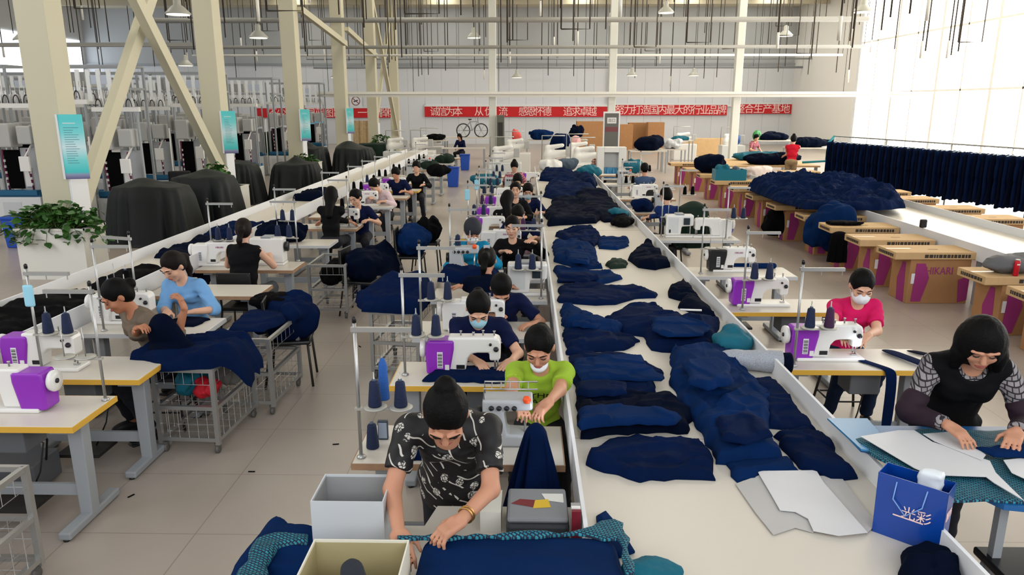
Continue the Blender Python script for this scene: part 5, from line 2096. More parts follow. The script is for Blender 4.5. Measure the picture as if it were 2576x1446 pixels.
# teal mesh fabric under the sheets
mesh_m = mat('teal_mesh_fabric', (22, 120, 140), .7)
nt, pb = nodes_of(mesh_m)
tcn = nt.nodes.new('ShaderNodeTexCoord')
bk = nt.nodes.new('ShaderNodeTexBrick')
bk.inputs['Scale'].default_value = 52
bk.inputs['Mortar Size'].default_value = .16
bk.inputs['Mortar Smooth'].default_value = .3
bk.inputs['Brick Width'].default_value = 1.0
bk.inputs['Row Height'].default_value = .62
bk.offset = .5
bk.inputs['Color1'].default_value = lin((22, 108, 128))
bk.inputs['Color2'].default_value = lin((44, 138, 156))
bk.inputs['Mortar'].default_value = lin((5, 30, 54))
mpn = nt.nodes.new('ShaderNodeMapping')
mpn.inputs['Rotation'].default_value = (0, 0, R(28))
nt.links.new(tcn.outputs['Object'], mpn.inputs['Vector'])
nt.links.new(mpn.outputs['Vector'], bk.inputs['Vector'])
nt.links.new(bk.outputs['Color'], pb.inputs['Base Color'])
H_('mesh_fabric', [(2150, 1108), (2330, 1082), (2700, 1090), (2700, 1300), (2576, 1268), (2360, 1262), (2300, 1225)], .951, .004, mesh_m, 'teal mesh fabric spread over the pattern table', 'fabric', 84, fold=.003, res=.012, edge=.04)
sheet('paper_pattern', [(2165, 1098), (2260, 1083), (2300, 1083), (2345, 1112), (2490, 1160), (2505, 1190), (2576, 1260), (2500, 1215), (2480, 1200), (2340, 1195), (2300, 1178)], .984, PAPER, 'largest white paper pattern on the teal mesh fabric', 'paper pattern', .003, group='paper patterns on the pattern table')
sheet('paper_pattern', [(2322, 1092), (2400, 1086), (2480, 1145), (2470, 1158), (2350, 1110)], .989, PAPER, 'small white paper pattern overlapping the largest one', 'paper pattern', .003, group='paper patterns on the pattern table')
sheet('paper_pattern', [(2524, 1158), (2600, 1150), (2700, 1180), (2700, 1240), (2600, 1215), (2545, 1190)], .986, PAPER, 'white paper pattern at the picture edge of the pattern table', 'paper pattern', .003, group='paper patterns on the pattern table')
H_('cloth_strip', [(2455, 1128), (2576, 1122), (2700, 1130), (2700, 1150), (2500, 1150)], .994, .01, NAVYB, 'navy cloth strip on the pattern table below the worker\'s hands', 'cloth', 85, fold=.006, res=.012, edge=.03)
t = thing('work_stool', 'dark stool under the pattern table', 'stool', (2.35, 3.0, 0))
bevel(B().box(-.2, .2, -.18, .18, .56, .60).build('seat', BLACKP, t), .01)
for sx in (-1, 1):
    for sy in (-1, 1):
        B().tube([(sx * .2, sy * .18, 0), (sx * .16, sy * .14, .56)], .014, 8).build('leg', METALG, t)

# ---------------------------------------------------------------- near table, boxes and the rolled navy cloth
t = thing('packing_table', 'near table under the rolled navy cloth and the two open boxes', 'table', (0, 0, 0))
B().prism([(-1.12, 1.9), (.24, 1.9), (.24, 3.22), (-.42, 3.22), (-.46, 3.045), (-1.12, 3.045)], .73, .76, plane='xy').build('table_top', WHITE, t)
for (x, y) in ((-1.05, 2.0), (.15, 2.0), (-1.05, 2.95), (.15, 3.12)):
    B().box(x - .025, x + .025, y - .025, y + .025, 0, .73).build('leg', METALG, t)


def open_box(name, label, loc, w, d, h, m, mi, rz=0, flare=.02):
    t = thing(name, label, 'box', loc, rz)
    b = B()
    th = .006
    b.box(-w / 2, w / 2, -d / 2, d / 2, 0, th)
    b.box(-w / 2, w / 2, -d / 2, -d / 2 + th, th, h)
    b.box(-w / 2, w / 2, d / 2 - th, d / 2, th, h)
    b.box(-w / 2, -w / 2 + th, -d / 2 + th, d / 2 - th, th, h)
    b.box(w / 2 - th, w / 2, -d / 2 + th, d / 2 - th, th, h)
    b.build('box_body', m, t)
    l = B()
    l.box(-w / 2 + th, w / 2 - th, d / 2 - th - .003, d / 2 - th - .0005, th, h - .01)
    l.box(-w / 2 + th, -w / 2 + th + .002, -d / 2 + th, d / 2 - th, th, h - .01)
    l.box(w / 2 - th - .002, w / 2 - th, -d / 2 + th, d / 2 - th, th, h - .01)
    l.build('lining', mi, t)
    return t


open_box('open_box', 'tall open pale grey carton behind the cream box', (-.75, 2.92, .762), .31, .24, .26, mat('pale_grey_carton', (196, 200, 204), .55), mat('grey_lining', (150, 150, 150), .6))
open_box('open_box', 'open cream carton nearest the camera with olive lining', (-.63, 2.42, .762), .37, .24, .25, mat('cream_carton', (226, 222, 206), .55), mat('olive_lining', (172, 160, 120), .6))
q = SDF().cap((-.02, 0, 0), (0, .015, .18), .032, .04, k=.03).cap((.025, .01, 0), (.03, 0, .14), .028, .03, k=.03)
o = q.build('black_glove', mat('charcoal_knit', (38, 42, 50), .9, bump=(120, .2)), .008, None, disp=lambda P: .006 * fbm(P * 18, 2))
o.location = (-.61, 2.275, .87)
tag(o, 'charcoal cloth glove hooked over the edge of the cream carton', 'glove')
# rolled navy cloth with teal mesh edging
q = SDF()
q.box((-.02, 2.38, .845), (.41, .36, .085), rd=.07, k=.03)
o = q.build('folded_cloth', NAVYB, .014, None, disp=lambda P: .012 * fbm(P * np.array((3., 9., 9.)), 21, 3) + .006 * np.sin(P[:, 0] * 6 + 4 * P[:, 1]))
tag(o, 'thick fold of navy cloth under the floral-bloused worker\'s hand', 'cloth')
H_('mesh_edging', [(1000, 1352), (1200, 1347), (1440, 1341), (1490, 1328), (1545, 1310), (1568, 1320), (1582, 1400), (1596, 1446), (1576, 1450), (1555, 1360), (1480, 1352), (1200, 1357), (1000, 1361)], .93, .008, mesh_m, 'teal mesh edging along the folded navy cloth', 'fabric', 86, fold=.005, res=.008, edge=.02)
HW('navy_cloth', [at(x, y, .79) for x, y in [(505, 1520), (525, 1446), (540, 1392), (590, 1362), (640, 1338), (700, 1308), (735, 1330), (800, 1336), (860, 1400), (860, 1520)]], .762, .05, NAVYB, 'navy cloth spread on the near table beside the cream carton', 'cloth', 87, fold=.03, res=.012, base=lambda X, Y: -.30 * np.clip((-1.13 - X) / .22, 0, 1) ** 1.3 - .2 * np.clip((Y - 3.05) / .15, 0, 1) ** 1.3)
HW('mesh_fabric', [at(x, y, .85) for x, y in [(590, 1450), (625, 1385), (650, 1345), (700, 1335), (775, 1340), (775, 1362), (700, 1372), (670, 1420), (650, 1500), (560, 1510)]], .832, .010, mesh_m, 'teal mesh fabric strip on the navy cloth beside the cream carton', 'fabric', 88, fold=.01, res=.01, edge=.03)
sacks('teal_scrap', at(1640, 1440, .84) + (.802,), (.12, .07, .05), TEALC, 'teal cloth scrap at the bottom edge of the trough', 'cloth', 9, res=.01, amp=.008)
# storage box with a grey lid and booklets at the trough rim
t = thing('storage_case', 'grey soft-lidded storage case with plain colour patches, beside the trough rim', 'case', (.06, 3.04, .762), 0)
bevel(B().box(-.14, .14, -.14, .14, 0, .10).build('case_body', mat('dark_case', (52, 54, 58), .6), t), .02)
bevel(B().box(-.135, .135, -.135, .135, .10, .125).build('lid', mat('grey_lid', (126, 128, 132), .7), t), .012)
pt = B().prism([(-.12, -.01), (-.02, -.04), (.0, .02), (-.08, .03)], .126, .1265, 0, 'xy').prism([(-.02, -.05), (.06, -.04), (.05, .03), (-.01, .02)], .126, .1267, 1, 'xy').prism([(.04, .02), (.12, .0), (.12, .08), (.02, .08)], .126, .1264, 2, 'xy')
pt.build('colour_patches', [mat('patch_maroon', (112, 34, 40), .7), mat('patch_yellow', (212, 176, 46), .7), mat('patch_white', (214, 214, 210), .7)], t)
o = B().box(-.20, -.105, 3.0, 3.2, .76, .86).build('white_tub', PWHITE)
o.data.materials.clear(); o.data.materials.append(mat('tub_white', (220, 218, 208), .5))
tag(o, 'white tub beside the grey-lidded storage case', 'tub')
for i, (dy, m) in enumerate(((0, mat('maroon_cover', (112, 24, 40), .5)), (.03, PWHITE), (.055, mat('grey_cover', (150, 150, 150), .5)))):
    o = B().box(.205, .245, 2.86 + dy, 2.88 + dy, .765, .95).build('booklet', m)
    tag(o, '%s booklet standing on edge against the trough rim' % ('maroon', 'white', 'grey')[i], 'booklet', 'booklets by the trough rim')
# ================================================================ PEOPLE
stool = make_stool()
chair = make_chair()
SHLIME = col_mat('lime_tshirt', (166, 202, 62))
SHNAVY = col_mat('navy_tshirt', (15, 24, 62))
SHBLK = col_mat('black_top', (15, 15, 18))
SHCYAN = col_mat('cyan_jacket', (24, 140, 184))
SHBLUE = col_mat('light_blue_shirt', (126, 178, 230))
SHBRN = col_mat('taupe_shirt', (122, 108, 94))
SHPINK = col_mat('hot_pink_polo', (226, 32, 104))
SHRED = col_mat('red_vest', (206, 26, 50))
SHWHT = col_mat('pale_pink_top', (232, 206, 210))
SHGRY = col_mat('slate_jacket', (64, 84, 116))
SHDBL = col_mat('dark_blue_jacket', (26, 48, 104))
JEANS = col_mat('dark_jeans', (28, 42, 66))
TAN = col_mat('tan_trousers', (160, 136, 104))


def seat(x, y, label, proto=None, rz=0):
    return place(proto or stool, USED, (x, y, 0), rz, label, 'work stools' if (proto or stool) is stool else 'work chairs')


def P_(x, y, z):
    p = at(x, y, z)
    return (p[0], p[1], z)


# the standing worker in the floral blouse
p1, J = person('person in a black floral blouse, hair in a bun, bending over the navy cloth', (-.35, 3.42), 0, 'stand', .83, lean=45, pitch=50, yaw=3, roll=2,
               hands=((-.52, 2.72, .93), P_(1162, 1306, 1.00)), hand_dir=(None, (-.75, -.55, -.30)), shirt=FLORAL, sleeve='short', skin=SKIN, hair='bun', res=.0065, s=1.04, curl=.75, trousers=mat('black_trousers', (16, 17, 26), .85), build=1.12, hem=.10, neck=1.5)
H0 = J['arms'][1]
wp, hd_ = H0[3], H0[4]
el_ = H0[2]
for k, off in enumerate((.03, .045)):
    bb = B()
    ax = nrm(wp - el_)
    u = nrm(np.cross(ax, (0, 0, 1)))
    v = np.cross(ax, u)
    c = wp - ax * off
    bb.tube([c + (u * math.cos(a) + v * math.sin(a)) * .034 for a in [2 * math.pi * i / 18 for i in range(19)]], .0035, 6, caps=False)
    bb.build('bracelet', mat('gold', (206, 160, 92), .3, .9), p1)

# lime green T-shirt
xx = at(1372, 890, 1.18)
p2, J2 = person('person in a lime-green T-shirt with black print, white mask under the chin', (.10, 4.60), 0, 'sit', .56, lean=22, pitch=32, yaw=-8,
                hands=(P_(1292, 1010, 1.02), P_(1362, 1048, 1.0)), hand_dir=((.5, -.7, -.4), (-.6, -.6, -.4)), shirt=SHLIME, sleeve='short', skin=SKIN, hair='tied', mask=None, res=.0075, curl=.8, trousers=mat('black_trousers', (16, 17, 26), .85),
                print_=('THE\nMAGIC', mat('shirt_print_ink', (20, 24, 18), .8), .075, -.06, None))
q = SDF()
Hq = J2['H']
Mh2 = Matrix([list(r) for r in J2['mh']])
q.ell(Hq(0, -.042, -.088), (.056, .070, .040), Mh2, k=.01)
q.box(Hq(0, .07, -.09), (.2, .09, .2), Mh2, rd=.004, k=.004, op='s')
q.box(Hq(0, -.05, .012), (.2, .2, .07), Mh2, rd=.004, k=.006, op='s')
q.build('face_mask', MASKW, .0065, p2)
seat(.12, 4.58, 'stool under the worker in the lime-green T-shirt')

p3, _ = person('person in a navy T-shirt and pale blue mask bending over a purple-covered machine', (-.36, 5.72), 0, 'sit', .56, lean=30, pitch=42, yaw=4,
               hands=(P_(1200, 908, .83), P_(1288, 906, .83)), hand_dir=((.45, -.8, -.15), (-.5, -.8, -.15)), shirt=SHNAVY, sleeve='short', skin=SKINL, hair='tied', mask=MASKB, res=.008, curl=.35, build=1.1)
seat(-.36, 5.74, 'stool under the masked worker in navy')
p4, _ = person('person with short black hair in a navy T-shirt, head bowed, elbow on the table', (-.22, 6.56), 0, 'sit', .55, lean=32, pitch=55, yaw=6,
               hands=((-.30, 6.2, .86), (.10, 6.12, .82)), hand_dir=(None, (-.9, -.2, -.1)), shirt=SHNAVY, sleeve='short', skin=SKIN, hair='man', res=.010, female=False, build=1.1)
seat(-.22, 6.58, 'stool under the bowed worker in the navy T-shirt')
p5, _ = person('person seen from behind in dark navy, a clip in the tied black hair', (-.38, 6.90), 180, 'sit', .52, lean=24, pitch=38, shirt=NAVYD, sleeve='long', hair='pony', res=.012,
               hands=((.25, -.36, .86), (-.2, -.36, .86)), rel=True, build=1.1)
cl = B().box(-.03, .03, -.01, .01, 0, .03)
o = cl.build('hair_clip', SILVER, p5, Vector(_['H'](0, .10, .07)))
p6, _ = person('person in a cyan jacket with a charcoal head scarf and white mask', (-.64, 8.78), 0, 'sit', .56, lean=16, pitch=34, yaw=14, shirt=SHCYAN, sleeve='long', hair=None, cap=mat('charcoal_scarf', (36, 38, 46), .8), mask=MASKW, res=.011,
               hands=((-.78, 8.42, .86), (-.42, 8.4, .86)))
seat(-.64, 8.8, 'stool under the worker in the cyan jacket')
p7, _ = person('person in a black V-neck top with a bare face, hands raised to the trough side', (-.16, 9.22), 0, 'sit', .50, lean=14, pitch=12, yaw=-6, shirt=SHBLK, sleeve='long', hair='tied', skin=SKINL, res=.011,
               hands=((-.30, 8.9, .9), (.12, 9.0, 1.0)))
seat(-.16, 9.26, 'stool under the worker in the black V-neck top')
p8, _ = person('person with a bowed head wearing a dark blue top, third face up the middle row', (-.10, 10.55), 0, 'sit', .55, lean=24, pitch=45, yaw=-4, shirt=SHNAVY, sleeve='short', hair='tied', skin=SKINL, res=.013, hands=((-.3, 10.2, .85), (.14, 10.2, .85)))
p8b, _ = person('person with long loose black hair turned sideways in the middle row', (-.26, 11.42), 200, 'sit', .55, lean=18, pitch=25, yaw=-50, shirt=SHBLK, sleeve='long', hair='long', res=.014, hands=((.25, -.36, .86), (-.2, -.36, .86)), rel=True)
p9, _ = person('person in a navy T-shirt and blue mask with forearms on the trough edge', (.04, 13.0), 0, 'sit', .55, lean=20, pitch=25, shirt=SHNAVY, sleeve='short', hair='man', mask=MASKB, skin=SKINL, res=.013, hands=((.0, 12.65, .85), (.26, 12.62, .86)), female=False)
p10, _ = person('person with a round pale face and hair tied back looking at the camera side', (-.17, 12.5), 0, 'sit', .57, lean=10, pitch=4, shirt=SHBLK, sleeve='long', hair='tied', skin=SKINL, res=.013, hands=((-.4, 12.1, .85), (.0, 12.1, .85)))
p11, _ = person('person in black with a white strap bag on the shoulder in the middle row', (-.16, 15.2), 0, 'sit', .55, lean=22, pitch=40, shirt=SHBLK, sleeve='long', hair='long', skin=SKINL, res=.016, hands=((-.3, 14.9, .85), (.1, 14.9, .85)))
p12, _ = person('person in a pink printed top, farthest up the middle row', (-.26, 17.4), 0, 'sit', .60, lean=14, pitch=35, shirt=PINKFL, sleeve='short', hair='bun', skin=SKINL, res=.016, hands=((-.4, 17.0, .85), (-.1, 17.0, .85)))

# column-side row
l1, _ = person('person in a taupe shirt twisting over navy cloth at the purple-covered machine', (-3.02, 5.78), -38, 'sit', .56, lean=24, pitch=34, yaw=-12, shirt=SHBRN, sleeve='elbow', skin=SKIND, hair='tied', res=.009,
               hands=((-2.98, 5.38, .98), (-2.66, 5.52, 1.10)), hand_dir=((.8, .1, .3), (-.2, -.2, .9)), curl=.9, build=1.05)
q = SDF().ell((0, 0, .0), (.11, .08, .16), k=.04).ell((.04, -.02, -.14), (.2, .12, .10), k=.06).cap((.05, 0, .05), (.16, -.03, -.12), .05, k=.04)
o = q.build('navy_garment', NAVYD, .012, None, disp=lambda P: .03 * (1 - 2 * np.abs(fbm(P * 5, 7, 2))) - .01)
o.location = (-2.80, 5.43, .93)
tag(o, 'navy garment held up by the worker in the taupe shirt', 'garment')
seat(-3.02, 5.8, 'stool under the worker in the taupe shirt')
l2, _ = person('person in a light blue shirt with a long ponytail, working at the grey-edged table', (-3.18, 6.80), -8, 'sit', .56, lean=17, pitch=34, yaw=-14, shirt=SHBLUE, sleeve='elbow', skin=SKINL, hair='pony', hairm=HAIRB, res=.009,
               hands=((-3.20, 6.32, .85), (-2.98, 6.36, .84)), hand_dir=((.3, -.9, -.1), (-.9, -.3, -.1)), curl=.4)
HW('cut_piece', [(-3.2, 6.1), (-2.9, 6.14), (-2.84, 6.36), (-3.1, 6.4), (-3.22, 6.25)], .762, .03, NAVYD, 'small navy panel under the hands of the worker in light blue', 'cloth', 90, fold=.01, res=.01, edge=.04)
seat(-3.18, 6.82, 'stool under the worker in the light blue shirt')
l3, _ = person('person in a black sleeveless vest seen from behind at the boxy grey machine', (-3.20, 8.12), 172, 'sit', .58, lean=10, pitch=22, yaw=22, shirt=SHBLK, sleeve=None, vest=SHBLK, skin=SKINL, hair='pony', hairm=HAIRB, res=.010,
               hands=((-.12, -.42, .92), (.2, -.42, .88)), rel=True, build=1.1, trousers=col_mat('grey_jeans', (92, 94, 96)))
seat(-3.2, 8.05, 'black work chair under the worker in the black vest', chair, math.pi)
l4, _ = person('person with long black hair and black top seen from behind in the column-side row', (-2.98, 11.15), 180, 'sit', .62, lean=12, pitch=20, shirt=SHBLK, sleeve='long', hair='long', res=.012, hands=((.25, -.36, .86), (-.2, -.36, .86)), rel=True)
l5, _ = person('person in white and navy facing the person with long black hair', (-2.72, 12.1), 0, 'sit', .54, lean=20, pitch=25, yaw=-20, shirt=SHNAVY, sleeve='short', hair='tied', skin=SKINL, res=.013, hands=((-3.0, 11.75, .9), (-2.5, 11.75, .85)))
l6, _ = person('person in a pale pink and white top bowed over white cloth', (-2.78, 14.6), -20, 'sit', .54, lean=28, pitch=45, yaw=-20, shirt=SHWHT, sleeve='long', hair='short', skin=SKINL, res=.013, hands=((-3.0, 14.2, .9), (-2.7, 14.1, .85)))
l7, _ = person('person in a navy polo shirt behind the one in pale pink', (-2.78, 16.2), 0, 'sit', .56, lean=18, pitch=32, yaw=-10, shirt=SHNAVY, sleeve='short', hair='man', skin=SKIN, res=.014, hands=((-3.0, 15.85, .85), (-2.6, 15.85, .85)), female=False)
l8, _ = person('person in a black jacket, farthest seated worker of the column-side row', (-2.55, 17.5), 0, 'sit', .56, lean=10, pitch=20, shirt=SHBLK, sleeve='long', hair='short', skin=SKINL, res=.015, hands=((-2.75, 17.15, .85), (-2.35, 17.15, .85)))

# window-side row
r1, _ = person('person in a hot pink polo shirt and white mask at the lit purple-covered machine', (2.76, 6.14), -4, 'sit', .58, lean=22, pitch=30, yaw=-6, shirt=SHPINK, sleeve='short', skin=SKINL, hair='tied', mask=MASKW, res=.0085,
               hands=(P_(2105, 862, .90), P_(2185, 842, .90)), hand_dir=((.3, -.9, -.2), (-.6, -.6, -.2)), curl=.5, trousers=JEANS)
seat(2.78, 6.14, 'dark four-legged stool under the worker in hot pink')
r2, _ = person('person with a black bob, black vest over patterned sleeves, leaning on the pattern table', (2.42, 4.0), -12, 'stand', .88, lean=35, pitch=34, yaw=-6, shirt=PLAID, sleeve='long', vest=SHBLK, cuff=CUFF, skin=SKIN, hair='bob', res=.007, build=1.12,
               hands=(P_(2385, 1068, 1.065), P_(2556, 1086, 1.065)), hand_dir=((.5, -.8, -.25), (-.45, -.85, -.2)), curl=.45)
r3, _ = person('person in a dark blue jacket seen from behind, hair tied up, by the green coat', (2.28, 11.75), 180, 'sit', .56, lean=14, pitch=28, yaw=20, shirt=SHDBL, sleeve='long', hair='bun', skin=SKINL, res=.012, hands=((.25, -.36, .86), (-.2, -.36, .86)), rel=True)
seat(2.28, 11.7, 'black work chair under the worker in the dark blue jacket', chair, math.pi)
r4, _ = person('person with short hair in a slate jacket seen from behind further up the window side', (2.62, 16.4), 180, 'sit', .58, lean=6, pitch=18, shirt=SHGRY, sleeve='long', hair='man', skin=SKIN, res=.014, hands=((.25, -.36, .86), (-.2, -.36, .86)), rel=True, female=False, build=1.15)
seat(2.62, 16.3, 'black work chair under the worker in the slate jacket', chair, math.pi)
# far workers
xr, _z = atY(1976, 380, 24.0)
person('person in a red vest and tan trousers standing bent over the far cutting table', (xr, 23.4), 158, 'stand', .92, lean=26, pitch=26, shirt=SHRED, sleeve=None, skin=SKINL, hair='bun', res=.016, trousers=TAN, hands=((.5, -.55, .9), (.1, -.7, .9)), rel=True, s=1.05, build=1.1)
xr, _z = atY(1893, 350, 30.0)
person('person in a pink striped top seated at the far end beyond the red vest', (xr, 30.0), 30, 'sit', .72, lean=15, pitch=30, shirt=PINKFL, sleeve='short', hair='tied', skin=SKINL, res=.018)
xr, _z = atY(1507, 400, 22.5)
person('person in a brown striped top seated beside the white control cabinet', (xr, 22.5), 0, 'sit', .58, lean=18, pitch=35, shirt=STRIPE, sleeve='short', hair='tied', skin=SKIND, res=.016)
xr, _z = atY(1160, 350, 33.0)
person('person with a large mop of black hair in navy near the far wall bicycle', (xr, 33.0), -20, 'sit', .62, lean=12, pitch=30, shirt=SHNAVY, sleeve='long', hair='long', skin=SKIN, res=.018)
# ================================================================ column-side: planters, posters, covered machines, machine hall
PLW = mat('planter_white', (216, 214, 206), .45)
planter('planter', 'white rectangular planter overflowing with green pothos at the foot of the nearest cream column', (-7.32, 11.40, 0), 1.05, .62, .80, PLW)
leaf_bush('pothos_plant', 'lush green pothos in the nearest white planter', (-7.32, 11.36, .80), 1.15, .56, .34, 520, 3, .22, .13)
planter('planter', 'second white planter, at the foot of the next cream column', (-7.05, 17.35, 0), .85, .6, .80, PLW)
leaf_bush('pothos_plant', 'tall trailing pothos in the second white planter', (-7.2, 17.22, .80), .6, .42, .55, 200, 5, .35, .15)
planter('planter', 'third white planter beside the double draped covers', (-7.05, 24.1, 0), .75, .55, .85, PLW)
leaf_bush('pothos_plant', 'small pothos in the third white planter', (-7.1, 24.05, .85), .6, .45, .28, 120, 7, .25, .15)
planter('planter', 'farthest white planter in front of the wooden bundle', (-7.0, 36.4, 0), .8, .55, .85, PLW)
leaf_bush('pothos_plant', 'small dark pothos in the farthest planter', (-7.0, 36.4, .85), .8, .45, .4, 110, 9, .2, .17)
for i, y in enumerate(CY[:4]):
    poster(('teal and white poster with printed lines on the nearest column', 'teal poster turned edge-on on the second column', 'narrow teal poster on the third column', 'thin pale poster on the fourth column')[i], COLX + .26, y - .32, 1.50, 2.50, (.34, .32, .3, .28)[i], 0)

COVERS = [
    ((-7.28, 14.3), .70, .46, 1.14, 11, 'rounded dark green machine cover beside the nearest planter', [(-.2, .05, .35, .12)], 9),
    ((-6.95, 15.9), .64, .48, 1.18, 12, 'second dark green machine cover, behind the rounded one', [(.1, 0, .3, .12)], 8),
    ((-8.0, 20.4), .60, .5, 1.10, 13, 'smooth dark green machine cover beyond the second planter', [(0, 0, .3, .06)], 7),
    ((-6.45, 20.9), .60, .5, 1.08, 14, 'deeply folded dark green machine cover beyond the second planter', [(0, 0, .2, .14)], 13),
    ((-7.6, 26.4), .55, .6, 1.20, 15, 'peaked dark green machine cover beyond the third planter', [(-.1, 0, .25, .14)], 10),
    ((-6.15, 26.8), .66, .6, 1.15, 16, 'broad dark green machine cover with hanging folds beside the trough end', [(-.2, 0, .4, .26)], 13),
    ((-6.5, 32.5), .75, .6, 1.02, 17, 'low green machine cover before the farthest planter', None, 9),
    ((-11.0, 33.5), .8, .6, 1.45, 18, 'dark green mound-shaped cover in front of the blue cabinet', [(.1, 0, .4, .25)], 7),
    ((-11.4, 30.6), .6, .5, 1.15, 19, 'dark green cover among the pale machines', [(.1, 0, .4, .2)], 7),
]
for c, hx, hy, h, sd, lab, tops, nf in COVERS:
    tag(drape('machine_cover', c, hx, hy, h, COVER if sd not in (17, 18, 19) else GREENC, sd, nf, .12, tops, amp=.09), lab, 'machine cover', 'dark cloth machine covers')
sacks('navy_bag', (-5.05, 10.2, .0), (.5, .35, .42), NAVYD, 'dark navy bag bulging beside the draped covers', 'bag', 31, res=.03)

# machine hall beyond the columns
knit = make_knitter(1)
rows = [(15.8, [-8.6 - 1.08 * q for q in range(5)]), (19.6, [-8.7 - 1.08 * q for q in range(6)]), (23.6, [-8.9 - 1.08 * q for q in range(8)]), (28.6, [-9.3 - 1.15 * q for q in range(9)]), (35.0, [-9.8, -13.2] + [-14.6 - 1.3 * q for q in range(7)])]
k = 0
for r_, (y, xs) in enumerate(rows):
    for q, x in enumerate(xs):
        o = place(knit, USED, (x, y, 0), R((k * 37) % 7 - 3), 'pale tall knitting machine beyond the columns, %s from them in the %s row' % (ORD[q], ORD[r_]), 'knitting machines beyond the columns')
        o.scale = (.49, .9, 1.0 + .03 * ((k * 5) % 3))
        o['category'] = 'machine'
        k += 1
rackT = make_tube_rack()
for q, (x, y) in enumerate(((-10.2, 17.7), (-12.9, 17.6), (-9.7, 21.5), (-12.1, 21.5), (-14.6, 21.6), (-9.6, 25.9), (-12.2, 25.8), (-15.0, 25.8), (-17.8, 26.0), (-9.6, 31.7), (-16, 32), (-19, 32))):
    place(rackT, USED, (x, y, 0), 0, 'tall pale tube frame rising above the machines, %s from the camera' % ORD[q], 'tall tube frames')
# odd things in the hall
t = thing('storage_bin', 'blue plastic bin standing on the floor at the picture edge beyond the trough', 'bin', (-9.55, 13.9, 0))
bevel(B().prism([(-.3, 0), (.3, 0), (.36, .55), (-.36, .55)], -.25, .25).build('tub', BLUEP, t), .02)
B().box(-.38, .38, -.28, .28, .55, .59).build('rim', BLUEP, t)
t = thing('water_cabinet', 'white floor cabinet with dark display beside the nearest column', 'cabinet', (-9.25, 15.0, 0))
bevel(B().box(-.3, .3, -.25, .25, 0, 1.25).build('cabinet_body', PWHITE, t), .02)
B().box(-.12, .12, -.26, -.25, .95, 1.1).build('display', BLACKP, t)
B().tube([(.05, -.26, .9), (.12, -.3, .5), (.2, -.28, .3)], .012, 6).build('hose', BLACKP, t)
t = thing('steel_trolley', 'chrome hanger trolley with hooped rails beside the diagonal brace', 'trolley', (-8.35, 15.0, 0))
f = B()
for x in (0, .25, .5, .75):
    f.tube([(x, 0, .1), (x, 0, .75), (x + .05, .1, .95), (x, .35, .95), (x, .4, .1)], .018, 8)
f.tube([(-.05, 0, .75), (.8, 0, .75)], .015, 8).tube([(-.05, .4, .1), (.8, .4, .1)], .015, 8)
f.build('rails', CHROME, t)
B().box(-.05, .8, 0, .4, .82, .86).build('tray', PWHITE, t)
t = thing('office_chair', 'black office chair back showing above the dark covers', 'chair', (-8.0, 17.0, 0), .3)
bevel(B().box(-.25, .25, .2, .28, .6, 1.15).build('backrest', BLACKP, t), .06)
bevel(B().box(-.25, .25, -.25, .25, .45, .53).build('seat', BLACKP, t), .03)
B().tube([(0, 0, .1), (0, 0, .45)], .03, 8).build('post', DARKM, t)
b = B()
for a in range(5):
    b.bar((0, 0, .1), (.28 * math.cos(a * 1.257), .28 * math.sin(a * 1.257), .05), .04)
b.build('base', DARKM, t)
t = thing('tall_cabinet', 'tall blue cabinet against the far wall behind the green mound', 'cabinet', (-13.6, 47, 0))
bevel(B().box(-1.2, .9, -.4, .4, .0, 1.62).build('cabinet_body', CYANP, t), .02)
b = B()
for z in (.5, .85, 1.2):
    b.box(.9, 1.1, -.4, .4, z, z + .22)
b.build('drawer_stack', mat('navy_drawers', (40, 60, 110), .5), t)
t = thing('board_bundle', 'bundle of pale wooden boards leaning at the far wall', 'boards', (-10.7, 49.5, 0))
b = B()
for k in range(9):
    b.obox((k * .16 - .6, (k % 3) * .04, .82), (.15, .05, 1.6), (R(-6), 0, R((k % 4 - 1.5) * 2)))
b.build('boards', mat('pale_plank', (206, 176, 128), .7, noise=(8, .3)), t)

# ---------------------------------------------------------------- aisle: chairs with clothes, masks on stands
seat(-2.28, 6.85, 'black chair under the round navy heap beside the wood-edged table', chair, R(100))
sacks('navy_trousers', (-2.28, 6.85, .462), (.30, .27, .24), NAVY, 'round navy trouser heap on a chair by the wood-edged table', 'trousers', 101, res=.014)
sacks('black_jacket', (-2.46, 6.92, .72), (.20, .14, .09), BLACKC, 'black jacket on top of the round navy heap', 'jacket', 102, res=.014)
sacks('navy_heap', (-3.45, 10.25, .762), (.38, .17, .16), NAVYD, 'navy heap on the sixth column-side table', 'garment', 108, res=.016)
seat(-2.12, 9.3, 'dark chair in the aisle with navy trousers hung over it', chair, R(80))
sacks('navy_trousers', (-2.12, 9.3, .462), (.27, .30, .24), NAVYD, 'navy trousers heaped on the dark aisle chair', 'trousers', 103, res=.016)
HW('navy_cloth_stack', [(-2.42, 10.05), (-2.1, 9.95), (-1.86, 10.1), (-1.78, 10.6), (-1.85, 11.05), (-2.2, 11.2), (-2.45, 10.8)], .005, .62, NAVYD, 'tall draped stack of navy cloth hanging to the floor in the aisle', 'cloth', 104, fold=.10, edge=.12, freq=6, ang=1.4, res=.018, peak=[(-2.1, 10.7, .3, .6)])
seat(-1.72, 10.9, 'aisle chair behind the draped navy stack, buried in denim', chair, R(90))
sacks('denim_heap', (-1.72, 10.95, .46), (.26, .32, .26), NAVYB, 'blue denim heap on the chair beside the draped navy stack', 'garment', 105, res=.018)
seat(-1.62, 12.0, 'farther aisle chair holding a dark backpack', chair, R(90))
sacks('backpack', (-1.62, 12.0, .46), (.22, .22, .24), BLACKC, 'black backpack on the farther aisle chair', 'bag', 106, res=.016)
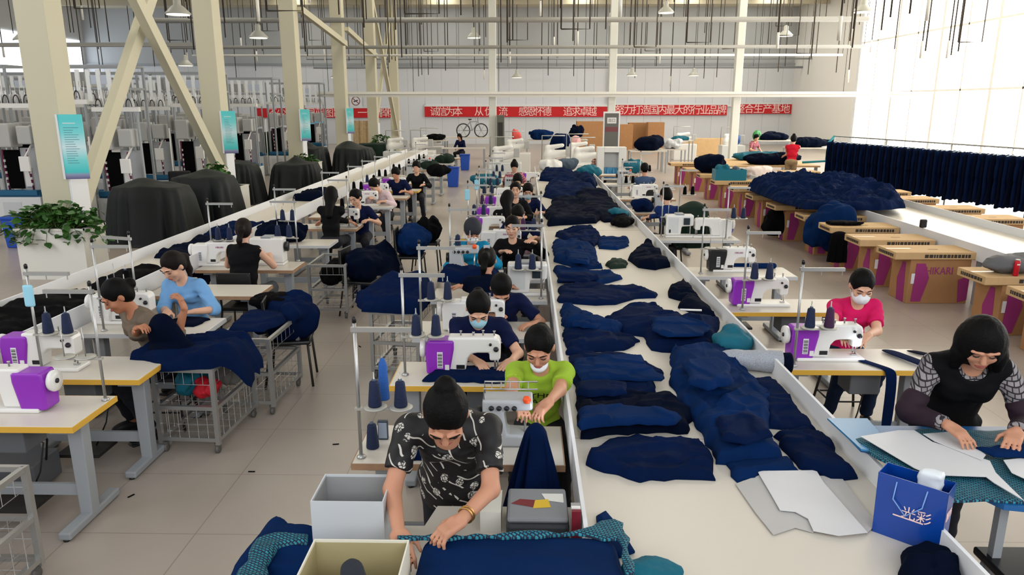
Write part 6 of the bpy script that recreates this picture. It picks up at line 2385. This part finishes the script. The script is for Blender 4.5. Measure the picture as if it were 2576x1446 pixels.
o = B().tube([(-1.78, 10.05, .62), (-1.66, 9.98, .3)], .012, 6).tube([(-1.66, 9.98, .3), (-1.58, 9.93, .012)], .016, 6, mi=1).build('tool_handle', [BLACKP, YEDGE])
tag(o, 'black and yellow handled tool leaning beside the draped navy stack', 'tool')
o = sacks('black_pouch', (-1.72, 9.95, .0), (.13, .08, .17), BLACKC, 'small black bag on the floor below the denim heap', 'bag', 107, res=.016)


def hung_mask(x, y, z, label):
    q = SDF().box((0, 0, -.08), (.035, .012, .08), rd=.01).build('hung_mask', mat('pale_blue_mask', (150, 206, 226), .7), .008)
    q.location = (x, y, z)
    tag(q, label, 'face mask', 'face masks hung on thread stands')


hung_mask(-3.5, 4.985, 1.42, 'pale blue face mask hung on the thread stand of the second column-side table')
hung_mask(-.86, 10.885, 1.44, 'pale blue face mask hung on the seventh thread stand of the middle row')
hung_mask(-.8, 12.085, 1.46, 'pale blue face mask hung on the eighth thread stand of the middle row')
# cloth lying in the column-side trough and at the tables
SG = [([(-4.7, 5.4), (-4.05, 5.45), (-4.0, 6.6), (-4.3, 7.1), (-4.7, 6.7)], .14, BLACKC, 'black clothing heap nearest the camera in the column-side trough'),
      ([(-4.5, 7.3), (-4.05, 7.2), (-4.0, 8.0), (-4.3, 8.2)], .13, BLACKC, 'black jacket with grey zip in the column-side trough'),
      ([(-4.6, 8.9), (-4.0, 8.8), (-4.0, 9.9), (-4.5, 10.0)], .12, NAVYD, 'navy heap in the column-side trough by the boxy machine'),
      ([(-4.6, 10.3), (-4.0, 10.2), (-4.05, 11.4), (-4.55, 11.2)], .16, NAVY, 'navy heap in the trough beside the person with long black hair'),
      ([(-4.6, 14.5), (-4.0, 14.4), (-4.05, 15.8), (-4.55, 15.6)], .25, NAVYD, 'tall navy heap in the column-side trough near the pink-topped worker'),
      ([(-3.75, 6.55), (-3.5, 6.5), (-3.45, 6.7), (-3.7, 6.75)], .06, TEALC, 'small teal cloth on the trough beside the worker in light blue')]
for i, (poly, Hh, m, lab) in enumerate(SG):
    HW('cloth_heap', poly, .801 if i < 5 else .81, Hh, m, lab, 'garment', 120 + i, fold=.05, res=.02, edge=.12)
t = thing('bobbin_case', 'grey and cream tool box with a handle, behind the worker in light blue', 'box', (-3.6, 7.42, .762), R(-20))
bevel(B().prism([(-.14, 0), (.14, 0), (.16, .14), (-.14, .11)], -.1, .1).build('case', mat('case_grey', (140, 142, 136), .5), t), .012)
bevel(B().box(.06, .16, -.105, -.1, .02, .12).build('cream_panel', mat('cream_panel', (226, 214, 172), .5), t), .004)
B().tube([(-.08, 0, .12), (-.07, 0, .24), (-.03, 0, .26), (0, 0, .13)], .012, 8).build('handle', MDARK, t)
t = thing('pedal_box', 'dark box and cables under the first two tables of the column-side row', 'box', (-3.6, 4.75, 0))
B().box(-.2, .2, -.15, .15, .02, .22, bev=.01).build('case', mat('control_grey', (92, 94, 98), .5), t)
B().tube([(.2, 0, .2), (.3, -.1, .4), (.2, -.2, .7)], .008, 6).build('cable', BLACKP, t)

# ---------------------------------------------------------------- window side: carton tables, third trough, garment rack
trough('packing_trough', 'long white trough table between the carton tables and the garment rack', 6.08, 7.5, 6.0, 21.6, zs=.70, zr=.82, joints=(9, 12, 15))
ct = make_box_table(W=1.1, D=.55)
for i, y in enumerate((7.45, 8.40, 9.85, 10.8, 11.95, 13.2, 14.6, 16.2, 17.8, 19.4, 21.2, 23.2, 25.4)):
    o = place(ct, USED, (4.92 + .03 * ((i * 7) % 3) + (.36 if i < 2 else 0), y, 0), R(((i * 29) % 5 - 2) * .8), 'worktop of two cardboard cartons, %s from the camera beside the packing trough' % ORD[i], 'carton tables before the packing trough')
for i, y in enumerate((12.9, 14.2, 15.7, 17.0, 18.4, 20.2, 22.2)):
    place(ct, USED, (7.62 + .05 * (i % 2), y, 0), R((i % 3 - 1) * .8), 'carton worktop by the garment rack beyond the packing trough, %s from the camera' % ORD[i], 'carton tables under the rack')
sacks('grey_bag', (5.72, 8.64, .725), (.30, .2, .14), mat('grey_bag_cloth', (96, 96, 98), .7, bump=(30, .2)), 'slumped grey bag on the second carton table', 'bag', 130, res=.016, amp=.015)
t = thing('drink_can', 'slim red drink can standing in front of the grey bag', 'can', (5.68, 8.46, .722))
B().lathe((0, 0, 0), [(.026, 0), (.03, .008), (.03, .17), (.026, .182)], 20).build('can_body', mat('can_red', (196, 24, 40), .3, .2), t)
B().lathe((0, 0, .182), [(.026, 0), (.024, .012), (.012, .014)], 20).build('can_top', CHROME, t)
B().box(-.018, .018, -.0315, -.0305, .13, .145).build('print', CHARW, t)
sacks('black_hat', (5.85, 7.65, .725), (.24, .15, .06), BLACKC, 'black cap lying on the nearest carton table', 'hat', 131, res=.014, amp=.01)
sacks('black_cloth', (5.3, 12.2, .725), (.3, .13, .03), BLACKC, 'black crumpled cloth on the fifth carton table', 'cloth', 132, res=.016, amp=.01)
o = B().box(-.05, .05, -.03, .03, 0, .13, bev=.02).build('black_case', BLACKP)
o.location = (6.07, 11.3, .822)
tag(o, 'small black case hooked on the rim of the packing trough', 'case')
# navy mountains on the carton tables
HW('navy_mountain', [(5.0, 13.3), (6.3, 13.2), (6.9, 13.5), (7.4, 15.0), (7.3, 17.2), (6.8, 18.4), (5.6, 18.2), (4.9, 16.5), (4.85, 14.5)], .822, .30, NAVY, 'great mountain of navy garments over the carton tables and packing trough', 'garments', 140, fold=.15, freq=18, edge=.45, res=.032, peak=[(6.6, 15.6, .8, .7), (5.5, 15.8, .5, .5)])
sacks('navy_drop', (5.35, 12.95, .18), (.42, .36, .50), NAVYB, 'blue-navy garments spilling over the front of the carton tables', 'garments', 141, res=.025, amp=.06)
sacks('dark_garment', (5.05, 14.9, .1), (.28, .2, .3), BLACKC, 'dark garment drooping from the carton table under the navy mountain', 'garments', 143, res=.03)
o = B().box(4.95, 5.55, 11.75, 11.95, .16, .62).build('x', BLACKC); bpy.data.objects.remove(o)
tag(drape('black_trousers', (5.08, 11.9), .13, .06, .64, BLACKC, 144, 6, .05, None, amp=.02, floor=.16), 'black trousers hanging from the fifth carton table', 'trousers')
t = thing('teal_crate', 'teal plastic crate with bundles on a carton table beyond the navy mountain', 'crate', (5.25, 19.7, .722))
b = B().box(-.3, .5, -.2, .2, 0, .02).box(-.3, .5, -.2, -.18, .02, .28).box(-.3, .5, .18, .2, .02, .28).box(-.3, -.28, -.18, .18, .02, .28).box(.48, .5, -.18, .18, .02, .28)
b.build('crate_body', mat('teal_plastic', (16, 108, 128), .4), t)
sacks('teal_bundle', (5.15, 19.7, .75), (.2, .15, .22), TEALC, 'light teal bundle inside the teal crate', 'cloth', 145, res=.025)
sacks('grey_bundle', (5.5, 19.72, .75), (.12, .12, .2), mat('slate_cloth', (70, 84, 100), .8), 'slate bundle inside the teal crate', 'cloth', 146, res=.025)
sacks('pale_bundle', (6.3, 20.4, .71), (.4, .25, .2), mat('pale_cloth', (222, 206, 198), .8), 'pale pink bundle on the packing trough', 'cloth', 147, res=.03)

# garment rack: rail, stands and the single hanging trousers
RK0, RK1 = Vector((9.75, 24.0, 0)), Vector((11.9, 14.6, 0))
rdir = (RK1 - RK0).normalized()
rk = thing('garment_rack', 'long rail rack full of navy trousers in front of the bright windows', 'rack', tuple(RK0), 0)
L_ = (RK1 - RK0)
rb = B().tube([(0, 0, 1.68), (L_.x, L_.y, 1.68)], .02, 8)
rb.build('rail', CHROME, rk)
for f in (0, .25, .5, .75, 1.0):
    B().tube([(L_.x * f, L_.y * f, 0), (L_.x * f, L_.y * f, 1.68)], .022, 8).bar((L_.x * f - .3, L_.y * f - .05, .02), (L_.x * f + .3, L_.y * f + .05, .02), .04).build('upright', CHROME, rk)
B().tube([(0, 0, 1.68), (-.15, 0, 1.5), (-.2, .0, .9), (-.9, .1, .85)], .04, 8).build('teal_end_pipe', mat('teal_pipe', (38, 146, 156), .4), rk)


def trousers_mesh(seed):
    """trousers on a hanger, waist at the hook"""
    rg = random.Random(seed)
    b = SDF()
    for s in (-1, 1):
        b.box((s * .125, 0, -.72), (.13, .024, .56), rd=.02, k=.03)
    b.box((0, 0, -.4), (.25, .028, .28), rd=.025, k=.05)
    v, f = b.verts_faces(.022, lambda P: .008 * np.sin(P[:, 0] * 38 + 5 * vnoise(np.stack([P[:, 0] * 3, P[:, 1], P[:, 2] * 1.5], -1), seed)) + .008 * fbm(P * np.array((6, 6, 2.)), seed, 2))
    return v, f


TRM = []
for s in range(4):
    v, f = trousers_mesh(s)
    oo = mesh_obj('hanging_trousers', v, f, NAVYD if s % 2 else NAVY, None, 1)
    hk = B().tube([(0, 0, -.12), (0, 0, -.03), (.03, 0, .0), (.03, 0, .03), (0, 0, .04)], .006, 5)
    hk.tube([(-.19, 0, -.15), (0, 0, -.1), (.19, 0, -.15)], .009, 5)
    hk.build('hanger', mat('pale_hanger', (196, 206, 214), .4), oo)
    TRM.append(oo)
ang0 = math.atan2(rdir.y, rdir.x) + math.pi / 2
N_ = 72
for k in range(N_):
    p = RK0 + (RK1 - RK0) * ((k + .5) / N_)
    src = TRM[k % 4]
    o = src if k < 4 else copy_tree(src)
    o.location = (p.x, p.y, 1.625 - .006 * (k % 3))
    o.rotation_euler = (0, 0, ang0 + R(((k * 53) % 30 - 15) * .45))
    o.scale = (1, 1, 1.0 + .03 * ((k * 7) % 4 - 1.5))
    tag(o, 'navy trousers hanging among many alike on the long rail rack', 'trousers', 'navy trousers on the rack')

# ---------------------------------------------------------------- on the window-side sewing tables
def strip(name, pts, w, m, label, cat, th=.012, ax='x', group=None):
    """a cloth strip laid along a path of points, w wide along x"""
    b = B()
    n = len(pts)
    vs = []
    for (x, y, z) in pts:
        vs += [(x - w / 2, y, z), (x + w / 2, y, z), (x + w / 2, y, z + th), (x - w / 2, y, z + th)]
    fs = [(3, 2, 1, 0), tuple(4 * (n - 1) + k for k in range(4))]
    for i in range(n - 1):
        for k in range(4):
            k2 = (k + 1) % 4
            fs.append((4 * i + k, 4 * i + k2, 4 * i + 4 + k2, 4 * i + 4 + k))
    b.add(vs, fs, 0, True)
    o = b.build(name, m)
    s_ = o.modifiers.new('soft', 'SUBSURF')
    s_.levels = s_.render_levels = 2
    return tag(o, label, cat, group)


strip('navy_strip', [(2.42, 5.55, .765), (2.52, 5.40, .765), (2.60, 5.25, .766), (2.66, 5.155, .766), (2.68, 5.13, .74), (2.68, 5.12, .5), (2.67, 5.11, .24)], .085, NAVY, 'long navy waistband running from the needle over the table edge to the floor', 'cloth', group='navy strips on the lit table')
strip('navy_strip', [(2.84, 5.62, .765), (2.88, 5.45, .775), (2.94, 5.28, .778), (3.0, 5.155, .77), (3.02, 5.12, .74), (3.02, 5.11, .45), (3.0, 5.10, .22)], .13, NAVY, 'wide navy trouser leg draped over the lit table edge', 'cloth', group='navy strips on the lit table')
strip('navy_strip', [(3.02, 5.60, .765), (3.1, 5.5, .766), (3.18, 5.4, .766), (3.24, 5.3, .766)], .12, NAVYD, 'short navy piece on the outer corner of the lit table', 'cloth', group='navy strips on the lit table')
o = SDF().cap((2.25, 8.62, .79), (2.95, 8.64, .79), .035, k=.01).build('navy_roll', NAVYB, .012)
tag(o, 'rolled navy cloth lying behind the machine with the black motor', 'cloth')
tag(drape('green_coat', (2.60, 11.45), .22, .18, 1.12, GREENC, 150, 7, .10, [(0, 0, .2, .06)], amp=.03, floor=.5), 'dark green coat draped over the chair by the worker in dark blue', 'coat')
sacks('blue_cloth', (2.95, 11.0, .765), (.16, .12, .1), mat('royal_blue_cloth', (34, 52, 140), .7), 'royal blue cloth heap on the fourth window-side table', 'cloth', 151, res=.016)
sacks('teal_bag', (1.56, 12.3, .805), (.16, .2, .1), TEALC, 'teal plastic bag at the trough rim beside the white table', 'bag', 152, res=.02)
sacks('navy_heap', (2.12, 13.45, .765), (.2, .2, .14), NAVY, 'navy heap on the fifth window-side table', 'garment', 153, res=.02)
sacks('black_heap', (1.52, 11.6, .805), (.17, .25, .08), BLACKC, 'black cloth at the window-side trough rim', 'cloth', 154, res=.02)
sacks('pink_pouch', (.02, 9.48, .765), (.10, .07, .10), mat('pale_pink_pouch', (232, 186, 200), .6), 'pale pink pouch on the table before the person in the black V-neck top', 'pouch', 155, res=.012, amp=.008)
HW('navy_cloth', [(-.72, 4.86), (-.10, 4.84), (-.05, 5.0), (-.2, 5.14), (-.62, 5.12)], .764, .03, NAVY, 'navy piece being sewn under the masked worker\'s hands', 'cloth', 156, fold=.015, res=.01, edge=.05)
HW('navy_cloth', [(-.62, 3.68), (-.42, 3.66), (-.30, 3.8), (-.35, 4.0), (-.55, 3.95)], .764, .05, NAVY, 'crumpled navy piece on the front table of the middle row behind the floral blouse', 'cloth', 157, fold=.02, res=.01, edge=.05)
tag(drape('navy_hanging_cloth', (.06, 3.56), .06, .05, 1.0, NAVY, 158, 7, 1.9, [(0, 0, .05, .03)], amp=.06, floor=.3), 'navy cloth hanging from the overlock needle over the table front', 'cloth')
HW('navy_garments', [(-.95, 7.75), (-.4, 7.65), (-.25, 7.9), (-.45, 8.02), (-.9, 8.02)], .79, .16, NAVY, 'navy heap beside the back-turned worker with the hair clip', 'garments', 159, fold=.05, res=.016, base=lambda X, Y: X * 0)
t = thing('phone', 'grey phone-like device in a stand under the front cones', 'device', (-.82, 3.95, .76))
B().box(-.03, .03, -.012, .012, 0, .12, bev=.006).build('case', mat('slate_plastic', (52, 62, 74), .4), t)
B().box(-.024, .024, -.0135, -.012, .012, .108).build('screen', mat('pale_screen', (150, 160, 176), .3), t)

# ---------------------------------------------------------------- far end of the hall
def far_table(x0, x1, y, label, z=.75, edge=None, d=.6, legs=True):
    t = thing('far_table', label, 'table', (x0, y, 0))
    B().box(0, x1 - x0, 0, d, z - .04, z).build('table_top', edge or CARDL, t)
    for x in (.04, x1 - x0 - .04):
        for yy in (.04, d - .04):
            B().box(x - .025, x + .025, yy - .025, yy + .025, 0, z - .04).build('leg', METALG, t)
    return t


t = thing('long_cutting_table', 'very long pale cutting table in front of the worker in the red vest', 'table', (6.3, 24.0, 0))
B().box(0, 3.1, 0, 3.2, .70, .75).build('table_top', CARDL, t)
for x in (.1, 3.0):
    for y in (.1, 3.1):
        B().box(x - .04, x + .04, y - .04, y + .04, 0, .7).build('leg', METALG, t)
def fbundle(px_, py_, hw, h, Y, m, label, seed, bench=True, name='cloth_heap', cat='garments'):
    """a far bundle with its base seen at a pixel row, on a bench of that height"""
    x, z = atY(px_, py_, Y)
    z = max(z, .02)
    k = Y / FPX
    if not bench:
        z = .755 if Y > 24 else .725
    if bench and z > .3:
        far_table(x - hw * k - .15, x + hw * k + .15, Y - .4, 'plain bench under the %s' % label.replace(',', ''), z=z, edge=WHITE, d=.8)
    return sacks(name, (x, Y, z), (hw * k, min(.45, hw * k), h * k * .55), m, label, cat, seed, res=max(.03, h * k / 16))


for i, a_ in enumerate((
        (1787, 424, 42, 50, 21.9, NAVYD, 'big dark navy heap, beyond the teal crate', False),
        (1935, 407, 72, 30, 24.6, NAVYD, 'long dark navy heap, on the cutting table of the red vest', False),
        (1905, 388, 55, 22, 26.4, TEALC, 'long teal cloth heap, behind the navy one by the red vest', False),
        (2040, 370, 52, 26, 31.0, NAVYD, 'dark navy heap, beyond the red vest towards the windows', True),
        (1362, 351, 30, 27, 36.0, NAVYB, 'wide blue heap, against the far wall', True),
        (1410, 379, 26, 56, 29.5, NAVY, 'tall navy stack, in the middle of the far end', True),
        (1450, 350, 18, 36, 33.0, NAVYD, 'dark hanging garments, behind the pink bag', True),
        (1628, 378, 36, 38, 30.0, NAVYD, 'dark navy heap, before the far cartons', True),
        (1690, 374, 22, 25, 31.0, mat('pale_grey_wrap', (190, 192, 196), .5), 'pale plastic-wrapped bundle, beside the far cartons', True),
        (1712, 352, 20, 10, 35.0, TEALC, 'small teal bundle, on a far bench', True),
        (1095, 352, 22, 16, 33.5, BLACKC, 'black heap, on the far white machines', True),
        (1945, 352, 40, 20, 35.0, NAVYD, 'navy heap, under the short banner', True))):
    fbundle(*a_[:7], 170 + i, a_[7])
# cartons stacked by the far wall
for i, (px_, Y, w_, h_, lab) in enumerate(((1487, 44, 1.7, 1.7, 'big cardboard carton left of the dark noticeboard at the far end'), (1612, 47.2, 1.5, 1.55, 'cardboard carton beside the dark noticeboard at the far end'), (1650, 46, 1.0, 1.6, 'narrow cardboard carton at the end of the far stack'), (1575, 45, .8, 1.5, 'cardboard carton behind the blue bag at the far end'), (1780, 40, 2.6, .9, 'wide flat carton under the far bright wall'))):
    x, _z = atY(px_, 340, Y)
    bevel(o := B().box(x - w_ / 2, x + w_ / 2, Y, Y + .7, 0, h_).build('carton', CARD if i != 4 else CARDL), .02)
    tag(o, lab, 'carton', 'cartons at the far wall')
# white control cabinet and dark noticeboard by the slender column
x, _z = atY(1537, 400, 22.0)
t = thing('control_cabinet', 'white open cabinet with bottles below the dark noticeboard', 'cabinet', (x, 22.0, 0))
b = B().box(-.42, -.22, -.2, .2, 0, 1.45).box(.2, .42, -.2, .2, 0, 1.45).box(-.22, .2, .16, .2, 0, 1.45).box(-.22, .2, -.2, .16, 1.3, 1.45).box(-.22, .2, -.2, .16, .5, .55)
bevel(b.build('cabinet_body', PWHITE, t), .01)
B().box(-.2, .18, -.1, .1, .55, .85).build('blue_tray', mat('tray_blue', (70, 150, 190), .4), t)
for k in range(2):
    B().lathe((-.1 + .17 * k, -.12, .55), [(.05, 0), (.05, .2), (.02, .27), (.02, .32)], 12).build('bottle', mat('bottle_blue', (60, 130, 180), .3), t)
t = thing('notice_board', 'dark grey noticeboard with a white notice on the slender column', 'board', (3.72, 32.95, 0))
B().box(-.36, .36, -.04, .04, .62, 2.35).build('frame', WALLW, t)
B().box(-.3, .3, -.05, -.04, .68, 2.28).build('dark_panel', mat('board_grey', (92, 92, 90), .5), t)
B().box(-.2, .2, -.06, -.05, 1.85, 2.1).build('notice', PAPER, t)
lettering('出口', .16, INK, t, (0, -.062, 1.975), (R(90), 0, 0), .001)
B().box(-.28, .28, -.055, -.05, 1.5, 1.7).build('maroon_strip', mat('maroon_strip', (110, 60, 64), .6), t)
t = thing('door_panel', 'dark narrow locker at the foot of the first slender column', 'locker', (-1.1, 32.9, 0))
B().box(-.16, .16, -.2, .2, 0, 2.2).build('locker_body', mat('locker_olive', (92, 94, 84), .5), t)
B().box(-.1, .1, -.215, -.2, 1.3, 1.9).build('locker_vent', DARKM, t)
# white machines and benches filling the far middle
for i, (px_, Y, lab) in enumerate(((1000, 31.0, 'grey cabinet machine at the far end of the column-side row'), (1062, 31.5, 'white humped press machine at the far end'), (1085, 34.5, 'white press machine behind the humped one'), (1270, 25, 'white press machine left of the far middle column'), (1400, 26, 'pale press machine at the end of the middle trough'), (1475, 24.5, 'cream press machine beside the striped worker'), (1460, 27.5, 'cream press machine behind the beside-cabinet one'), (1300, 30, 'pale upright machine near the pink hat'), (1720, 37, 'white machine on the far bright bench'), (1840, 36, 'pale machine on the bench below the short banner'))):
    x, _z = atY(px_, 380, Y)
    t = thing('press_machine', lab, 'machine', (x, Y, 0))
    bevel(B().box(-.55, .55, -.35, .35, .0, .78).build('cabinet', PWHITE if i % 3 else mat('pale_machine_cover', (206, 208, 206), .35), t), .03)
    q = SDF().cap((-.3, 0, .95), (.3, 0, 1.02), .16, .12, k=.05).cap((-.3, 0, .8), (-.32, 0, 1.2), .12, .1, k=.05).cap((-.3, 0, 1.2), (.2, 0, 1.28), .09, .07, k=.05)
    q.build('press_head', PWHITE, t, ) if False else q.build('press_head', PWHITE, .035, t)
    B().box(.3, .5, -.3, -.2, .95, 1.25, bev=.02).build('control_panel', mat('hood_grey', (176, 176, 174), .5), t)
    B().tube([(-.5, .2, .78), (-.5, .2, 1.6), (.3, .2, 1.6)], .02, 6).build('thread_post', CHROME, t)
t = thing('bicycle', 'grey bicycle standing on end by the far wall', 'bicycle', (-2.7, 38, 1.05), R(10))
for x in (-.45, .45):
    b = B()
    b.tube([(x + .33 * math.cos(a), 0, .33 + .33 * math.sin(a)) for a in [2 * math.pi * k / 20 for k in range(21)]], .03, 6, caps=False)
    for k in range(6):
        b.tube([(x, 0, .33), (x + .32 * math.cos(k * 1.047), 0, .33 + .32 * math.sin(k * 1.047))], .008, 4)
    b.build('wheel', MDARK, t)
b = B().tube([(-.45, 0, .33), (-.1, 0, .75), (.3, 0, .78), (.45, 0, .33)], .03, 6).tube([(-.45, 0, .33), (0, 0, .33), (.3, 0, .78)], .03, 6).tube([(0, 0, .33), (-.12, 0, .85)], .025, 6).tube([(.3, 0, .78), (.28, 0, .95), (.4, 0, 1.0)], .02, 6)
b.build('bicycle_frame', METALG, t)
B().box(-.2, -.02, -.06, .06, .85, .9, bev=.02).build('saddle', BLACKP, t)
far_table(-3.6, -1.75, 31.9, 'white bench in front of the worker with the mop of black hair', z=.85, edge=WHITE)
far_table(-4.2, -1.6, 37.6, 'white bench under the grey bicycle', z=1.05, edge=WHITE, d=.9)
for i, (px_, py_, Y) in enumerate(((1140, 440, 24.6), (1170, 405, 31.0))):
    x, z = atY(px_, py_, Y)
    t = thing('storage_bin', ('blue plastic bin standing at the aisle end of a far column-side table', 'second blue bin farther up the aisle')[i], 'bin', (x, Y, 0))
    bevel(B().prism([(-.16, 0), (.16, 0), (.2, .62), (-.2, .62)], -.15, .15).build('tub', BLUEP, t), .02)
    B().box(-.21, .21, -.17, .17, .62, .66).build('rim', BLUEP, t)
for i, (px_, py_, Y, z_, m, lab) in enumerate(((1075, 400, 22.3, .76, GREENC, 'dark green cloth heap on a far column-side table'), (1120, 385, 24.8, .76, GREENC, 'dark green heap on the next far column-side table'), (1100, 400, 20.3, .76, BLACKC, 'black bag on a far column-side table'), (1385, 395, 21.2, .8, mat('white_bag', (214, 212, 208), .6), 'white bag lying at the far end of the middle trough'), (1425, 405, 22.0, .8, mat('slate_cloth', (70, 84, 100), .8), 'slate and grey bag heap at the far end of the middle trough'), (1598, 410, 21.0, .8, TEALC, 'bright teal bundle beside the white open cabinet'), (1480, 425, 19.5, .8, TEALC, 'teal crate cloth at the trough end'), (1225, 415, 17.0, .8, TEALC, 'teal cloth over the stands in the middle row'), (1300, 330, 33.0, 1.1, mat('coral_hat', (226, 90, 84), .7), 'coral red hat on a stand at the far wall'), (1448, 335, 31.0, .95, mat('pink_bag', (224, 170, 170), .7), 'pink bag hanging at the far wall'), (1853, 335, 34.0, .9, mat('blue_mannequin', (52, 84, 140), .7), 'blue bundle on a bust stand below the short banner'), (1905, 338, 35.0, 1.0, mat('green_bottle', (50, 130, 70), .5), 'green bottles on the bench below the short banner'))):
    x, _z = atY(px_, py_, Y)
    sacks('cloth_bundle', (x, Y, z_), (.34, .25, .2) if i < 8 else (.22, .2, .3), m, lab, 'cloth' if i < 8 else 'bundle', 200 + i, res=.035)
    if i >= 8:
        tt = thing('display_stand', 'thin stand under the %s' % lab.split(' on ')[0].split(' hanging')[0], 'stand', (x, Y, 0))
        B().tube([(0, 0, 0), (0, 0, z_ + .05)], .03, 8).lathe((0, 0, 0), [(.2, 0), (.2, .03), (.04, .05)], 14).build('post', CHROME, tt)
# small litter on the floor
for i, (px_, py_) in enumerate(((633, 1187), (330, 1248), (905, 872), (845, 1118), (778, 870))):
    x, y = at(px_, py_, 0)
    o = B().obox((x, y, .004), (.05, .012, .004), (0, 0, i * 1.1)).build('thread_scrap', BLACKC)
    tag(o, 'dark thread scrap lying on the bare aisle floor', 'scrap', 'thread scraps on the floor')
